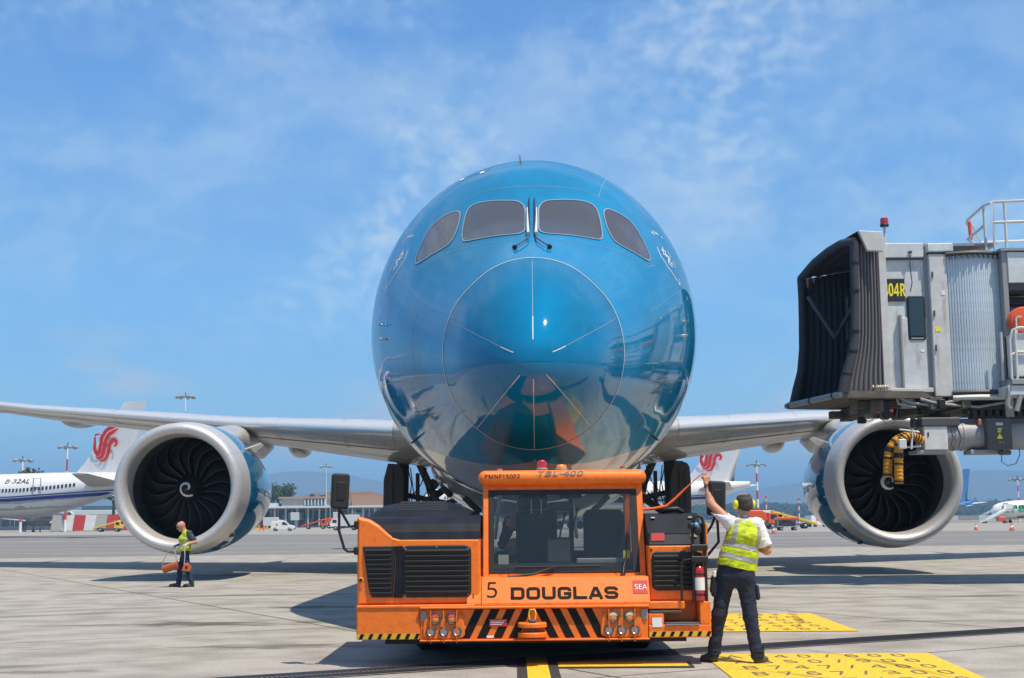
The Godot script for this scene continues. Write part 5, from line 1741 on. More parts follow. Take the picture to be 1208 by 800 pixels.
	bbox(wn, "vent", M.grey, 9.19, 9.48, 5.595, 5.63, 0.05, 0.06)
	bbox(t, "corner_post", M.grey, 9.56, 9.66, 4.4, 7.7, -0.1, 0.02)
	bbox(t, "door_post", M.panel_pale, 9.65, 10.06, 4.26, 7.56, -0.2, 0.16, 0.015)
	for y in [5.3, 6.1, 7.0]: bbox(t, "hinge", M.dark_grey, 9.70, 9.73, y, y + 0.14, 0.16, 0.19)
	bbox(t, "roof_box", M.panel, 9.62, 10.22, 7.61, 7.81, -0.3, 0.2, 0.02)
	bbox(t, "roof_box_foot", M.dark_grey, 9.68, 10.12, 7.55, 7.61, -0.2, 0.12)
	bbox(t, "roof", M.grey, 8.6, 11.3, 7.78, 7.84, -3.4, -0.01)
	g = Geo.new()
	g.tube([B(9.24, 7.55, 0.11), B(9.22, 7.3, 0.13), B(9.25, 6.9, 0.13), B(9.22, 6.7, 0.06)], 0.012, 6)
	g.tube([B(9.2, 7.62, 0.11), B(9.28, 7.62, 0.14)], 0.03, 6)
	part(g, "lamp_cable", M.dark_grey, t)
	g = Geo.new()
	g.tube([B(8.85, 7.84, -0.5), B(8.85, 8.38, -0.5)], 0.03, 8)
	var bp = part(g, "beacon_pole", M.panel_pale, t)
	g = Geo.new()
	g.lathe(V2([[0, 0], [0.1, 0], [0.105, 0.05], [0.06, 0.05], [0, 0.05]]), Transform3D(Basis.IDENTITY, B(8.85, 8.36, -0.5)), 16)
	part(g, "beacon_base", M.black, bp)
	g = Geo.new()
	g.lathe(V2([[0.095, 0.0], [0.095, 0.14], [0.07, 0.16], [0, 0.165]]), Transform3D(Basis.IDENTITY, B(8.85, 8.41, -0.5)), 16)
	part(g, "beacon_lens", M.red_lens, bp)
	# the round curtain between cab and tunnel: upright slats
	for k in 22:
		var q = (k + 0.5) / 22.0
		var x = lerpf(10.07, 11.27, q)
		var z = 0.02 + 0.30 * sin(PI * (0.12 + 0.78 * q))
		g = Geo.new()
		g.prism([Vector2(-0.030, 0), Vector2(-0.014, 0.016), Vector2(0.014, 0.016), Vector2(0.030, 0)], 4.36, 7.50, Transform3D(Basis(Vector3.RIGHT, Vector3(0, 0, 1), Vector3.DOWN) * Basis.IDENTITY, Vector3(0, 0, 0)))
		var sl = part(g, "curtain_slat", M.shutter, t)
		sl.transform = Transform3D(Basis(Vector3.UP, -(0.5 - q) * 1.0) , B(x, 11.86, z))
	var back = Geo.new()
	rows = []
	for k in 17:
		var q = k / 16.0
		rows.append(PackedVector3Array([B(lerpf(10.05, 11.29, q), 4.36, 0.30 * sin(PI * (0.12 + 0.78 * q))), B(lerpf(10.05, 11.29, q), 7.5, 0.30 * sin(PI * (0.12 + 0.78 * q)))]))
	back.grid(rows, false, Vector3(0, 0, 1))
	part(back, "curtain", M.shutter, t)
	for yy in [[7.50, 0.09, M.dark_grey], [4.29, 0.09, M.dark_grey], [4.16, 0.11, M.panel]]:
		g = Geo.new()
		rows = []
		for k in 17:
			var q = k / 16.0
			var p = B(lerpf(10.03, 11.31, q), yy[0], 0.06 + 0.32 * sin(PI * (0.12 + 0.78 * q)))
			rows.append(PackedVector3Array([p + Vector3(0, yy[1], -0.3), p + Vector3(0, yy[1], 0.03), p + Vector3(0, 0, 0.03), p + Vector3(0, 0, -0.3)]))
		g.grid(rows, true)
		part(g, "curtain_rail", yy[2], t)
	for k in 10:
		bbox(t, "rail_clip", M.far_glass, 10.1 + k * 0.125, 10.15 + k * 0.125, 7.42, 7.49, 0.06 + 0.30 * sin(PI * (0.16 + 0.78 * k / 9.6)), 0.10 + 0.33 * sin(PI * (0.16 + 0.74 * k / 9.6)))
	# tunnel, its end frame and the service landing
	bbox(t, "tunnel", M.panel, 11.34, 24.0, 4.5, 7.45, -3.2, -0.5)
	bbox(t, "end_frame", M.grey, 11.24, 11.36, 4.3, 7.62, -0.5, 0.42, 0.01)
	bbox(t, "end_fascia", M.panel, 11.36, 13.6, 6.82, 7.54, -0.4, 0.45, 0.015)
	bbox(t, "end_roof", M.grey, 11.2, 13.7, 7.56, 7.62, -0.6, 0.5)
	bbox(t, "soffit", M.dark_grey, 11.36, 13.5, 6.66, 6.81, -0.48, 0.38)
	bbox(t, "service_door", M.dark_grey, 11.42, 12.4, 4.6, 6.6, -0.5, -0.42)
	bbox(t, "door_frame", M.panel, 11.36, 11.43, 4.6, 6.6, -0.5, -0.36)
	bbox(t, "door_glass", M.dark_glass, 11.66, 12.1, 5.6, 6.4, -0.42, -0.40)
	bbox(t, "junction_box", M.black, 11.56, 12.0, 6.42, 6.58, -0.4, -0.15)
	bbox(t, "bracket", M.black, 11.37, 11.5, 6.15, 6.22, -0.3, 0.2)
	g = Geo.new()
	g.lathe(V2([[0, -0.12], [0.27, -0.12], [0.29, -0.1], [0.29, -0.06], [0.2, -0.05], [0.2, 0.05], [0.29, 0.06], [0.29, 0.1], [0.27, 0.12], [0.1, 0.13], [0, 0.13]]), Transform3D(Basis(Vector3.RIGHT, PI / 2), B(11.56, 5.94, 0.55)), 28)
	var rl = part(g, "hose_reel", M.reel, t)
	bbox(rl, "reel_bracket", M.panel_pale, 11.36, 11.39, 5.62, 6.0, 0.70, 0.74)
	bbox(rl, "reel_arm", M.panel_pale, 11.36, 11.5, 5.98, 6.01, 0.70, 0.74)
	bbox(t, "landing_cabinet", M.panel, 11.24, 13.0, 4.62, 5.60, 0.3, 0.9, 0.02)
	words("NO", 0.1, t, "cabinet_label", M.pink_label, Transform3D(Basis.IDENTITY, B(11.62, 5.42, 0.905)), 0.004, true, 1.0)
	bbox(t, "landing_deck", M.grey, 11.1, 13.4, 4.44, 4.56, -0.3, 1.0, 0.01)
	bbox(t, "landing_beam", M.panel, 11.02, 13.4, 4.2, 4.42, -0.3, 0.95, 0.015)
	for q in [[[11.12, 4.56, 0.95], [11.12, 5.45, 0.95], [11.2, 5.66, 0.95], [11.34, 5.71, 0.95], [12.6, 5.71, 0.95]], [[11.1, 5.06, 0.95], [11.24, 5.16, 0.95], [12.6, 5.16, 0.95]], [[11.24, 4.56, 0.96], [11.24, 5.68, 0.96]], [[11.06, 4.56, 0.6], [11.06, 5.66, 0.6]]]:
		g = Geo.new()
		var pp = []
		for p in q: pp.append(B(p[0], p[1], p[2]))
		g.tube(pp, 0.032, 8)
		part(g, "landing_rail", M.panel_pale, t)
	g = Geo.new()
	g.tube([B(11.1, 4.5, 0.9), B(11.0, 4.0, 0.9), B(11.05, 3.9, 0.9)], 0.06, 6)
	g.tube([B(11.3, 4.2, 0.9), B(11.2, 3.85, 0.9)], 0.06, 6)
	part(g, "landing_strut", M.grey, t)
	# the handrail round the roof
	for q in [[[11.14, 7.62, 0.3], [11.14, 8.74, 0.3], [14, 8.86, 0.3]], [[11.42, 7.62, 0.3], [11.42, 8.75, 0.3]], [[11.14, 8.26, 0.3], [14, 8.33, 0.3]], [[11.12, 8.73, 0.3], [11.04, 8.73, 0.0], [10.86, 8.52, -0.6], [10.98, 8.50, -1.0]], [[11.05, 7.62, 0.0], [11.04, 8.73, 0.0]], [[10.86, 8.52, -0.6], [11.2, 8.46, -1.2], [11.85, 8.38, -2.6], [14, 8.45, -2.6]], [[11.04, 8.26, 0.0], [10.84, 8.06, -0.6], [11.3, 7.98, -1.2], [11.85, 7.92, -2.6], [14, 7.98, -2.6]], [[12.0, 7.62, -2.6], [12.0, 8.40, -2.6]]]:
		g = Geo.new()
		var pp = []
		for p in q: pp.append(B(p[0], p[1], p[2]))
		g.tube(pp, 0.034, 8)
		part(g, "roof_rail", M.panel_pale, t)
	g = Geo.new()
	g.tube([B(10.93, 8.5, -0.7), B(10.95, 8.06, -0.7)], 0.045, 6)
	part(g, "orange_post", M.reel, t)
	var rust = stain(13, 0.2)
	rust.albedo_color = Color(1.0, 0.8, 0.62)
	for q in [[9.05, 5.6, 0.05, 0.9], [9.34, 5.2, 0.10, 0.7], [9.52, 6.9, 0.05, 1.0], [8.78, 5.0, 0.06, 0.9], [9.75, 5.2, 0.05, 1.1], [9.95, 6.3, 0.06, 1.4], [9.3, 7.3, 0.2, 0.25], [8.9, 6.2, 0.05, 0.5]]:
		g = Geo.new()
		var z = 0.164 if q[0] > 9.6 else 0.004 if q[1] > 6.2 or q[0] < 8.95 else 0.039
		g.grid([PackedVector3Array([B(q[0] - q[2], q[1] + q[3] / 2, z), B(q[0] + q[2], q[1] + q[3] / 2, z)]), PackedVector3Array([B(q[0] - q[2], q[1] - q[3] / 2, z), B(q[0] + q[2], q[1] - q[3] / 2, z)])], false, Vector3(0, 0, 1))
		part(g, "rust_run", rust, t)
	for q in [[9.72, 5.75, 0.12, 0.09, M.sign_yellow], [9.9, 6.6, 0.08, 0.1, M.white], [9.4, 5.3, 0.09, 0.06, M.white]]: bbox(t, "placard", q[4], q[0], q[0] + q[2], q[1], q[1] + q[3], 0.03, 0.17 if q[0] > 9.6 else 0.042)
	# underneath: girders, brackets and boxes
	for q in [[8.0, 11.9, 4.04, 4.2, -0.5, -0.2], [7.9, 11.9, 3.98, 4.16, -2.9, -2.6], [9.6, 24.0, 4.2, 4.5, -0.7, -0.4], [9.6, 24.0, 4.2, 4.5, -3.1, -2.8], [8.2, 8.5, 3.92, 4.2, -3.0, 0.0], [9.5, 9.8, 3.95, 4.24, -3.0, 0.2], [10.2, 10.4, 3.98, 4.2, -3.0, 0.3]]:
		bbox(t, "girder", M.under, q[0], q[1], q[2], q[3], q[4], q[5], 0.01)
	rng.seed = 23
	for k in 34:
		var x = rng.randf_range(7.7, 11.4)
		var z = rng.randf_range(-2.4, 0.15)
		var s = Vector3(rng.randf_range(0.06, 0.34), rng.randf_range(0.06, 0.2), rng.randf_range(0.06, 0.3))
		bbox(t, "bracket", [M.under, M.dark_grey, M.grey, M.black][k % 4], x, x + s.x, 4.16 - s.y - 0.1 * (k % 3), 4.22 - 0.05 * (k % 2), z, z + s.z, 0.01)
	for q in [[[8.7, 4.3, 0.1], [9.1, 4.12, 0.12], [9.6, 4.05, 0.1], [10.2, 4.18, 0.2]], [[9.3, 4.2, 0.15], [9.7, 4.08, 0.2], [10.6, 4.0, 0.2], [11.2, 4.1, 0.2]], [[8.75, 4.36, 0.1], [8.8, 4.1, 0.12], [9.2, 4.02, 0.1]]]:
		g = Geo.new()
		var pp = []
		for p in q: pp.append(B(p[0], p[1], p[2]))
		g.tube(pp, 0.035, 8)
		part(g, "cable_run", M.grey, t)
	for q in [[7.75, 0.10], [8.1, 0.16], [8.55, 0.20]]:
		g = Geo.new()
		var pp = []
		for k in 9: pp.append(B(q[0] + q[1] * sin(PI * k / 8.0 - PI / 2) , 4.0 - q[1] * 1.9 * sin(PI * k / 8.0), 0.2))
		g.tube(pp, 0.009, 5)
		part(g, "hanging_wire", M.dark_grey, t)
	for q in [[7.72, 3.93, 0.03], [8.32, 3.92, 0.035], [8.62, 3.93, 0.04]]:
		g = Geo.new()
		g.ball(B(q[0], q[1], 0.2), q[2], 10, 6)
		part(g, "red_lamp", M.red_lens, t)
	for k in 9: bbox(t, "rack_block", M.black, 10.46 + k * 0.17, 10.56 + k * 0.17, 3.78, 3.95, 0.0, 0.2)
	bbox(t, "rack_bar", M.black, 10.44, 14.0, 3.94, 4.03, -0.1, 0.22)
	bbox(t, "rack_bar", M.black, 10.44, 14.0, 3.74, 3.79, -0.1, 0.22)
	# conditioned air pipe with its boxes and yellow hoses
	g = Geo.new()
	g.tube([B(9.8, 3.36, 0.0), B(16.0, 3.36, 0.0)], 0.33, 28)
	var pipe = part(g, "air_pipe", M.grey, t)
	for x in [10.0, 10.2, 10.62, 11.26]:
		g = Geo.new()
		g.tube([B(x, 3.36, 0.0), B(x + 0.05, 3.36, 0.0)], 0.345, 28)
		part(g, "pipe_band", M.grey, pipe)
	bbox(t, "air_unit", M.panel_pale, 9.28, 9.82, 3.03, 3.57, -0.3, 0.35, 0.02)
	bbox(t, "unit_latch", M.black, 9.36, 9.39, 3.33, 3.43, 0.35, 0.365)
	bbox(t, "unit_hood", M.dark_grey, 9.23, 10.1, 3.57, 3.76, -0.35, 0.38, 0.02)
	bbox(t, "pipe_beam", M.dark_grey, 10.1, 14.0, 3.62, 3.74, -0.3, 0.2, 0.01)
	bbox(t, "unit_tray", M.grey, 9.1, 9.85, 2.95, 3.03, -0.3, 0.32, 0.01)
	bbox(t, "pipe_tray", M.grey, 10.33, 11.1, 2.93, 3.03, -0.2, 0.3, 0.01)
	var cb = bbox(t, "control_box", M.dark_grey, 10.65, 11.21, 3.02, 3.72, 0.3, 0.52, 0.015)
	for q in [[10.86, 3.56, 0.15, 0.06, M.panel_pale], [10.89, 3.46, 0.09, 0.04, M.panel_pale], [10.89, 3.40, 0.07, 0.05, M.yellow]]: bbox(cb, "label", q[4], q[0], q[0] + q[2], q[1], q[1] + q[3], 0.52, 0.526)
	for q in [[10.86, M.red_lens], [10.93, M.amber_lens], [11.0, M.far_green]]:
		g = Geo.new()
		g.ball(B(q[0], 3.18, 0.52), 0.022, 10, 6)
		part(g, "button", q[1], cb)
	g = Geo.new()
	g.prism([Vector2(-0.07, 0), Vector2(0.07, 0), Vector2(0, 0.12)], 0, 0.005, Transform3D(Basis.IDENTITY, B(10.93, 3.26, 0.521)))
	part(g, "warning_triangle", M.sign_yellow, cb)
	bbox(t, "copper_elbow", mat(0.45, 0.17, 0.08, 0.5), 10.54, 10.62, 3.56, 3.72, 0.2, 0.3, 0.01)
	for q in [[[9.9, 3.5, 0.3], [9.95, 3.3, 0.36], [9.88, 3.15, 0.36], [9.98, 3.02, 0.3]], [[10.05, 3.6, 0.3], [10.12, 3.3, 0.36], [10.05, 3.05, 0.32]], [[11.0, 3.0, 0.4], [10.98, 2.75, 0.4], [11.1, 2.66, 0.4], [11.3, 2.7, 0.4], [11.4, 2.9, 0.4], [11.4, 3.05, 0.4]]]:
		g = Geo.new()
		var pp = []
		for p in q: pp.append(B(p[0], p[1], p[2]))
		g.tube(pp, 0.010, 6)
		part(g, "loose_cable", M.dark_grey, t)
	bbox(t, "cable_plug", M.under, 10.95, 11.2, 2.9, 3.0, 0.3, 0.45, 0.02)
	for h in [[[9.25, 3.32, 0.1], [9.0, 3.36, 0.15], [8.75, 3.30, 0.2], [8.58, 3.14, 0.22], [8.5, 2.95, 0.22], [8.47, 2.72, 0.22], [8.45, 2.44, 0.22]], [[9.25, 3.25, 0.3], [9.02, 3.34, 0.36], [8.84, 3.30, 0.4], [8.69, 3.12, 0.42], [8.66, 2.8, 0.42], [8.645, 2.28, 0.42]]]:
		var c := Curve3D.new()
		for k in h.size():
			var a = B(h[maxi(k - 1, 0)][0], h[maxi(k - 1, 0)][1], h[maxi(k - 1, 0)][2])
			var b = B(h[mini(k + 1, h.size() - 1)][0], h[mini(k + 1, h.size() - 1)][1], h[mini(k + 1, h.size() - 1)][2])
			c.add_point(B(h[k][0], h[k][1], h[k][2]), (a - b) / 6.0, (b - a) / 6.0)
		var q = c.get_baked_points()
		c.bake_interval = 0.03
		var pts = []
		var rad = []
		var L = c.get_baked_length()
		for k in 70:
			pts.append(c.sample_baked(L * k / 69.0)); rad.append(0.098 + 0.008 * sin(k * 1.6))
		g = Geo.new()
		g.tube(pts, rad, 16)
		var ho = part(g, "air_hose", M.hose, t)
		for k in [3, 6, 9, 12, 15, 18, 21, 24, 30, 38, 48, 66]:
			g = Geo.new()
			g.tube([pts[k], pts[k + (5 if k == 38 else 1 if k < 26 else 2)]], 0.110, 16)
			part(g, "hose_band", M.black, ho)
	g = Geo.new()
	for q in [[9.2, 3.44, 8.75, 3.50, 0.3], [9.2, 3.12, 8.85, 3.10, 0.35], [9.0, 3.5, 8.95, 3.05, 0.45]]: g.tube([B(q[0], q[1], q[4]), B(q[2], q[3], q[4])], 0.025, 6)
	g.box(B(8.72, 3.16, 0.56), Vector3(0.18, 0.22, 0.1), 0.02)
	part(g, "hose_cradle", M.panel_pale, t)
	g = Geo.new()
	g.box(B(9.12, 3.62, 0.1), Vector3(0.08, 0.3, 0.2), 0.01); g.box(B(9.05, 3.5, 0.2), Vector3(0.2, 0.08, 0.1), 0.01)
	part(g, "hose_clamp", M.black, t)
	# the wheeled column, out to the right
	for z in [-2.6, -0.8]: bbox(t, "lift_column", M.panel, 17.0, 17.5, 0.9, 7.4, z - 0.25, z + 0.25, 0.02)
	bbox(t, "axle_beam", M.grey, 16.9, 17.6, 0.6, 1.0, -3.2, -0.2, 0.03)
	for z in [-3.3, -0.1]:
		for x in [16.7, 17.8]:
			g = Geo.new()
			g.lathe(V2([[0, -0.18], [0.4, -0.2], [0.55, -0.15], [0.55, 0.15], [0.4, 0.2], [0, 0.18]]), Transform3D(Basis(Vector3.RIGHT, PI / 2), B(x, 0.55, z)), 24)
			part(g, "wheel", M.tyre, t)

# ---------------------------------------------------------------- the tow tractor
func rounded_rect(x0, x1, y0, y1, r):
	var q = []
	for c in [[x1 - r, y1 - r, 0.0], [x0 + r, y1 - r, 90.0], [x0 + r, y0 + r, 180.0], [x1 - r, y0 + r, 270.0]]:
		for k in 5:
			var a = deg_to_rad(c[2] + 22.5 * k)
			q.append(Vector2(c[0] + cos(a) * r, c[1] + sin(a) * r))
	return q

# a profile in the yz plane drawn along x: points are (z, y)
func along_x(g, prof, x0, x1):
	var q = []
	for p in prof: q.append(Vector2(-p[0], p[1]))
	g.prism(q, x0, x1, Transform3D(Basis(Vector3(0, 0, -1), Vector3.UP, Vector3.RIGHT), Vector3.ZERO))

func disc(g, c: Vector3, r, d, seg = 24, bev = 0.006):
	g.lathe([Vector2(0, -0.0), Vector2(r, 0), Vector2(r, 0), Vector2(r, d - bev), Vector2(r - bev, d), Vector2(r - bev, d), Vector2(0, d)], Transform3D(Basis(Vector3.RIGHT, PI / 2), c), seg)

func tractor():
	var t = thing("tow_tractor", "low orange aircraft tow tractor with glazed cab under the blue airliner's nose", "tow tractor", Vector3(0.204, 0.0775, -14.72))
	t.scale = Vector3.ONE * 0.95
	var g: Geo
	block(t, "chassis", M.black, -1.7, 1.75, 0.16, 0.62, -8.6, -0.35)
	# left engine housing: outer shell, grilles, dark bonnet
	g = Geo.new()
	g.prism(V2([[-1.99, 0.625], [-0.6, 0.625], [-0.6, 1.352], [-1.50, 1.358], [-1.59, 1.375], [-1.66, 1.43], [-1.75, 1.51], [-1.86, 1.575], [-1.99, 1.605]]), -2.9, -0.02, Transform3D.IDENTITY, 0.025)
	part(g, "left_housing", M.orange, t)
	g = Geo.new()
	g.prism(V2([[-1.925, 1.275], [-1.575, 1.275], [-1.555, 1.13], [-1.585, 0.705], [-1.82, 0.705], [-1.855, 0.8]]), -0.02, 0.0, Transform3D.IDENTITY, 0.01)
	var gl = part(g, "side_grille", M.black, t)
	for k in 10:
		var y = 0.755 + k * 0.0525
		var x0 = -1.84 - 0.065 * (y - 0.75) / 0.5
		g = Geo.new()
		g.box(Vector3((x0 - 1.60) / 2.0, y, 0.006), Vector3(-1.60 - x0, 0.024, 0.034), 0.004, Basis(Vector3.RIGHT, 0.6))
		part(g, "slat", M.black, gl)
	g = Geo.new()
	g.prism(V2([[-1.57, 1.275], [-1.47, 1.275], [-1.47, 0.70], [-1.575, 0.70], [-1.545, 1.13]]), -0.02, 0.004, Transform3D.IDENTITY, 0.008)
	part(g, "grille_pillar", M.bonnet, t)
	g = Geo.new()
	g.prism(rounded_rect(-1.475, -0.70, 0.70, 1.28, 0.07), -0.02, 0.0, Transform3D.IDENTITY, 0.01)
	gl = part(g, "main_grille", M.black, t)
	for k in 9:
		g = Geo.new()
		g.box(Vector3(-1.085, 0.765 + k * 0.0565, 0.008), Vector3(0.72, 0.026, 0.036), 0.004, Basis(Vector3.RIGHT, 0.6))
		part(g, "slat", M.black, gl)
	for q in [[-1.44, 1.24], [-0.735, 1.24], [-1.44, 0.73], [-0.735, 0.73], [-1.09, 1.262]]:
		g = Geo.new()
		disc(g, Vector3(q[0], q[1], 0.0), 0.008, 0.006, 10, 0.002)
		part(g, "screw", M.grey, gl)
	block(t, "housing_lip", M.orange, -1.99, -0.66, 0.585, 0.622, -0.5, 0.035, 0.01)
	g = Geo.new()
	along_x(g, [[-0.03, 1.345], [-0.06, 1.43], [-0.14, 1.52], [-0.28, 1.585], [-0.5, 1.61], [-2.9, 1.62], [-2.9, 1.33]], -1.965, -0.60)
	part(g, "bonnet", M.bonnet, t)
	g = Geo.new()
	var rows = []
	for q in [[-0.72, 0.0, 0.03], [-0.82, 0.42, 0.02], [-1.0, 0.8, 0.01], [-1.25, 1.0, 0.0], [-2.6, 1.0, 0.0]]:
		var row = PackedVector3Array()
		for p in [[-1.95, 1.615], [-1.90, 1.68], [-1.78, 1.745], [-1.55, 1.785], [-1.25, 1.79], [-1.0, 1.78], [-0.85, 1.73], [-0.70, 1.66], [-0.64, 1.615]]: row.append(Vector3(p[0] * (1.0) + q[2] * (-1.3 - p[0]), 1.612 + (p[1] - 1.612) * q[1], q[0]))
		rows.append(row)
	g.grid(rows, false, Vector3.UP)
	var hump = part(g, "bonnet_hump", M.bonnet, t)
	for k in 4:
		g = Geo.new()
		g.box(Vector3(-1.3, 1.69 + k * 0.028, -0.845 - k * 0.055), Vector3(0.62 - 0.02 * k, 0.014, 0.05), 0.004, Basis(Vector3.RIGHT, 0.5))
		part(g, "vent_slat", M.black, hump)
	# lower left corner
	g = Geo.new()
	g.box(Vector3(-1.635, 0.425, -0.45), Vector3(0.71, 0.37, 0.94), 0.015)
	part(g, "left_corner", M.orange, t)
	hazard(t, -1.985, -1.285, 0.245, 0.305, 0.022)
	g = Geo.new()
	disc(g, Vector3(-1.945, 0.905, -0.018), 0.026, 0.006, 16, 0.002)
	part(g, "yellow_label", M.yellow, t)
	block(t, "black_label", M.ink, -1.965, -1.93, 0.885, 0.915, -0.012, -0.005)
	block(t, "pink_label", M.pink_label, -1.958, -1.934, 0.80, 0.865, -0.018, -0.012)
	# bumper between the corners, with its stripes, lamps and tow jaw
	g = Geo.new()
	g.box(Vector3(0.0, 0.40, -0.17), Vector3(2.56, 0.345, 0.36), 0.012)
	var bm = part(g, "bumper", M.orange_plate, t)
	block(t, "bumper_shelf", M.orange_plate, -1.28, 1.29, 0.573, 0.60, -0.45, 0.07, 0.008)
	block(t, "bumper_foot", M.orange_plate, -1.28, 1.29, 0.215, 0.235, -0.3, 0.05, 0.006)
	for k in 4:
		g = Geo.new()
		var x = -0.745 + 0.178 * k
		g.prism(V2([[x - 0.075, 0.245], [x + 0.025, 0.245], [x + 0.185, 0.565], [x + 0.085, 0.565]]), 0.0, 0.014)
		part(g, "black_stripe", M.stripe, bm)
		g = Geo.new()
		x = 0.735 - 0.178 * k
		g.prism(V2([[x + 0.075, 0.245], [x - 0.025, 0.245], [x - 0.185, 0.565], [x - 0.085, 0.565]]), 0.0, 0.014)
		part(g, "black_stripe", M.stripe, bm)
	for s in [-1.0, 1.0]:
		var cx = -1.01 if s < 0 else 0.98
		g = Geo.new()
		g.prism(rounded(V2([[cx - 0.20, 0.565], [cx + 0.20, 0.565], [cx + 0.245, 0.30], [cx + 0.20, 0.245], [cx - 0.20, 0.245], [cx - 0.245, 0.30]]), 1), 0.0, 0.035, Transform3D.IDENTITY, 0.008)
		var cl = part(g, "lamp_cluster", M.orange_plate, t)
		for q in [[-0.095, 0.47, 0.062, M.amber], [0.095, 0.47, 0.062, M.amber], [-0.145, 0.325, 0.047, M.silver], [0.0, 0.325, 0.047, M.silver], [0.145, 0.325, 0.047, M.silver]]:
			g = Geo.new()
			g.lathe(V2([[q[2] + 0.008, 0], [q[2] + 0.008, 0.022], [q[2] - 0.004, 0.026], [q[2] - 0.008, 0.012]]), Transform3D(Basis(Vector3.RIGHT, PI / 2), Vector3(cx + q[0], q[1], 0.035)), 24)
			part(g, "lamp_ring", M.dark_grey, cl)
			g = Geo.new()
			if q[3] == M.silver:
				g.lathe(V2([[q[2] - 0.006, 0.02], [q[2] * 0.8, 0.012], [q[2] * 0.55, 0.006], [q[2] * 0.3, 0.008], [0.012, 0.014], [0, 0.02]]), Transform3D(Basis(Vector3.RIGHT, PI / 2), Vector3(cx + q[0], q[1], 0.035)), 24)
				part(g, "spot_lamp", M.silver, cl)
			else:
				g.ball(Vector3(cx + q[0], q[1], 0.035), Vector3(q[2] - 0.006, q[2] - 0.006, 0.022), 20, 10)
				part(g, "turn_lamp", M.amber, cl)
				g = Geo.new()
				var half = []
				for k in 13: half.append(Vector2(cos(PI * k / 12.0), sin(PI * k / 12.0)) * (q[2] - 0.004))
				g.prism(half, 0.035, 0.0585, Transform3D(Basis.IDENTITY, Vector3(cx + q[0], q[1] + 0.004, 0)), 0.012)
				part(g, "clear_half", M.pink_label if s < 0 else M.cream, cl)
		for x in [-0.145, 0.0, 0.145]:
			g = Geo.new()
			g.tube([Vector3(cx + x, 0.56, 0.045), Vector3(cx + x, 0.55, 0.075), Vector3(cx + x, 0.26, 0.085), Vector3(cx + x, 0.20, 0.05)], 0.0065, 6)
			part(g, "lamp_guard", M.orange_plate, cl)
		block(t, "reflector", M.grey, s * 1.235 - 0.035, s * 1.235 + 0.035, 0.44, 0.555, 0.01, 0.03, 0.006)
	block(t, "red_label", M.red_label, -0.50, -0.30, 0.375, 0.455, 0.015, 0.02)
	for k in 3: block(t, "label_print", M.white, -0.485, -0.32 - 0.02 * k, 0.432 - 0.02 * k, 0.438 - 0.02 * k, 0.02, 0.023)
	block(t, "white_label", M.white, -0.53, -0.45, 0.25, 0.275, 0.018, 0.022)
	for y in [0.39, 0.285]:
		g = Geo.new()
		var q = []
		for k in 17: q.append(Vector2(cos(PI * k / 16.0 + PI), 0.75 * sin(PI * k / 16.0 + PI)) * 0.16)
		q.append(Vector2(0.16, 0.12)); q.append(Vector2(-0.16, 0.12))
		g.prism(q, 0, 0.05, Transform3D(Basis(Vector3.RIGHT, Vector3(0, 0, -1), Vector3.UP), Vector3(-0.02, y - 0.02, 0.1)), 0.012)
		part(g, "tow_jaw", M.orange_plate, t)
	g = Geo.new()
	g.lathe(V2([[0.035, 0.25], [0.035, 0.43], [0.05, 0.43], [0.05, 0.455], [0, 0.455]]), Transform3D(Basis.IDENTITY, Vector3(-0.02, 0, 0.14)), 16)
	part(g, "tow_pin", M.dark_grey, t)
	g = Geo.new()
	g.tube([Vector3(-0.05, 0.45, 0.15), Vector3(-0.06, 0.52, 0.15), Vector3(-0.045, 0.565, 0.15), Vector3(0.005, 0.565, 0.15), Vector3(0.02, 0.52, 0.15), Vector3(0.01, 0.45, 0.15)], 0.009, 8)
	part(g, "pin_handle", M.yellow, t)
	# cab front panel with the maker's lettering
	g = Geo.new()
	along_x(g, [[0.02, 0.60], [0.02, 0.63], [-0.12, 0.905], [-0.17, 0.912], [-0.6, 0.912], [-0.6, 0.60]], -0.585, 1.305)
	var fp = part(g, "front_panel", M.orange, t)
	g = Geo.new()
	along_x(g, [[0.025, 0.60], [0.025, 0.63], [-0.115, 0.91], [-0.17, 0.918], [-0.5, 0.918], [-0.5, 0.60]], -0.75, -0.592)
	part(g, "latch_panel", M.orange, t)
	var tilt = Transform3D(Basis(Vector3.RIGHT, -atan(0.14 / 0.275)), Vector3(0, 0.77, -0.0513))
	var mark = func(x, y, z = 0.003): return tilt * Transform3D(Basis.IDENTITY, Vector3(x, (y - 0.77) * 1.12, z))
	block_letters(fp, "DOUGLAS", mark.call(-0.258, 0.664, 0.002), 0.152, 0.157, 0.176, 0.038)
	words("5", 0.19, fp, "fleet_number", M.ink, mark.call(-0.47, 0.775), 0.004, false, 1.0)
	g = Geo.new()
	g.box(Vector3.ZERO, Vector3(0.165, 0.16, 0.004))
	var sq = part(g, "red_square", M.red_label, fp)
	sq.transform = mark.call(1.205, 0.79)
	words("SEA", 0.062, sq, "square_lettering", M.white, Transform3D(Basis.IDENTITY, Vector3(0.005, 0, 0.003)), 0.003, false, 1.0)
	g = Geo.new()
	g.box(Vector3.ZERO, Vector3(0.012, 0.19, 0.003))
	part(g, "latch_slot", M.ink, t).transform = Transform3D(tilt.basis, Vector3(-0.68, 0.77, -0.042))
	for x in [-0.5, -0.1, 0.3, 0.7, 1.1]:
		g = Geo.new()
		disc(g, Vector3(x, 0.613, 0.018), 0.008, 0.006, 8, 0.002)
		part(g, "rivet", M.orange_plate, fp)
	# cab: leaning front frame, glass, roof, sides, back
	var lean = atan(0.30 / 1.05)
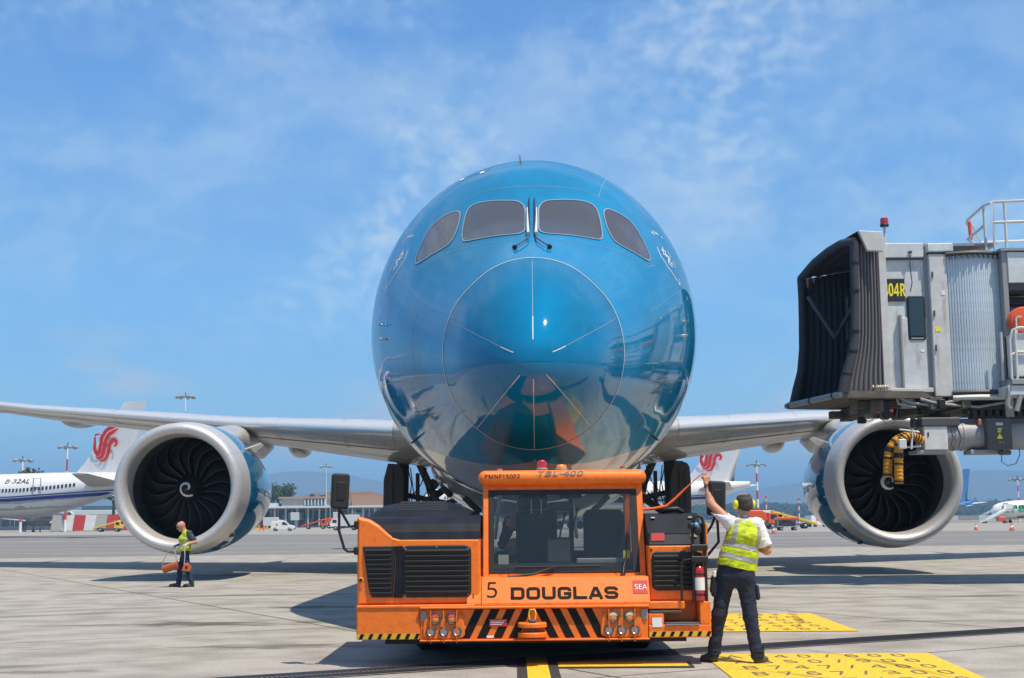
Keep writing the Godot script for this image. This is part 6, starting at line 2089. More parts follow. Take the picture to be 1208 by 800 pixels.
	var fr = Transform3D(Basis(Vector3.RIGHT, -lean), Vector3(0, 0.90, -0.30))  # the plane of the windscreen, y measured up it
	var hh = 1.06
	for q in [[-0.575, -0.505, -0.02, hh + 0.06], [1.225, 1.30, -0.02, hh + 0.06], [-0.505, 1.225, -0.02, 0.052], [-0.505, 1.225, hh - 0.02, hh + 0.06]]:
		g = Geo.new()
		g.box(Vector3((q[0] + q[1]) / 2.0, (q[2] + q[3]) / 2.0, -0.05), Vector3(q[1] - q[0], q[3] - q[2], 0.1), 0.008)
		part(g, "cab_frame", M.orange, t).transform = fr
	for q in [[-0.507, -0.445, 0.05, hh - 0.018], [1.15, 1.227, 0.05, hh - 0.018], [-0.445, 1.15, 0.05, 0.072], [-0.445, 1.15, hh - 0.075, hh - 0.018]]:
		g = Geo.new()
		g.box(Vector3((q[0] + q[1]) / 2.0, (q[2] + q[3]) / 2.0, 0.0), Vector3(q[1] - q[0], q[3] - q[2], 0.02), 0.003)
		part(g, "windscreen_border", M.black, t).transform = fr
	g = Geo.new()
	g.quad(Vector3(-0.45, 0.065, 0.0), Vector3(1.155, 0.065, 0.0), Vector3(1.155, hh - 0.07, 0.0), Vector3(-0.45, hh - 0.07, 0.0))
	part(g, "windscreen", M.glass, t).transform = fr
	g = Geo.new()
	var bp = []
	var br = []
	for k in 9:
		var a = PI / 2.0 * k / 8.0
		bp.append(Vector3(-0.545 - 0.085 * cos(a), 2.045, -0.58)); br.append(maxf(0.088 * sin(a), 0.004))
	for k in range(8, -1, -1):
		var a = PI / 2.0 * k / 8.0
		bp.append(Vector3(1.265 + 0.085 * cos(a), 2.045, -0.58)); br.append(maxf(0.088 * sin(a), 0.004))
	g.tube(bp, br, 24)
	var brow = part(g, "roof_brow", M.orange, t)
	words("PMNF15002", 0.05, brow, "fleet_code", M.ink, Transform3D(Basis(Vector3.RIGHT, -0.22), Vector3(-0.345, 2.062, -0.4915)), 0.004, false, 1.12)
	words("TBL-400", 0.062, brow, "model_lettering", M.grey_ink, Transform3D(Basis(Vector3.RIGHT, -0.55), Vector3(0.34, 2.092, -0.502)), 0.004, true, 1.7, 0.35)
	g = Geo.new()
	along_x(g, [[-0.56, 2.125], [-0.56, 1.99], [-2.35, 1.97], [-2.35, 2.07], [-2.2, 2.11]], -0.57, 1.29)
	part(g, "cab_roof", M.orange, t)
	for x in [-0.56, 1.21]:
		block(t, "rear_post", M.orange, x, x + 0.08, 0.9, 1.99, -2.3, -2.2, 0.01)
		block(t, "cab_side", M.orange, x + 0.01, x + 0.07, 0.6, 1.12, -2.28, -0.45, 0.005)
		block(t, "middle_post", M.black, x + 0.02, x + 0.06, 1.12, 1.99, -1.35, -1.28)
		g = Geo.new()
		g.quad(Vector3(x + 0.04, 1.12, -2.2), Vector3(x + 0.04, 1.12, -0.40), Vector3(x + 0.04, 1.98, -0.62), Vector3(x + 0.04, 1.98, -2.2))
		part(g, "side_window", M.glass, t)
	g = Geo.new()
	g.quad(Vector3(-0.48, 1.12, -2.26), Vector3(1.21, 1.12, -2.26), Vector3(1.21, 1.97, -2.26), Vector3(-0.48, 1.97, -2.26))
	part(g, "rear_window", M.glass, t)
	block(t, "cab_back", M.orange, -0.48, 1.21, 0.6, 1.12, -2.3, -2.22)
	block(t, "rear_mullion", M.black, 0.50, 0.56, 1.12, 1.97, -2.30, -2.24)
	block(t, "rear_rim", M.black, -0.48, 1.21, 1.90, 1.97, -2.29, -2.23)
	# inside the cab
	block(t, "cab_floor", M.dark_grey, -0.48, 1.21, 0.58, 0.62, -2.2, -0.3)
	g = Geo.new()
	along_x(g, [[-0.42, 0.93], [-0.44, 1.0], [-0.66, 1.05], [-0.8, 1.0], [-0.8, 0.62], [-0.4, 0.62]], -0.48, 1.2)
	part(g, "dashboard", M.seat, t)
	block(t, "dash_tray", M.grey, 0.52, 1.08, 0.98, 1.10, -0.72, -0.66, 0.01)
	block(t, "paper_sheet", M.panel_pale, 0.5, 0.74, 1.012, 1.018, -0.56, -0.46)
	block(t, "paper_sheet", M.panel_pale, -0.40, -0.28, 1.0, 1.15, -0.64, -0.62)
	block(t, "yellow_card", mat(0.6, 0.75, 0.02, 0.6), 1.055, 1.135, 1.10, 1.19, -0.50, -0.49)
	g = Geo.new()
	g.box(Vector3(0.32, 1.19, -0.78), Vector3(0.31, 0.31, 0.06), 0.015)
	var mon = part(g, "monitor", M.black, t)
	block(mon, "monitor_screen", M.dark_glass, 0.19, 0.45, 1.06, 1.32, -0.75, -0.745)
	block(mon, "monitor_foot", M.black, 0.28, 0.36, 0.98, 1.04, -0.8, -0.74)
	for q in [[0.06, 1.02], [0.88, 1.02]]:
		g = Geo.new()
		g.box(Vector3(q[0], 1.34, -1.16), Vector3(0.50, 0.66, 0.12), 0.05)
		var se = part(g, "seat", M.seat, t)
		g = Geo.new()
		g.box(Vector3(q[0], 1.0, -1.42), Vector3(0.5, 0.14, 0.52), 0.05)
		part(g, "cushion", M.seat, se)
		g = Geo.new()
		g.box(Vector3(q[0], 0.80, -1.42), Vector3(0.3, 0.28, 0.3), 0.03)
		part(g, "pedestal", M.black, se)
		if q[0] < 0.5:
			g = Geo.new()
			g.box(Vector3(q[0], 1.78, -1.17), Vector3(0.27, 0.20, 0.1), 0.04)
			part(g, "headrest", M.seat, se)
			for x in [-0.06, 0.06]:
				g = Geo.new()
				g.rod(Vector3(q[0] + x, 1.62, -1.12), Vector3(q[0] + x, 1.80, -1.11), 0.008)
				part(g, "headrest_post", M.silver, se)
	g = Geo.new()
	var wheel = []
	for k in 24: wheel.append(Vector3(0.06 + 0.19 * cos(TAU * k / 24), 1.32 + 0.11 * sin(TAU * k / 24), -1.86 - 0.12 * sin(TAU * k / 24)))
	g.tube(wheel, 0.014, 8, false, true)
	g.rod(Vector3(0.06, 1.32, -1.86), Vector3(0.06, 0.7, -2.0), 0.035)
	g.rod(Vector3(-0.12, 1.32, -1.86), Vector3(0.24, 1.32, -1.86), 0.012)
	part(g, "steering_wheel", M.black, t)
	block(t, "rear_console", M.seat, -0.46, 1.2, 0.62, 1.16, -2.2, -1.95, 0.02)
	for q in [[0.50, 1.5], [0.34, 1.45], [0.72, 1.42]]:
		g = Geo.new()
		g.tube([Vector3(q[0], 1.16, -2.0), Vector3(q[0] + 0.05, q[1], -1.98), Vector3(q[0] + 0.1, q[1] + 0.16, -2.0)], 0.012, 6)
		g.ball(Vector3(q[0] + 0.1, q[1] + 0.18, -2.0), 0.03, 10, 6)
		part(g, "control_lever", M.black, t)
	block(t, "roof_console", M.black, 0.34, 0.60, 1.80, 1.97, -0.95, -0.78, 0.02)
	block(t, "cab_mirror", M.black, 0.2, 0.48, 1.66, 1.76, -0.82, -0.79, 0.02)
	for x in [0.0, 0.78]: block(t, "sun_visor", M.grey, x - 0.16, x + 0.2, 1.86, 1.885, -1.0, -0.7, 0.005)
	# wipers and their shadows fall on the panel
	for q in [[[-0.30, 0.885], [0.02, 0.94], [0.26, 1.02], [0.78, 1.025]], [[1.005, 0.895], [1.04, 1.0], [1.08, 1.15], [1.11, 1.40]]]:
		g = Geo.new()
		var a = Vector3(q[0][0], q[0][1], -0.20)
		var up = func(p): return Vector3(p[0], p[1], -0.30 - (p[1] - 0.90) * 0.286 + 0.045)
		g.tube([a, a + Vector3(0.02, 0.02, 0.03), up.call(q[1]), up.call(q[2])], [0.024, 0.022, 0.015, 0.009], 8)
		var wp = part(g, "wiper", M.black, t)
		g = Geo.new()
		g.tube([up.call(q[2]).lerp(up.call(q[3]), -0.9) + Vector3(0, 0, -0.015), up.call(q[3]) + Vector3(0, 0, -0.015)], 0.009, 6)
		part(g, "wiper_blade", M.black, wp)
		g = Geo.new()
		g.ball(a, 0.03, 12, 8)
		part(g, "wiper_boss", M.black, wp)
		g = Geo.new()
		g.tube([a + Vector3(-0.03, 0.0, 0.01), a + Vector3(-0.09, 0.07, 0.03), a + Vector3(-0.02, 0.09, 0.04), a + Vector3(0.03, 0.04, 0.03)], 0.004, 5)
		part(g, "washer_hose", M.black, wp)
	for q in [[-0.08], [-0.02], [0.86], [0.92]]:
		g = Geo.new()
		disc(g, Vector3(q[0], 1.965, -0.575), 0.011, 0.012, 10, 0.003)
		part(g, "bolt", M.silver, t)
	# beacons on the roof
	for q in [[0.13, 0.056, 0.10, M.red_lens, 2.125, -0.8], [0.36, 0.062, 0.055, M.amber_lens, 2.115, -0.75], [1.10, 0.03, 0.04, M.red_lens, 2.11, -0.9], [-0.38, 0.03, 0.03, M.red_lens, 2.11, -0.9]]:
		g = Geo.new()
		g.lathe(V2([[0, 0], [q[1] * 1.2, 0], [q[1] * 1.2, 0.04], [q[1], 0.045]]), Transform3D(Basis.IDENTITY, Vector3(q[0], q[4], q[5])), 20)
		var bc = part(g, "beacon", M.grey, t)
		g = Geo.new()
		g.lathe(V2([[q[1], 0.04], [q[1] * 0.97, q[2] * 0.75 + 0.04], [q[1] * 0.6, q[2] + 0.035], [0, q[2] + 0.04]]), Transform3D(Basis.IDENTITY, Vector3(q[0], q[4], q[5])), 20)
		part(g, "beacon_lens", q[3], bc)
	g = Geo.new()
	g.ball(Vector3(0.36, 2.185, -0.69), 0.016, 10, 6)
	part(g, "lit_bulb", M.amber_lit, t)
	# right side: dark bonnet, grille, steps
	g = Geo.new()
	g.prism(V2([[1.312, 0.63], [1.97, 0.63], [1.975, 1.22], [1.95, 1.255], [1.312, 1.255]]), -2.9, -0.12, Transform3D.IDENTITY, 0.02)
	part(g, "right_housing", M.orange, t)
	g = Geo.new()
	along_x(g, [[-0.13, 1.25], [-0.15, 1.385], [-0.42, 1.60], [-0.55, 1.615], [-2.9, 1.62], [-2.9, 1.25]], 1.312, 1.93)
	var rb = part(g, "right_bonnet", M.bonnet, t)
	g = Geo.new()
	along_x(g, [[-0.128, 1.262], [-0.142, 1.38], [-0.16, 1.38], [-0.16, 1.262]], 1.33, 1.90)
	part(g, "bonnet_face", M.dark_grey, rb)
	block(rb, "bonnet_seam", M.black, 1.312, 1.93, 1.378, 1.388, -0.16, -0.14)
	block(rb, "red_sticker", M.pink_label, 1.35, 1.50, 1.305, 1.39, -0.136, -0.125)
	block(rb, "cream_sticker", M.cream, 1.80, 1.87, 1.345, 1.385, -0.134, -0.125)
	for x in [1.37, 1.80]: block(rb, "bonnet_catch", M.silver, x, x + 0.05, 1.552, 1.572, -0.40, -0.33, 0.004)
	g = Geo.new()
	g.tube([Vector3(1.52, 1.63, -0.55), Vector3(1.56, 1.66, -0.5), Vector3(1.70, 1.665, -0.5), Vector3(1.76, 1.63, -0.55)], 0.03, 8)
	part(g, "bonnet_handle", M.black, rb)
	g = Geo.new()
	g.prism(rounded_rect(1.345, 1.93, 0.745, 1.185, 0.07), -0.12, -0.085, Transform3D.IDENTITY, 0.01)
	gl = part(g, "right_grille", M.black, t)
	for k in 7:
		g = Geo.new()
		g.box(Vector3(1.63, 0.80 + k * 0.0545, -0.078), Vector3(0.53, 0.026, 0.036), 0.004, Basis(Vector3.RIGHT, 0.6))
		part(g, "slat", M.black, gl)
	g = Geo.new()
	disc(g, Vector3(1.345, 1.20, -0.12), 0.015, 0.02, 10)
	part(g, "knob", M.black, t)
	for q in [[1.285, 1.985, 0.235, 0.375, -0.9, 0.02], [1.86, 1.985, 0.375, 0.63, -0.9, 0.02], [1.285, 1.46, 0.375, 0.50, -0.9, 0.0], [1.285, 1.70, 0.545, 0.63, -0.95, -0.02], [1.46, 1.86, 0.375, 0.63, -0.95, -0.28]]:
		block(t, "step_frame", M.orange, q[0], q[1], q[2], q[3], q[4], q[5], 0.01)
	for q in [[1.47, 1.855, 0.377, 0.40, -0.28, 0.03], [1.30, 1.66, 0.505, 0.528, -0.2, 0.0]]:
		block(t, "step_tread", M.dark_grey, q[0], q[1], q[2], q[3], q[4], q[5], 0.004)
	block(t, "step_edge", M.grey, 1.47, 1.855, 0.372, 0.382, 0.028, 0.04)
	block(t, "white_label", M.white, 1.325, 1.435, 0.35, 0.455, 0.02, 0.026)
	hazard(t, 1.29, 1.98, 0.245, 0.30, 0.024)
	# handrails beside the steps
	g = Geo.new()
	g.tube([Vector3(1.80, 0.63, 0.0), Vector3(1.805, 1.48, 0.0), Vector3(1.825, 1.56, 0.0), Vector3(1.87, 1.585, 0.0), Vector3(1.915, 1.56, 0.0), Vector3(1.935, 1.48, 0.0), Vector3(1.945, 0.63, 0.0)], 0.018, 10)
	part(g, "handrail", M.black, t)
	g = Geo.new()
	g.tube([Vector3(1.665, 0.63, 0.0), Vector3(1.665, 1.04, 0.0), Vector3(1.69, 1.085, 0.0), Vector3(1.80, 1.10, 0.0)], 0.014, 10)
	part(g, "handrail", M.black, t)
	for y in [1.06, 1.19]: block(t, "rail_bracket", M.black, 1.78, 1.97, y, y + 0.07, -0.06, 0.03, 0.01)
	block(t, "orange_edge", M.orange, 1.955, 1.985, 1.12, 1.50, -0.5, -0.08, 0.01)
	g = Geo.new()
	g.ball(Vector3(1.79, 1.47, 0.03), Vector3(0.045, 0.04, 0.04), 12, 8); g.ball(Vector3(1.86, 1.42, 0.02), Vector3(0.05, 0.06, 0.04), 12, 8)
	part(g, "work_lamp", M.black, t)
	g = Geo.new()
	g.ball(Vector3(1.845, 1.48, 0.03), 0.03, 10, 6)
	part(g, "blue_cap", M.sky_blue, t)
	# mirrors on bent arms
	for q in [[-2.19, 1.70, 2.10, -0.05, [[-1.99, 1.51, -0.1], [-2.08, 1.50, -0.06], [-2.195, 1.70, -0.05]], [[-1.99, 1.22, -0.08], [-2.10, 1.22, -0.05], [-2.14, 1.25, -0.05], [-2.20, 1.45, -0.05], [-2.20, 1.75, -0.05]]], [2.14, 1.57, 1.99, -0.35, [[1.96, 1.32, -0.3], [2.07, 1.46, -0.35], [2.12, 1.58, -0.35]], [[1.96, 1.10, -0.3], [2.03, 1.14, -0.35], [2.15, 1.28, -0.35], [2.14, 1.60, -0.35]]]]:
		g = Geo.new()
		g.prism(rounded_rect(-0.10, 0.10, -0.20, 0.20, 0.035), -0.05, 0.05, Transform3D(Basis(Vector3.BACK, -0.04) * Basis(Vector3.UP, 0.25), Vector3(q[0], (q[1] + q[2]) / 2.0, q[3])), 0.02)
		var mi = part(g, "mirror", M.rubber, t)
		for a in [q[4], q[5]]:
			g = Geo.new()
			var pp = []
			for p in a: pp.append(Vector3(p[0], p[1], p[2]))
			g.tube(pp, 0.016, 8)
			part(g, "mirror_arm", M.black, mi)
		g = Geo.new()
		g.prism(rounded_rect(-0.085, 0.085, -0.18, 0.18, 0.03), -0.056, -0.0505, Transform3D(Basis(Vector3.BACK, -0.04) * Basis(Vector3.UP, 0.25), Vector3(q[0], (q[1] + q[2]) / 2.0, q[3])))
		part(g, "mirror_glass", M.silver, mi)
		g = Geo.new()
		g.prism(rounded_rect(-0.05, 0.05, -0.1, 0.1, 0.02), 0.05, 0.058, Transform3D(Basis(Vector3.BACK, -0.04) * Basis(Vector3.UP, 0.25), Vector3(q[0], (q[1] + q[2]) / 2.0, q[3])), 0.003)
		part(g, "mirror_pad", M.black, mi)
	for y in [1.18, 1.47]: block(t, "mirror_bracket", M.black, -2.03, -1.975, y, y + 0.09, -0.16, -0.03, 0.01)
	block(t, "mirror_clip", M.yellow, -2.025, -1.98, 1.55, 1.575, -0.1, -0.05)
	# wheels and the cradle arms behind
	for q in [[-1.25, -2.2], [1.3, -2.2], [-1.3, -6.6], [1.35, -6.6]]:
		g = Geo.new()
		g.lathe(V2([[0, -0.2], [0.3, -0.22], [0.5, -0.22], [0.565, -0.15], [0.565, 0.15], [0.5, 0.22], [0.3, 0.22], [0, 0.2]]), Transform3D(Basis(Vector3.BACK, PI / 2), Vector3(q[0], 0.484, q[1])), 28)
		part(g, "wheel", M.tyre, t)
	for s in [-1, 1]: block(t, "cradle_arm", M.orange, (-1.95 if s < 0 else 1.0), (-1.0 if s < 0 else 1.95), 0.3, 1.15, -8.6, -2.92, 0.03)
	block(t, "cradle_bridge", M.orange, -1.0, 1.0, 0.55, 0.9, -3.6, -2.9, 0.02)

func hazard(t, x0, x1, y0, y1, z):
	var hz = block(t, "hazard_strip", M.hazard, x0, x1, y0, y1, z - 0.008, z)
	var h = y1 - y0
	var n = int((x1 - x0) / 0.088)
	for k in n:
		var x = x0 + 0.02 + (x1 - x0 - 0.08) * k / (n - 1.0)
		var g = Geo.new()
		g.prism(V2([[x, y0], [x + 0.04, y0], [x + 0.04 + h * 0.45, y1], [x + h * 0.45, y1]]), z, z + 0.003)
		part(g, "black_bar", M.stripe, hz)

# square-built capitals drawn as strokes with rounded corners
func block_letters(parent, text, xf, h, w, pitch, st):
	var W = w - st
	var Hh = h - st
	var shapes = {
		"D": [[[0, 0], [W, 0, 1], [W, Hh, 1], [0, Hh], [0, 0]]],
		"O": [[[W / 2, 0], [W, 0, 1], [W, Hh, 1], [0, Hh, 1], [0, 0, 1], [W / 2, 0]]],
		"U": [[[0, Hh + st / 2], [0, 0, 1], [W, 0, 1], [W, Hh + st / 2]]],
		"G": [[[W, Hh * 0.72], [W, Hh, 1], [0, Hh, 1], [0, 0, 1], [W, 0, 1], [W, Hh * 0.45], [W * 0.45, Hh * 0.45]]],
		"L": [[[0, Hh + st / 2], [0, 0], [W + st / 2, 0]]],
		"A": [[[-st * 0.2, -st / 2], [W * 0.5 - st * 0.12, Hh + st * 0.35]], [[W + st * 0.2, -st / 2], [W * 0.5 + st * 0.12, Hh + st * 0.35]], [[W * 0.2, Hh * 0.22], [W * 0.8, Hh * 0.22]]],
		"S": [[[W, Hh * 0.74], [W, Hh, 1], [0, Hh, 1], [0, Hh * 0.5, 1], [W, Hh * 0.5, 1], [W, 0, 1], [0, 0, 1], [0, Hh * 0.26]]],
	}
	for k in text.length():
		var g = Geo.new()
		for stroke in shapes[text[k]]:
			var q = []
			for j in stroke.size():
				var p = Vector2(stroke[j][0], stroke[j][1])
				if stroke[j].size() > 2:
					var a = (Vector2(stroke[j - 1][0], stroke[j - 1][1]) - p).normalized() * st * 0.75
					var b = (Vector2(stroke[j + 1][0], stroke[j + 1][1]) - p).normalized() * st * 0.75
					for i in 7:
						var f = i / 6.0
						q.append((p + a).lerp(p, f).lerp(p.lerp(p + b, f), f))
				else: q.append(p)
			for j in q.size() - 1:  # straight runs are laid end to end so that sharp corners stay square
				var d = (q[j + 1] - q[j]).normalized()
				var nn = Vector2(-d.y, d.x) * st / 2
				var a2 = q[j] - d * (st / 2 if j > 0 and (q[j] - q[j - 1]).normalized().dot(d) < 0.3 else 0.001)
				var b2 = q[j + 1] + d * (st / 2 if j + 2 < q.size() and (q[j + 2] - q[j + 1]).normalized().dot(d) < 0.3 else 0.001)
				if j == 0 and text[k] in "DO" and q[0].distance_to(q[-1]) < 0.001 and text[k] == "D": a2 -= d * st / 2
				var poly = [a2 + nn, a2 - nn, b2 - nn, b2 + nn]
				var off = Vector3(st / 2 + pitch * k, st / 2, 0.0004 * (j % 3))
				g.face([Vector3(poly[0].x, poly[0].y, 0) + off, Vector3(poly[1].x, poly[1].y, 0) + off, Vector3(poly[2].x, poly[2].y, 0) + off, Vector3(poly[3].x, poly[3].y, 0) + off], off - Vector3(0, 0, 1))
		part(g, "lettering", M.ink, parent).transform = xf

# ---------------------------------------------------------------- people
# a hand from the wrist along dir; palm faces the way fingers curl; thumb lies on the thumb side
func hand(g, wrist: Vector3, dir: Vector3, palm: Vector3, thumb: Vector3, curl, s = 1.0):
	var b = Body.new()
	dir = dir.normalized()
	palm = (palm - dir * palm.dot(dir)).normalized()
	thumb = (thumb - dir * thumb.dot(dir) - palm * thumb.dot(palm)).normalized()
	b.chain([wrist - dir * 0.03, wrist + dir * 0.01], [0.027 * s, 0.026 * s], 0.012)
	for k in 4:
		var off = thumb * (0.030 - 0.020 * k) * s
		var base = wrist + dir * (0.085 - 0.004 * absf(k - 1.0)) * s + off
		b.bone(wrist + dir * 0.012 + off * 0.7, base, 0.015 * s, 0.0125 * s, 0.012)
		var d = dir
		var p = base
		var lens = [[0.042, 0.025, 0.020], [0.046, 0.029, 0.021], [0.043, 0.027, 0.020], [0.034, 0.021, 0.018]][k]
		for j in 3:
			d = d.rotated(thumb.cross(Vector3.ZERO) if false else dir.cross(palm).normalized(), curl * (0.8 + 0.25 * j) + 0.05 * k)
			var e = p + d * lens[j] * s
			b.bone(p, e, (0.0095 - 0.0008 * j) * s, (0.0088 - 0.0008 * j) * s, 0.003)
			p = e
	var tb = wrist + dir * 0.025 * s + thumb * 0.022 * s
	var t1 = tb + (dir * 0.6 + thumb * 0.55 + palm * 0.35).normalized() * 0.042 * s
	var t2 = t1 + (dir * 0.7 + palm * (0.3 + curl * 0.4)).normalized() * 0.030 * s
	b.chain([tb, t1, t2], [0.0145 * s, 0.0110 * s, 0.0095 * s], 0.006)
	b.build(g, 0.0035)

func head(g, c: Vector3, f: Vector3, up: Vector3, neck: Vector3):
	var b = Body.new()
	f = f.normalized()
	up = (up - f * up.dot(f)).normalized()
	var sd = f.cross(up)
	b.bone(c - f * 0.022 + up * 0.035, c + f * 0.022 + up * 0.034, 0.079, 0.074, 0.03)
	b.bone(c - f * 0.03 + up * 0.0, c + f * 0.03 - up * 0.01, 0.068, 0.064, 0.04)
	b.bone(c + f * 0.04 - up * 0.03, c + f * 0.062 - up * 0.085, 0.052, 0.032, 0.03)
	for s in [-1, 1]:
		b.bone(c + sd * s * 0.05 - up * 0.035, c + sd * s * 0.02 + f * 0.065 - up * 0.088, 0.026, 0.022, 0.03)
		b.bone(c + sd * s * 0.074 + up * 0.012 - f * 0.004, c + sd * s * 0.080 - up * 0.022, 0.017, 0.012, 0.006)
		b.bone(c + sd * s * 0.016 + f * 0.094 + up * 0.030, c + sd * s * 0.045 + f * 0.080 + up * 0.028, 0.011, 0.010, 0.012)
	b.bone(c + f * 0.094 + up * 0.012, c + f * 0.113 - up * 0.024, 0.010, 0.0145, 0.010)
	b.bone(c + f * 0.082 - up * 0.052 - sd * 0.02, c + f * 0.082 - up * 0.052 + sd * 0.02, 0.012, 0.012, 0.008)
	b.bone(c - f * 0.025 - up * 0.06, neck, 0.055, 0.062, 0.03)
	b.build(g, 0.005)

# hair or a cap of it: the skull grown a little and cut off at the brow and nape
func hair(c, f, up, grow, front, low):
	var g = Geo.new()
	var b = Body.new()
	f = f.normalized()
	up = (up - f * up.dot(f)).normalized()
	b.bone(c - f * 0.022 + up * 0.035, c + f * 0.022 + up * 0.034, 0.079 + grow, 0.074 + grow, 0.03)
	b.bone(c - f * 0.03 - up * 0.01, c + f * 0.02 - up * 0.01, 0.068 + grow, 0.066 + grow, 0.04)
	b.bone(c - f * 0.045 - up * 0.03, c - f * 0.04 - up * 0.075, 0.05 + grow, 0.038 + grow, 0.03)
	if front < 0.04: b.cut(c + up * 0.100 - f * 0.02, (up + f * 0.25).normalized())
	b.cut(c + f * front, (f - up * 0.25).normalized())
	b.cut(c - up * low, -up)
	b.build(g, 0.005, 0.0, 0.009, 4)
	return g

# the part of a mesh between two parallel planes, lifted off its surface
func band(src: Geo, normal: Vector3, d0: float, d1: float, lift: float, keep = null):
	var g = Geo.new()
	for k in range(0, src.ix.size(), 3):
		var poly = []
		for j in [0, 2, 1]: poly.append([src.v[src.ix[k + j]], src.n[src.ix[k + j]]])
		for side in [[normal, d0], [-normal, -d1]] if keep == null else [[normal, d0], [-normal, -d1], [keep[0], keep[1]]]:
			var out = []
			for j in poly.size():
				var a = poly[j]
				var b = poly[(j + 1) % poly.size()]
				var da = side[0].dot(a[0]) - side[1]
				var db = side[0].dot(b[0]) - side[1]
				if da >= 0: out.append(a)
				if (da >= 0) != (db >= 0):
					var t = da / (da - db)
					out.append([a[0].lerp(b[0], t), a[1].lerp(b[1], t)])
			poly = out
			if poly.size() < 3: break
		if poly.size() < 3: continue
		var base = g.v.size()
		for p in poly:
			g.v.append(p[0] + p[1] * lift); g.n.append(p[1]); g.uv.append(Vector2(p[0].x, p[0].y))
		for j in range(1, poly.size() - 1): g.ix.append_array([base, base + j + 1, base + j])
	return g

func shoe(g, heel: Vector3, toe: Vector3, h):
	var b = Body.new()
	var f = (toe - heel).normalized()
	b.bone(heel + Vector3(0, 0.045, 0) + f * 0.03, toe + Vector3(0, 0.035, 0) - f * 0.05, 0.043, 0.044, 0.03)
	b.bone(heel + Vector3(0, 0.08, 0) + f * 0.03, heel + Vector3(0, h, 0) + f * 0.035, 0.045, 0.043, 0.03)
	b.bone(heel + Vector3(0, 0.07, 0) + f * 0.08, toe + Vector3(0, 0.045, 0) - f * 0.06, 0.04, 0.035, 0.03)
	b.cut(heel + Vector3(0, 0.004, 0), Vector3.DOWN)
	b.build(g, 0.008)

func shoes(t, feet, m):
	for q in feet:
		var g = Geo.new()
		shoe(g, q[0], q[1], 0.11)
		var s = part(g, "shoe", m, t)
		var f = (q[1] - q[0])
		f.y = 0; f = f.normalized()
		var sd = Vector3(-f.z, 0, f.x)
		g = Geo.new()
		var out = []
		for k in 20:
			var a = TAU * k / 20.0
			var c = q[0].lerp(q[1], 0.5)
			out.append(Vector2(cos(a) * 0.145 * (1.0 if cos(a) > 0 else 0.95), sin(a) * (0.052 if cos(a) > 0 else 0.045)))
		var base = q[0].lerp(q[1], 0.47)
		g.prism(out, 0.0, 0.024, Transform3D(Basis(f, Vector3.UP.cross(f), Vector3.UP), base), 0.004)
		part(g, "sole", M.rubber, s)
		g = Geo.new()
		for k in 4: g.tube([base + f * (0.02 + 0.022 * k) + sd * 0.035 + Vector3(0, 0.085 - 0.006 * k, 0), base + f * (0.02 + 0.022 * k) + Vector3(0, 0.102 - 0.011 * k, 0), base + f * (0.02 + 0.022 * k) - sd * 0.035 + Vector3(0, 0.085 - 0.006 * k, 0)], 0.008, 6)
		g.tube([q[0] + Vector3(0, 0.07, 0) - f * 0.012 + sd * 0.02, q[0] + Vector3(0, 0.12, 0) - f * 0.014, q[0] + Vector3(0, 0.07, 0) - f * 0.012 - sd * 0.02], 0.009, 6)
		part(g, "laces", M.green, s)

func people():
	near_worker()
	far_worker()
	driver()

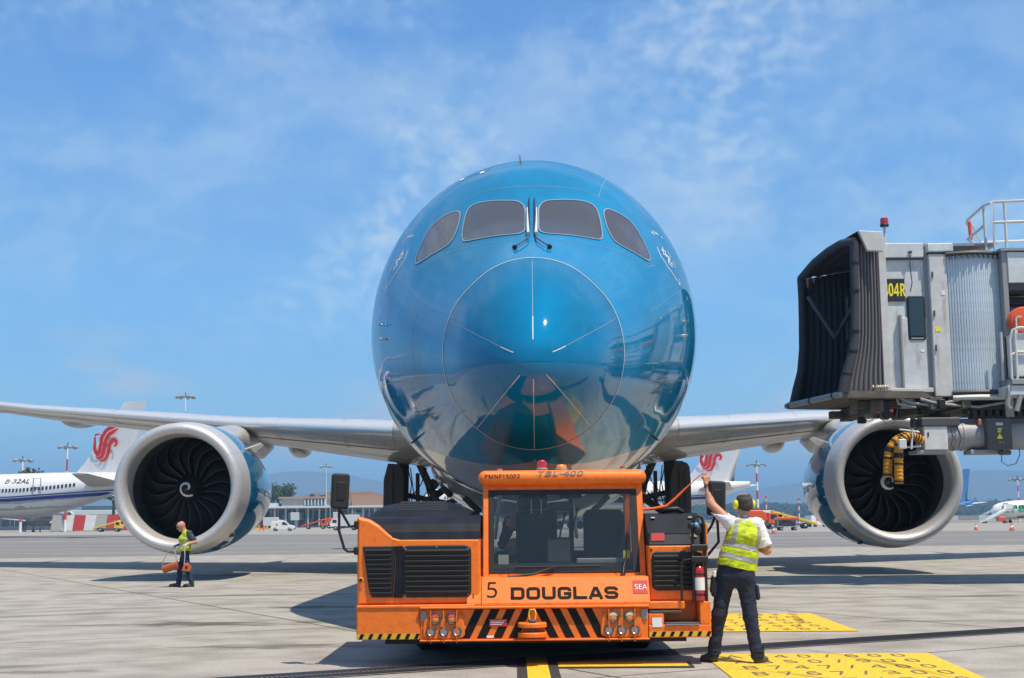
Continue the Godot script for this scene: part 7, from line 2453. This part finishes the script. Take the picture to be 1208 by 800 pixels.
func near_worker():
	var t = thing("person", "man in yellow vest and ear defenders, back turned, one arm raised beside the tractor", "person", Vector3(2.36, 0, -14.85))
	var hipL = Vector3(-0.075, 0.93, -0.02); var hipR = Vector3(0.125, 0.92, 0.02)
	var kneeL = Vector3(-0.155, 0.53, -0.03); var kneeR = Vector3(0.165, 0.50, 0.05)
	var ankL = Vector3(-0.225, 0.10, -0.08); var ankR = Vector3(0.215, 0.09, 0.10)
	var shL = Vector3(-0.015, 1.505, 0.0); var shR = Vector3(0.275, 1.475, 0.0)
	var elL = Vector3(-0.195, 1.71, -0.15); var wrL = Vector3(-0.222, 1.915, -0.22)
	var elR = Vector3(0.375, 1.20, 0.0); var wrR = Vector3(0.31, 1.22, -0.25)
	var hd = Vector3(0.148, 1.705, -0.02)
	var f = Vector3(-0.22, 0.12, -1.0)
	var up = Vector3(-0.02, 1.0, 0.1)
	# the body, one surface
	var g = Geo.new()
	var b = Body.new()
	b.chain([hipL, kneeL, ankL, ankL + Vector3(-0.02, -0.04, -0.05)], [0.075, 0.05, 0.035, 0.03])
	b.chain([hipR, kneeR, ankR, ankR + Vector3(0.03, -0.04, -0.05)], [0.075, 0.05, 0.035, 0.03])
	b.bone(hipL, hipR, 0.09, 0.09, 0.05)
	b.bone(Vector3(0.03, 0.98, 0), Vector3(0.09, 1.2, 0), 0.11, 0.10, 0.06)
	b.bone(Vector3(0.05, 1.36, 0), Vector3(0.19, 1.34, 0), 0.11, 0.11, 0.06)
	b.bone(Vector3(0.02, 1.49, 0), Vector3(0.24, 1.46, 0), 0.06, 0.06, 0.05)
	b.chain([shL, elL, wrL], [0.056, 0.046, 0.029], 0.025)
	b.bone(elL.lerp(wrL, 0.05), elL.lerp(wrL, 0.45), 0.044, 0.042, 0.02)
	b.chain([shR, elR, wrR], [0.056, 0.045, 0.029], 0.025)
	b.bone(Vector3(0.125, 1.5, 0), hd - Vector3(0, 0.08, -0.02), 0.06, 0.056, 0.04)
	b.build(g, 0.012)
	head(g, hd, f, up, Vector3(0.128, 1.52, 0.0))
	hand(g, wrL, Vector3(-0.02, 1, -0.05), Vector3(-0.3, 0, -1), Vector3(1, 0, -0.4), 0.95, 1.05)
	hand(g, wrR, Vector3(-0.6, 0.25, -0.8), Vector3(-0.6, 0.2, 0.8), Vector3(0, 1, 0), 0.7)
	part(g, "body", M.skin, t)
	part(hair(hd, f, up, 0.004, 0.026, 0.078), "hair", M.hair, t)
	for s in [-1, 1]:
		g = Geo.new()
		g.ball(hd + f.normalized() * 0.094 + f.cross(up).normalized() * s * 0.031 + up * 0.008, 0.012, 10, 6)
		part(g, "eye", M.white, t)
	# trousers
	g = Geo.new()
	b = Body.new()
	b.chain([hipL, kneeL, ankL + Vector3(0, -0.01, 0)], [0.108, 0.076, 0.066], 0.04)
	b.chain([hipR, kneeR, ankR + Vector3(0, -0.01, 0)], [0.108, 0.074, 0.064], 0.04)
	b.bone(Vector3(-0.03, 1.03, 0), Vector3(0.11, 1.02, 0), 0.125, 0.125, 0.05)
	b.bone(hipL + Vector3(0.02, 0.0, 0.035), hipR + Vector3(-0.02, 0, 0.035), 0.105, 0.105, 0.05)
	b.cut(Vector3(0, 1.10, 0), Vector3.UP)
	b.cut(Vector3(0, 0.062, 0), Vector3.DOWN)
	b.build(g, 0.012, 0.0, 0.011, 3)
	var tr = part(g, "trousers", M.trousers, t)
	var cuffs = Geo.new()
	for q in [[ankL, 0.07], [ankR, 0.068]]:
		for k in 2: cuffs.tube([q[0] + Vector3(0.01, 0.01 + 0.05 * k, 0), q[0] + Vector3(0.012, 0.045 + 0.05 * k, 0.005)], [q[1] + 0.003, q[1] - 0.004], 16, false)
	part(cuffs, "cuff", M.trousers, tr)
	for q in [[-0.20, 0.80, -0.02, 0.05, 0.18], [0.245, 0.76, 0.02, 0.05, 0.17], [0.07, 0.93, 0.128, 0.11, 0.006]]:
		g = Geo.new()
		if q[4] > 0.1: g.box(Vector3(q[0], q[1], q[2]), Vector3(q[3], q[4], 0.14), 0.02, Basis(Vector3.BACK, -0.15 if q[0] < 0 else 0.1))
		else: g.box(Vector3(q[0] + 0.03, q[1] + 0.03, q[2]), Vector3(q[3], q[4], 0.012), 0.002)
		part(g, "pocket", M.trousers, tr)
	g = Geo.new()
	g.box(Vector3(-0.222, 0.845, 0.02), Vector3(0.05, 0.19, 0.09), 0.015, Basis(Vector3.BACK, -0.12))
	var pouch = part(g, "pouch", M.black, tr)
	g = Geo.new()
	g.box(Vector3(-0.205, 0.955, 0.03), Vector3(0.035, 0.07, 0.05), 0.006, Basis(Vector3.BACK, -0.12))
	part(g, "folded_paper", M.white, pouch)
	# shirt
	g = Geo.new()
	b = Body.new()
	b.bone(Vector3(0.01, 1.48, 0), Vector3(0.25, 1.45, 0), 0.078, 0.078, 0.05)
	b.bone(Vector3(0.06, 1.34, 0), Vector3(0.20, 1.32, 0), 0.115, 0.115, 0.05)
	b.bone(Vector3(0.03, 1.12, 0), Vector3(0.12, 1.12, 0), 0.12, 0.12, 0.05)
	b.bone(shL, shL.lerp(elL, 0.86), 0.080, 0.072, 0.04)
	b.bone(shR, shR.lerp(elR, 0.86), 0.084, 0.078, 0.04)
	b.bone(Vector3(0.125, 1.5, 0), Vector3(0.132, 1.575, -0.005), 0.072, 0.066, 0.02)
	b.cut(shL.lerp(elL, 0.88), elL - shL)
	b.cut(shR.lerp(elR, 0.84), elR - shR)
	b.cut(Vector3(0.13, 1.585, 0), Vector3(0, 1, 0.25))
	b.build(g, 0.011, 0.0, 0.010, 5)
	part(g, "shirt", M.shirt, t)
	g = Geo.new()
	var ringp = []
	for k in 20: ringp.append(Vector3(0.132 + 0.068 * cos(TAU * k / 20), 1.572 + 0.012 * cos(TAU * k / 20 + 1.2), -0.004 + 0.068 * sin(TAU * k / 20)))
	g.tube(ringp, 0.008, 6, false, true)
	part(g, "lanyard", M.jet_blue, t)
	# vest with its bands
	g = Geo.new()
	b = Body.new()
	b.bone(Vector3(0.025, 1.485, 0), Vector3(0.25, 1.455, 0), 0.087, 0.087, 0.05)
	b.bone(Vector3(0.045, 1.36, 0.005), Vector3(0.205, 1.34, 0.005), 0.132, 0.130, 0.05)
	b.bone(Vector3(0.015, 1.18, 0.0), Vector3(0.15, 1.16, 0.0), 0.140, 0.135, 0.05)
	b.bone(Vector3(-0.02, 1.05, 0.0), Vector3(0.12, 1.02, 0.0), 0.152, 0.148, 0.05)
	var hem = Vector3(-0.22, -1.0, 0).normalized()
	b.cut(Vector3(0.05, 1.015, 0), hem)
	b.cut(Vector3(0.135, 1.55, 0), Vector3(0.05, 1.0, 0.0))
	b.cut(Vector3(-0.035, 1.43, 0), Vector3(-1.0, 0.42, 0))
	b.cut(Vector3(0.335, 1.40, 0), Vector3(1.0, 0.12, 0))
	b.build(g, 0.011, 0.0, 0.012, 8)
	var vs = part(g, "vest", M.vest, t)
	var bn = Vector3(0.23, 1.0, 0).normalized()
	for q in [[1.105, 0.052], [1.235, 0.052]]:
		var d = bn.dot(Vector3(0.09, q[0] - 0.012, 0))
		part(band(g, bn, d, d + q[1], 0.004), "reflective_band", M.reflector, vs)
	for q in [[-0.018, 0.24], [0.250, 0.16]]:
		var vn = Vector3(1.0, -q[1], 0).normalized()
		var d = vn.dot(Vector3(q[0], 1.34, 0))
		part(band(g, vn, d, d + 0.046, 0.003, [bn, bn.dot(Vector3(0.09, 1.275, 0))]), "reflective_band", M.reflector, vs)
	g = Geo.new()
	g.tube([Vector3(-0.135, 1.085, 0.05), Vector3(-0.05, 1.045, 0.145), Vector3(0.05, 1.02, 0.156), Vector3(0.15, 0.995, 0.145), Vector3(0.255, 0.985, 0.05)], 0.006, 6)
	part(g, "hem", M.vest, vs)
	# ear defenders, watch
	var sd = f.normalized().cross(up).normalized()
	var ear = Node3D.new()
	ear.name = "ear_defenders"; t.add_child(ear)
	for s in [-1, 1]:
		g = Geo.new()
		var xf = Transform3D(Basis(up.normalized(), sd * s, up.normalized().cross(sd * s)), hd + sd * s * 0.073 - up * 0.006)
		g.lathe(V2([[0, 0], [0.046, 0.0], [0.052, 0.012], [0.052, 0.012], [0.050, 0.03], [0.040, 0.044], [0.018, 0.052], [0, 0.053]]), xf, 20)
		part(g, "ear_cup", M.ear, ear)
		g = Geo.new()
		g.lathe(V2([[0.050, -0.014], [0.054, 0.0], [0.051, 0.010]]), xf, 20)
		part(g, "cushion_ring", M.black, ear)
	g = Geo.new()
	var arc = []
	for k in 13:
		var a = PI * k / 12.0
		arc.append(hd + sd * cos(a) * 0.100 - f.normalized() * 0.098 * sin(a) - up * (0.02 + 0.035 * sin(a)))
	g.tube(arc, 0.004, 8)
	part(g, "neckband", M.black, ear)
	g = Geo.new()
	g.tube([wrL - Vector3(0, 0.028, -0.01), wrL - Vector3(0, 0.006, 0)], 0.034, 16)
	var wt = part(g, "wristwatch", M.black, t)
	g = Geo.new()
	g.ball(wrL + Vector3(-0.01, -0.017, 0.034), Vector3(0.016, 0.016, 0.007), 12, 6)
	part(g, "dial", M.dark_grey, wt)
	shoes(t, [[Vector3(-0.205, 0, -0.07), Vector3(-0.325, 0, -0.30)], [Vector3(0.205, 0, 0.12), Vector3(0.345, 0, -0.10)]], M.shoe)

func far_worker():
	var t = thing("person", "bald man in yellow vest and jeans walking under the left engine with two chocks", "person", Vector3(-8.10, 0, -33.8))
	var hipF = Vector3(-0.01, 0.86, -0.09); var hipN = Vector3(0.02, 0.86, 0.09)
	var kneeF = Vector3(-0.13, 0.47, -0.08); var kneeN = Vector3(0.07, 0.46, 0.09)
	var ankF = Vector3(-0.17, 0.10, -0.07); var ankN = Vector3(0.20, 0.12, 0.10)
	var shF = Vector3(-0.02, 1.30, -0.19); var shN = Vector3(0.11, 1.31, 0.15)
	var elF = Vector3(-0.02, 1.05, -0.26); var wrF = Vector3(-0.23, 1.03, -0.16)
	var elN = Vector3(0.28, 1.10, 0.18); var wrN = Vector3(0.12, 1.06, 0.31)
	var hd = Vector3(-0.11, 1.49, 0.03)
	var f = Vector3(-0.8, -0.42, 0.42)
	var up = Vector3(-0.35, 1.0, 0.1)
	var g = Geo.new()
	var b = Body.new()
	b.chain([hipF, kneeF, ankF], [0.075, 0.05, 0.036])
	b.chain([hipN, kneeN, ankN], [0.075, 0.05, 0.036])
	b.bone(Vector3(0, 0.9, -0.08), Vector3(0, 0.9, 0.08), 0.09, 0.09, 0.05)
	b.bone(Vector3(0.01, 0.95, 0), Vector3(0.01, 1.2, 0), 0.11, 0.11, 0.05)
	b.bone(shF, shN, 0.055, 0.055, 0.05)
	b.bone(Vector3(0.0, 1.3, 0), hd + Vector3(0.03, -0.06, 0), 0.065, 0.055, 0.03)
	b.chain([shF, elF, wrF], [0.056, 0.045, 0.03], 0.02)
	b.chain([shN, elN, wrN], [0.056, 0.048, 0.032], 0.02)
	b.build(g, 0.014)
	head(g, hd, f, up, Vector3(-0.02, 1.34, 0.0))
	part(g, "body", M.skin, t)
	for q in [[wrF, Vector3(-1, -0.3, 0.3), Vector3(0, -1, 0), Vector3(0, 0, 1), M.dark_grey], [wrN, Vector3(-0.9, -0.4, 0.2), Vector3(0, -1, -0.2), Vector3(0.2, 0.2, 1), M.panel_pale]]:
		g = Geo.new()
		hand(g, q[0], q[1], q[2], q[3], 0.9, 1.12)
		part(g, "gloved_hand", q[4], t)
	g = Geo.new()
	var ff = f.normalized()
	var uu = (up - ff * up.dot(ff)).normalized()
	var sd = ff.cross(uu)
	for s in [-1, 1]:
		g.ball(hd + ff * 0.094 + sd * s * 0.034 + uu * 0.008, Vector3(0.024, 0.018, 0.02), 12, 8)
		g.tube([hd + ff * 0.09 + sd * s * 0.055 + uu * 0.015, hd + sd * s * 0.085 + uu * 0.015], 0.005, 6)
	part(g, "sunglasses", M.black, t)
	g = Geo.new()
	b = Body.new()
	b.chain([hipF, kneeF, ankF + Vector3(0, -0.02, 0)], [0.10, 0.072, 0.064], 0.04)
	b.chain([hipN, kneeN, ankN + Vector3(0, -0.02, 0)], [0.10, 0.072, 0.064], 0.04)
	b.bone(Vector3(0.005, 0.96, -0.06), Vector3(0.005, 0.96, 0.06), 0.115, 0.115, 0.05)
	b.cut(Vector3(0, 1.03, 0), Vector3.UP)
	b.cut(Vector3(0, 0.07, 0), Vector3.DOWN)
	b.build(g, 0.014, 0.0, 0.014, 12)
	part(g, "jeans", M.denim, t)
	g = Geo.new()
	b = Body.new()
	b.bone(shF, shN, 0.075, 0.075, 0.05)
	b.bone(Vector3(0.01, 1.18, -0.07), Vector3(0.01, 1.18, 0.07), 0.115, 0.115, 0.05)
	b.bone(Vector3(0.01, 1.0, -0.05), Vector3(0.01, 1.0, 0.05), 0.115, 0.115, 0.05)
	b.bone(shF, shF.lerp(elF, 0.75), 0.075, 0.07, 0.03)
	b.bone(shN, shN.lerp(elN, 0.75), 0.078, 0.072, 0.03)
	b.cut(Vector3(-0.02, 1.375, 0), Vector3(-0.2, 1, 0))
	b.build(g, 0.014, 0.0, 0.012, 14)
	part(g, "t_shirt", M.tee, t)
	g = Geo.new()
	b = Body.new()
	b.bone(Vector3(-0.01, 1.30, -0.14), Vector3(0.04, 1.31, 0.14), 0.092, 0.092, 0.05)
	b.bone(Vector3(-0.02, 1.16, -0.08), Vector3(0.0, 1.16, 0.10), 0.146, 0.146, 0.05)
	b.bone(Vector3(-0.01, 0.95, -0.07), Vector3(0.01, 0.95, 0.09), 0.155, 0.155, 0.05)
	b.cut(Vector3(0, 0.89, 0), Vector3.DOWN)
	b.cut(Vector3(-0.03, 1.37, 0), Vector3(-0.5, 1, 0))
	b.cut(Vector3(0.10, 1.3, 0.16), Vector3(1, 0.5, 0.5))
	b.cut(Vector3(0, 1.3, -0.2), Vector3(0, 0.2, -1))
	b.build(g, 0.013, 0.0, 0.014, 16)
	var vs = part(g, "vest", M.vest, t)
	for y in [0.985, 1.125]: part(band(g, Vector3(-0.15, 1, 0).normalized(), y, y + 0.045, 0.004), "reflective_band", M.reflector, vs)
	for z in [0.09, -0.12]: part(band(g, Vector3(0, 0.1, 1).normalized(), z + 0.12, z + 0.16, 0.004, [Vector3.UP, 1.17]), "reflective_band", M.reflector, vs)
	shoes(t, [[Vector3(-0.13, 0, -0.07), Vector3(-0.40, 0.0, -0.03)], [Vector3(0.25, 0.0, 0.10), Vector3(-0.02, 0.0, 0.13)]], M.shoe)

func driver():
	var t = thing("person", "tractor driver in orange vest seated in the cab, facing the airliner", "person", Vector3(0.134, 0.0775, -16.06))
	t.scale = Vector3.ONE * 0.95
	var g = Geo.new()
	var b = Body.new()
	var shL = Vector3(-0.19, 1.52, 0); var shR = Vector3(0.19, 1.52, 0)
	b.bone(Vector3(-0.08, 1.08, 0), Vector3(0.08, 1.08, 0), 0.1, 0.1, 0.05)
	b.bone(Vector3(0, 1.1, 0), Vector3(0, 1.45, 0), 0.11, 0.11, 0.05)
	b.bone(shL, shR, 0.06, 0.06, 0.05)
	b.chain([shL, Vector3(-0.27, 1.26, -0.08), Vector3(-0.16, 1.24, -0.36)], [0.055, 0.045, 0.03])
	b.chain([shR, Vector3(0.27, 1.26, -0.08), Vector3(0.18, 1.28, -0.38)], [0.055, 0.045, 0.03])
	for s in [-1, 1]: b.chain([Vector3(0.09 * s, 1.08, -0.05), Vector3(0.11 * s, 1.1, -0.42), Vector3(0.11 * s, 0.68, -0.5)], [0.08, 0.06, 0.045])
	b.bone(Vector3(0, 1.5, 0), Vector3(0, 1.66, -0.02), 0.06, 0.055, 0.03)
	b.build(g, 0.016)
	head(g, Vector3(-0.01, 1.755, -0.03), Vector3(0, 0, -1), Vector3.UP, Vector3(0, 1.56, 0))
	hand(g, Vector3(-0.16, 1.24, -0.36), Vector3(0.2, 0.2, -1), Vector3(0, -1, 0), Vector3(1, 0, 0), 0.8)
	hand(g, Vector3(0.18, 1.28, -0.38), Vector3(-0.2, 0.2, -1), Vector3(0, -1, 0), Vector3(-1, 0, 0), 0.8)
	part(g, "body", M.skin, t)
	part(hair(Vector3(-0.01, 1.755, -0.03), Vector3(0, 0, -1), Vector3.UP, 0.01, 0.05, 0.08), "hair", M.hair, t)
	g = Geo.new()
	b = Body.new()
	b.bone(shL, shR, 0.08, 0.08, 0.05)
	b.bone(Vector3(-0.09, 1.15, 0), Vector3(0.09, 1.15, 0), 0.125, 0.125, 0.05)
	b.chain([shL, Vector3(-0.275, 1.26, -0.08), Vector3(-0.17, 1.24, -0.32)], [0.075, 0.062, 0.045])
	b.chain([shR, Vector3(0.275, 1.26, -0.08), Vector3(0.19, 1.28, -0.34)], [0.075, 0.062, 0.045])
	b.build(g, 0.016, 0.0, 0.012, 3)
	part(g, "jacket", M.tee, t)
	g = Geo.new()
	b = Body.new()
	b.bone(Vector3(-0.17, 1.515, 0), Vector3(0.17, 1.515, 0), 0.095, 0.095, 0.05)
	b.bone(Vector3(-0.12, 1.2, 0), Vector3(0.12, 1.2, 0), 0.135, 0.135, 0.05)
	b.cut(Vector3(0, 1.07, 0), Vector3.DOWN)
	b.build(g, 0.014, 0.0, 0.012, 6)
	var vs = part(g, "vest", mat(0.95, 0.16, 0.01, 0.7), t)
	for x in [-0.185, 0.145]: part(band(g, Vector3.RIGHT, x, x + 0.045, 0.004, [Vector3.UP, 1.2]), "reflective_band", M.reflector, vs)
	part(band(g, Vector3.UP, 1.14, 1.19, 0.004), "reflective_band", M.reflector, vs)
	g = Geo.new()
	b = Body.new()
	for s in [-1, 1]: b.chain([Vector3(0.09 * s, 1.08, -0.05), Vector3(0.11 * s, 1.1, -0.42), Vector3(0.11 * s, 0.68, -0.5)], [0.1, 0.08, 0.065], 0.03)
	b.build(g, 0.016, 0.0, 0.01, 9)
	part(g, "trousers", M.trousers, t)

func loose_things():
	# the orange lead that the near worker holds up
	var g = Geo.new()
	var c := Curve3D.new()
	var pts = [[1.42, 1.655, -15.24], [1.56, 1.665, -15.22], [1.70, 1.69, -15.2], [1.90, 1.87, -15.18], [2.06, 2.015, -15.15], [2.115, 2.05, -15.13], [2.14, 2.035, -15.10], [2.142, 1.99, -15.09]]
	for k in pts.size():
		var a = Vector3(pts[maxi(k - 1, 0)][0], pts[maxi(k - 1, 0)][1], pts[maxi(k - 1, 0)][2])
		var b = Vector3(pts[mini(k + 1, pts.size() - 1)][0], pts[mini(k + 1, pts.size() - 1)][1], pts[mini(k + 1, pts.size() - 1)][2])
		c.add_point(Vector3(pts[k][0], pts[k][1], pts[k][2]) - Vector3(1.42, 1.64, -15.24), (a - b) / 6.0, (b - a) / 6.0)
	var L = c.get_baked_length()
	var q = []
	var r = []
	for k in 50:
		q.append(c.sample_baked(L * k / 49.0)); r.append(lerpf(0.017, 0.006, smoothstep(0.35, 0.8, k / 49.0)))
	g.tube(q, r, 10)
	alone(g, "orange_lead", M.cable, "orange lead running from the tractor's bonnet up to the raised hand", "cable", Vector3(1.42, 1.64, -15.24))
	# the extinguisher strapped beside the steps
	var t = thing("fire_extinguisher", "red fire extinguisher strapped in beside the tractor's steps", "fire extinguisher", Vector3(1.982, 0.678, -14.74))
	t.scale = Vector3.ONE * 0.95
	g = Geo.new()
	g.lathe(V2([[0, 0.0], [0.058, 0.0], [0.062, 0.012], [0.062, 0.33], [0.054, 0.365], [0.026, 0.39], [0.02, 0.40], [0, 0.40]]), Transform3D.IDENTITY, 24)
	part(g, "cylinder", M.red_lens, t)
	g = Geo.new()
	g.lathe(V2([[0.0632, 0.12], [0.0632, 0.26]]), Transform3D.IDENTITY, 24)
	part(g, "label", M.white, t)
	g = Geo.new()
	g.tube([Vector3(0, 0.4, 0), Vector3(0, 0.44, 0)], 0.018, 10)
	g.box(Vector3(0.02, 0.45, 0.02), Vector3(0.09, 0.018, 0.03), 0.004); g.box(Vector3(0.025, 0.48, 0.02), Vector3(0.09, 0.012, 0.03), 0.004, Basis(Vector3.BACK, 0.2))
	part(g, "valve", M.black, t)
	g = Geo.new()
	g.tube([Vector3(0, 0.43, 0.02), Vector3(-0.05, 0.42, 0.05), Vector3(-0.075, 0.3, 0.03), Vector3(-0.07, 0.1, 0.03)], 0.012, 8)
	part(g, "hose", M.black, t)
	g = Geo.new()
	g.lathe(V2([[0.066, 0.285], [0.066, 0.305]]), Transform3D.IDENTITY, 24); g.lathe(V2([[0.066, 0.06], [0.066, 0.08]]), Transform3D.IDENTITY, 24)
	part(g, "strap", M.black, t)
	# wheel chocks hanging from the far worker's hands
	var ch = thing("wheel_chock", "orange wheel chock hung level on ropes from the walking man's forward hand", "wheel chock", Vector3(-8.43, 0.40, -33.72))
	g = Geo.new()
	var out = []
	for k in 12: out.append(Vector2(cos(TAU * k / 12), sin(TAU * k / 12)) * (0.085 if k % 4 != 1 else 0.10))
	var ax = Vector3(0.42, 0.14, 0.05).normalized()
	g.prism(out, -0.20, 0.20, Transform3D(Basis(Vector3.UP.cross(ax).normalized(), ax.cross(Vector3.UP.cross(ax)).normalized(), ax), Vector3(0, 0.10, 0)), 0.012)
	var bk = part(g, "block", M.chock, ch)
	for s in [-0.2, 0.2]:
		g = Geo.new()
		g.tube([Vector3(0, 0.10, 0) + ax * (s * 0.98), Vector3(0, 0.10, 0) + ax * (s * 1.05)], 0.055, 12)
		part(g, "end_hole", M.dark_grey, bk)
	g = Geo.new()
	var h1 = Vector3(0.055, 0.60, 0.05)
	g.tube([Vector3(0, 0.1, 0) - ax * 0.2, Vector3(-0.20, 0.22, 0.02), Vector3(-0.08, 0.45, 0.03), h1, Vector3(0.12, 0.40, 0.03), Vector3(0.14, 0.26, 0.02), Vector3(0, 0.1, 0) + ax * 0.2], 0.011, 6)
	part(g, "rope", M.rope, ch)
	ch = thing("wheel_chock", "orange wheel chock seen end on, hung by the walking man's near leg", "wheel chock", Vector3(-7.99, 0.36, -33.47))
	g = Geo.new()
	out = V2([[-0.11, -0.06], [0.09, -0.09], [0.125, 0.02], [0.04, 0.12], [-0.05, 0.10]])
	g.prism(out, -0.17, 0.17, Transform3D(Basis(Vector3.UP, 0.25), Vector3(0, 0.12, 0)), 0.015)
	bk = part(g, "block", M.chock, ch)
	g = Geo.new()
	disc(g, Vector3(0.03, 0.135, 0.162), 0.04, 0.01, 16, 0.002)
	part(g, "end_hole", M.black, bk)
	g = Geo.new()
	g.tube([Vector3(-0.03, 0.20, 0.1), Vector3(-0.02, 0.40, 0.08), Vector3(-0.04, 0.60, 0.05), Vector3(-0.05, 0.69, 0.02)], 0.011, 6)
	part(g, "rope", M.rope, ch)
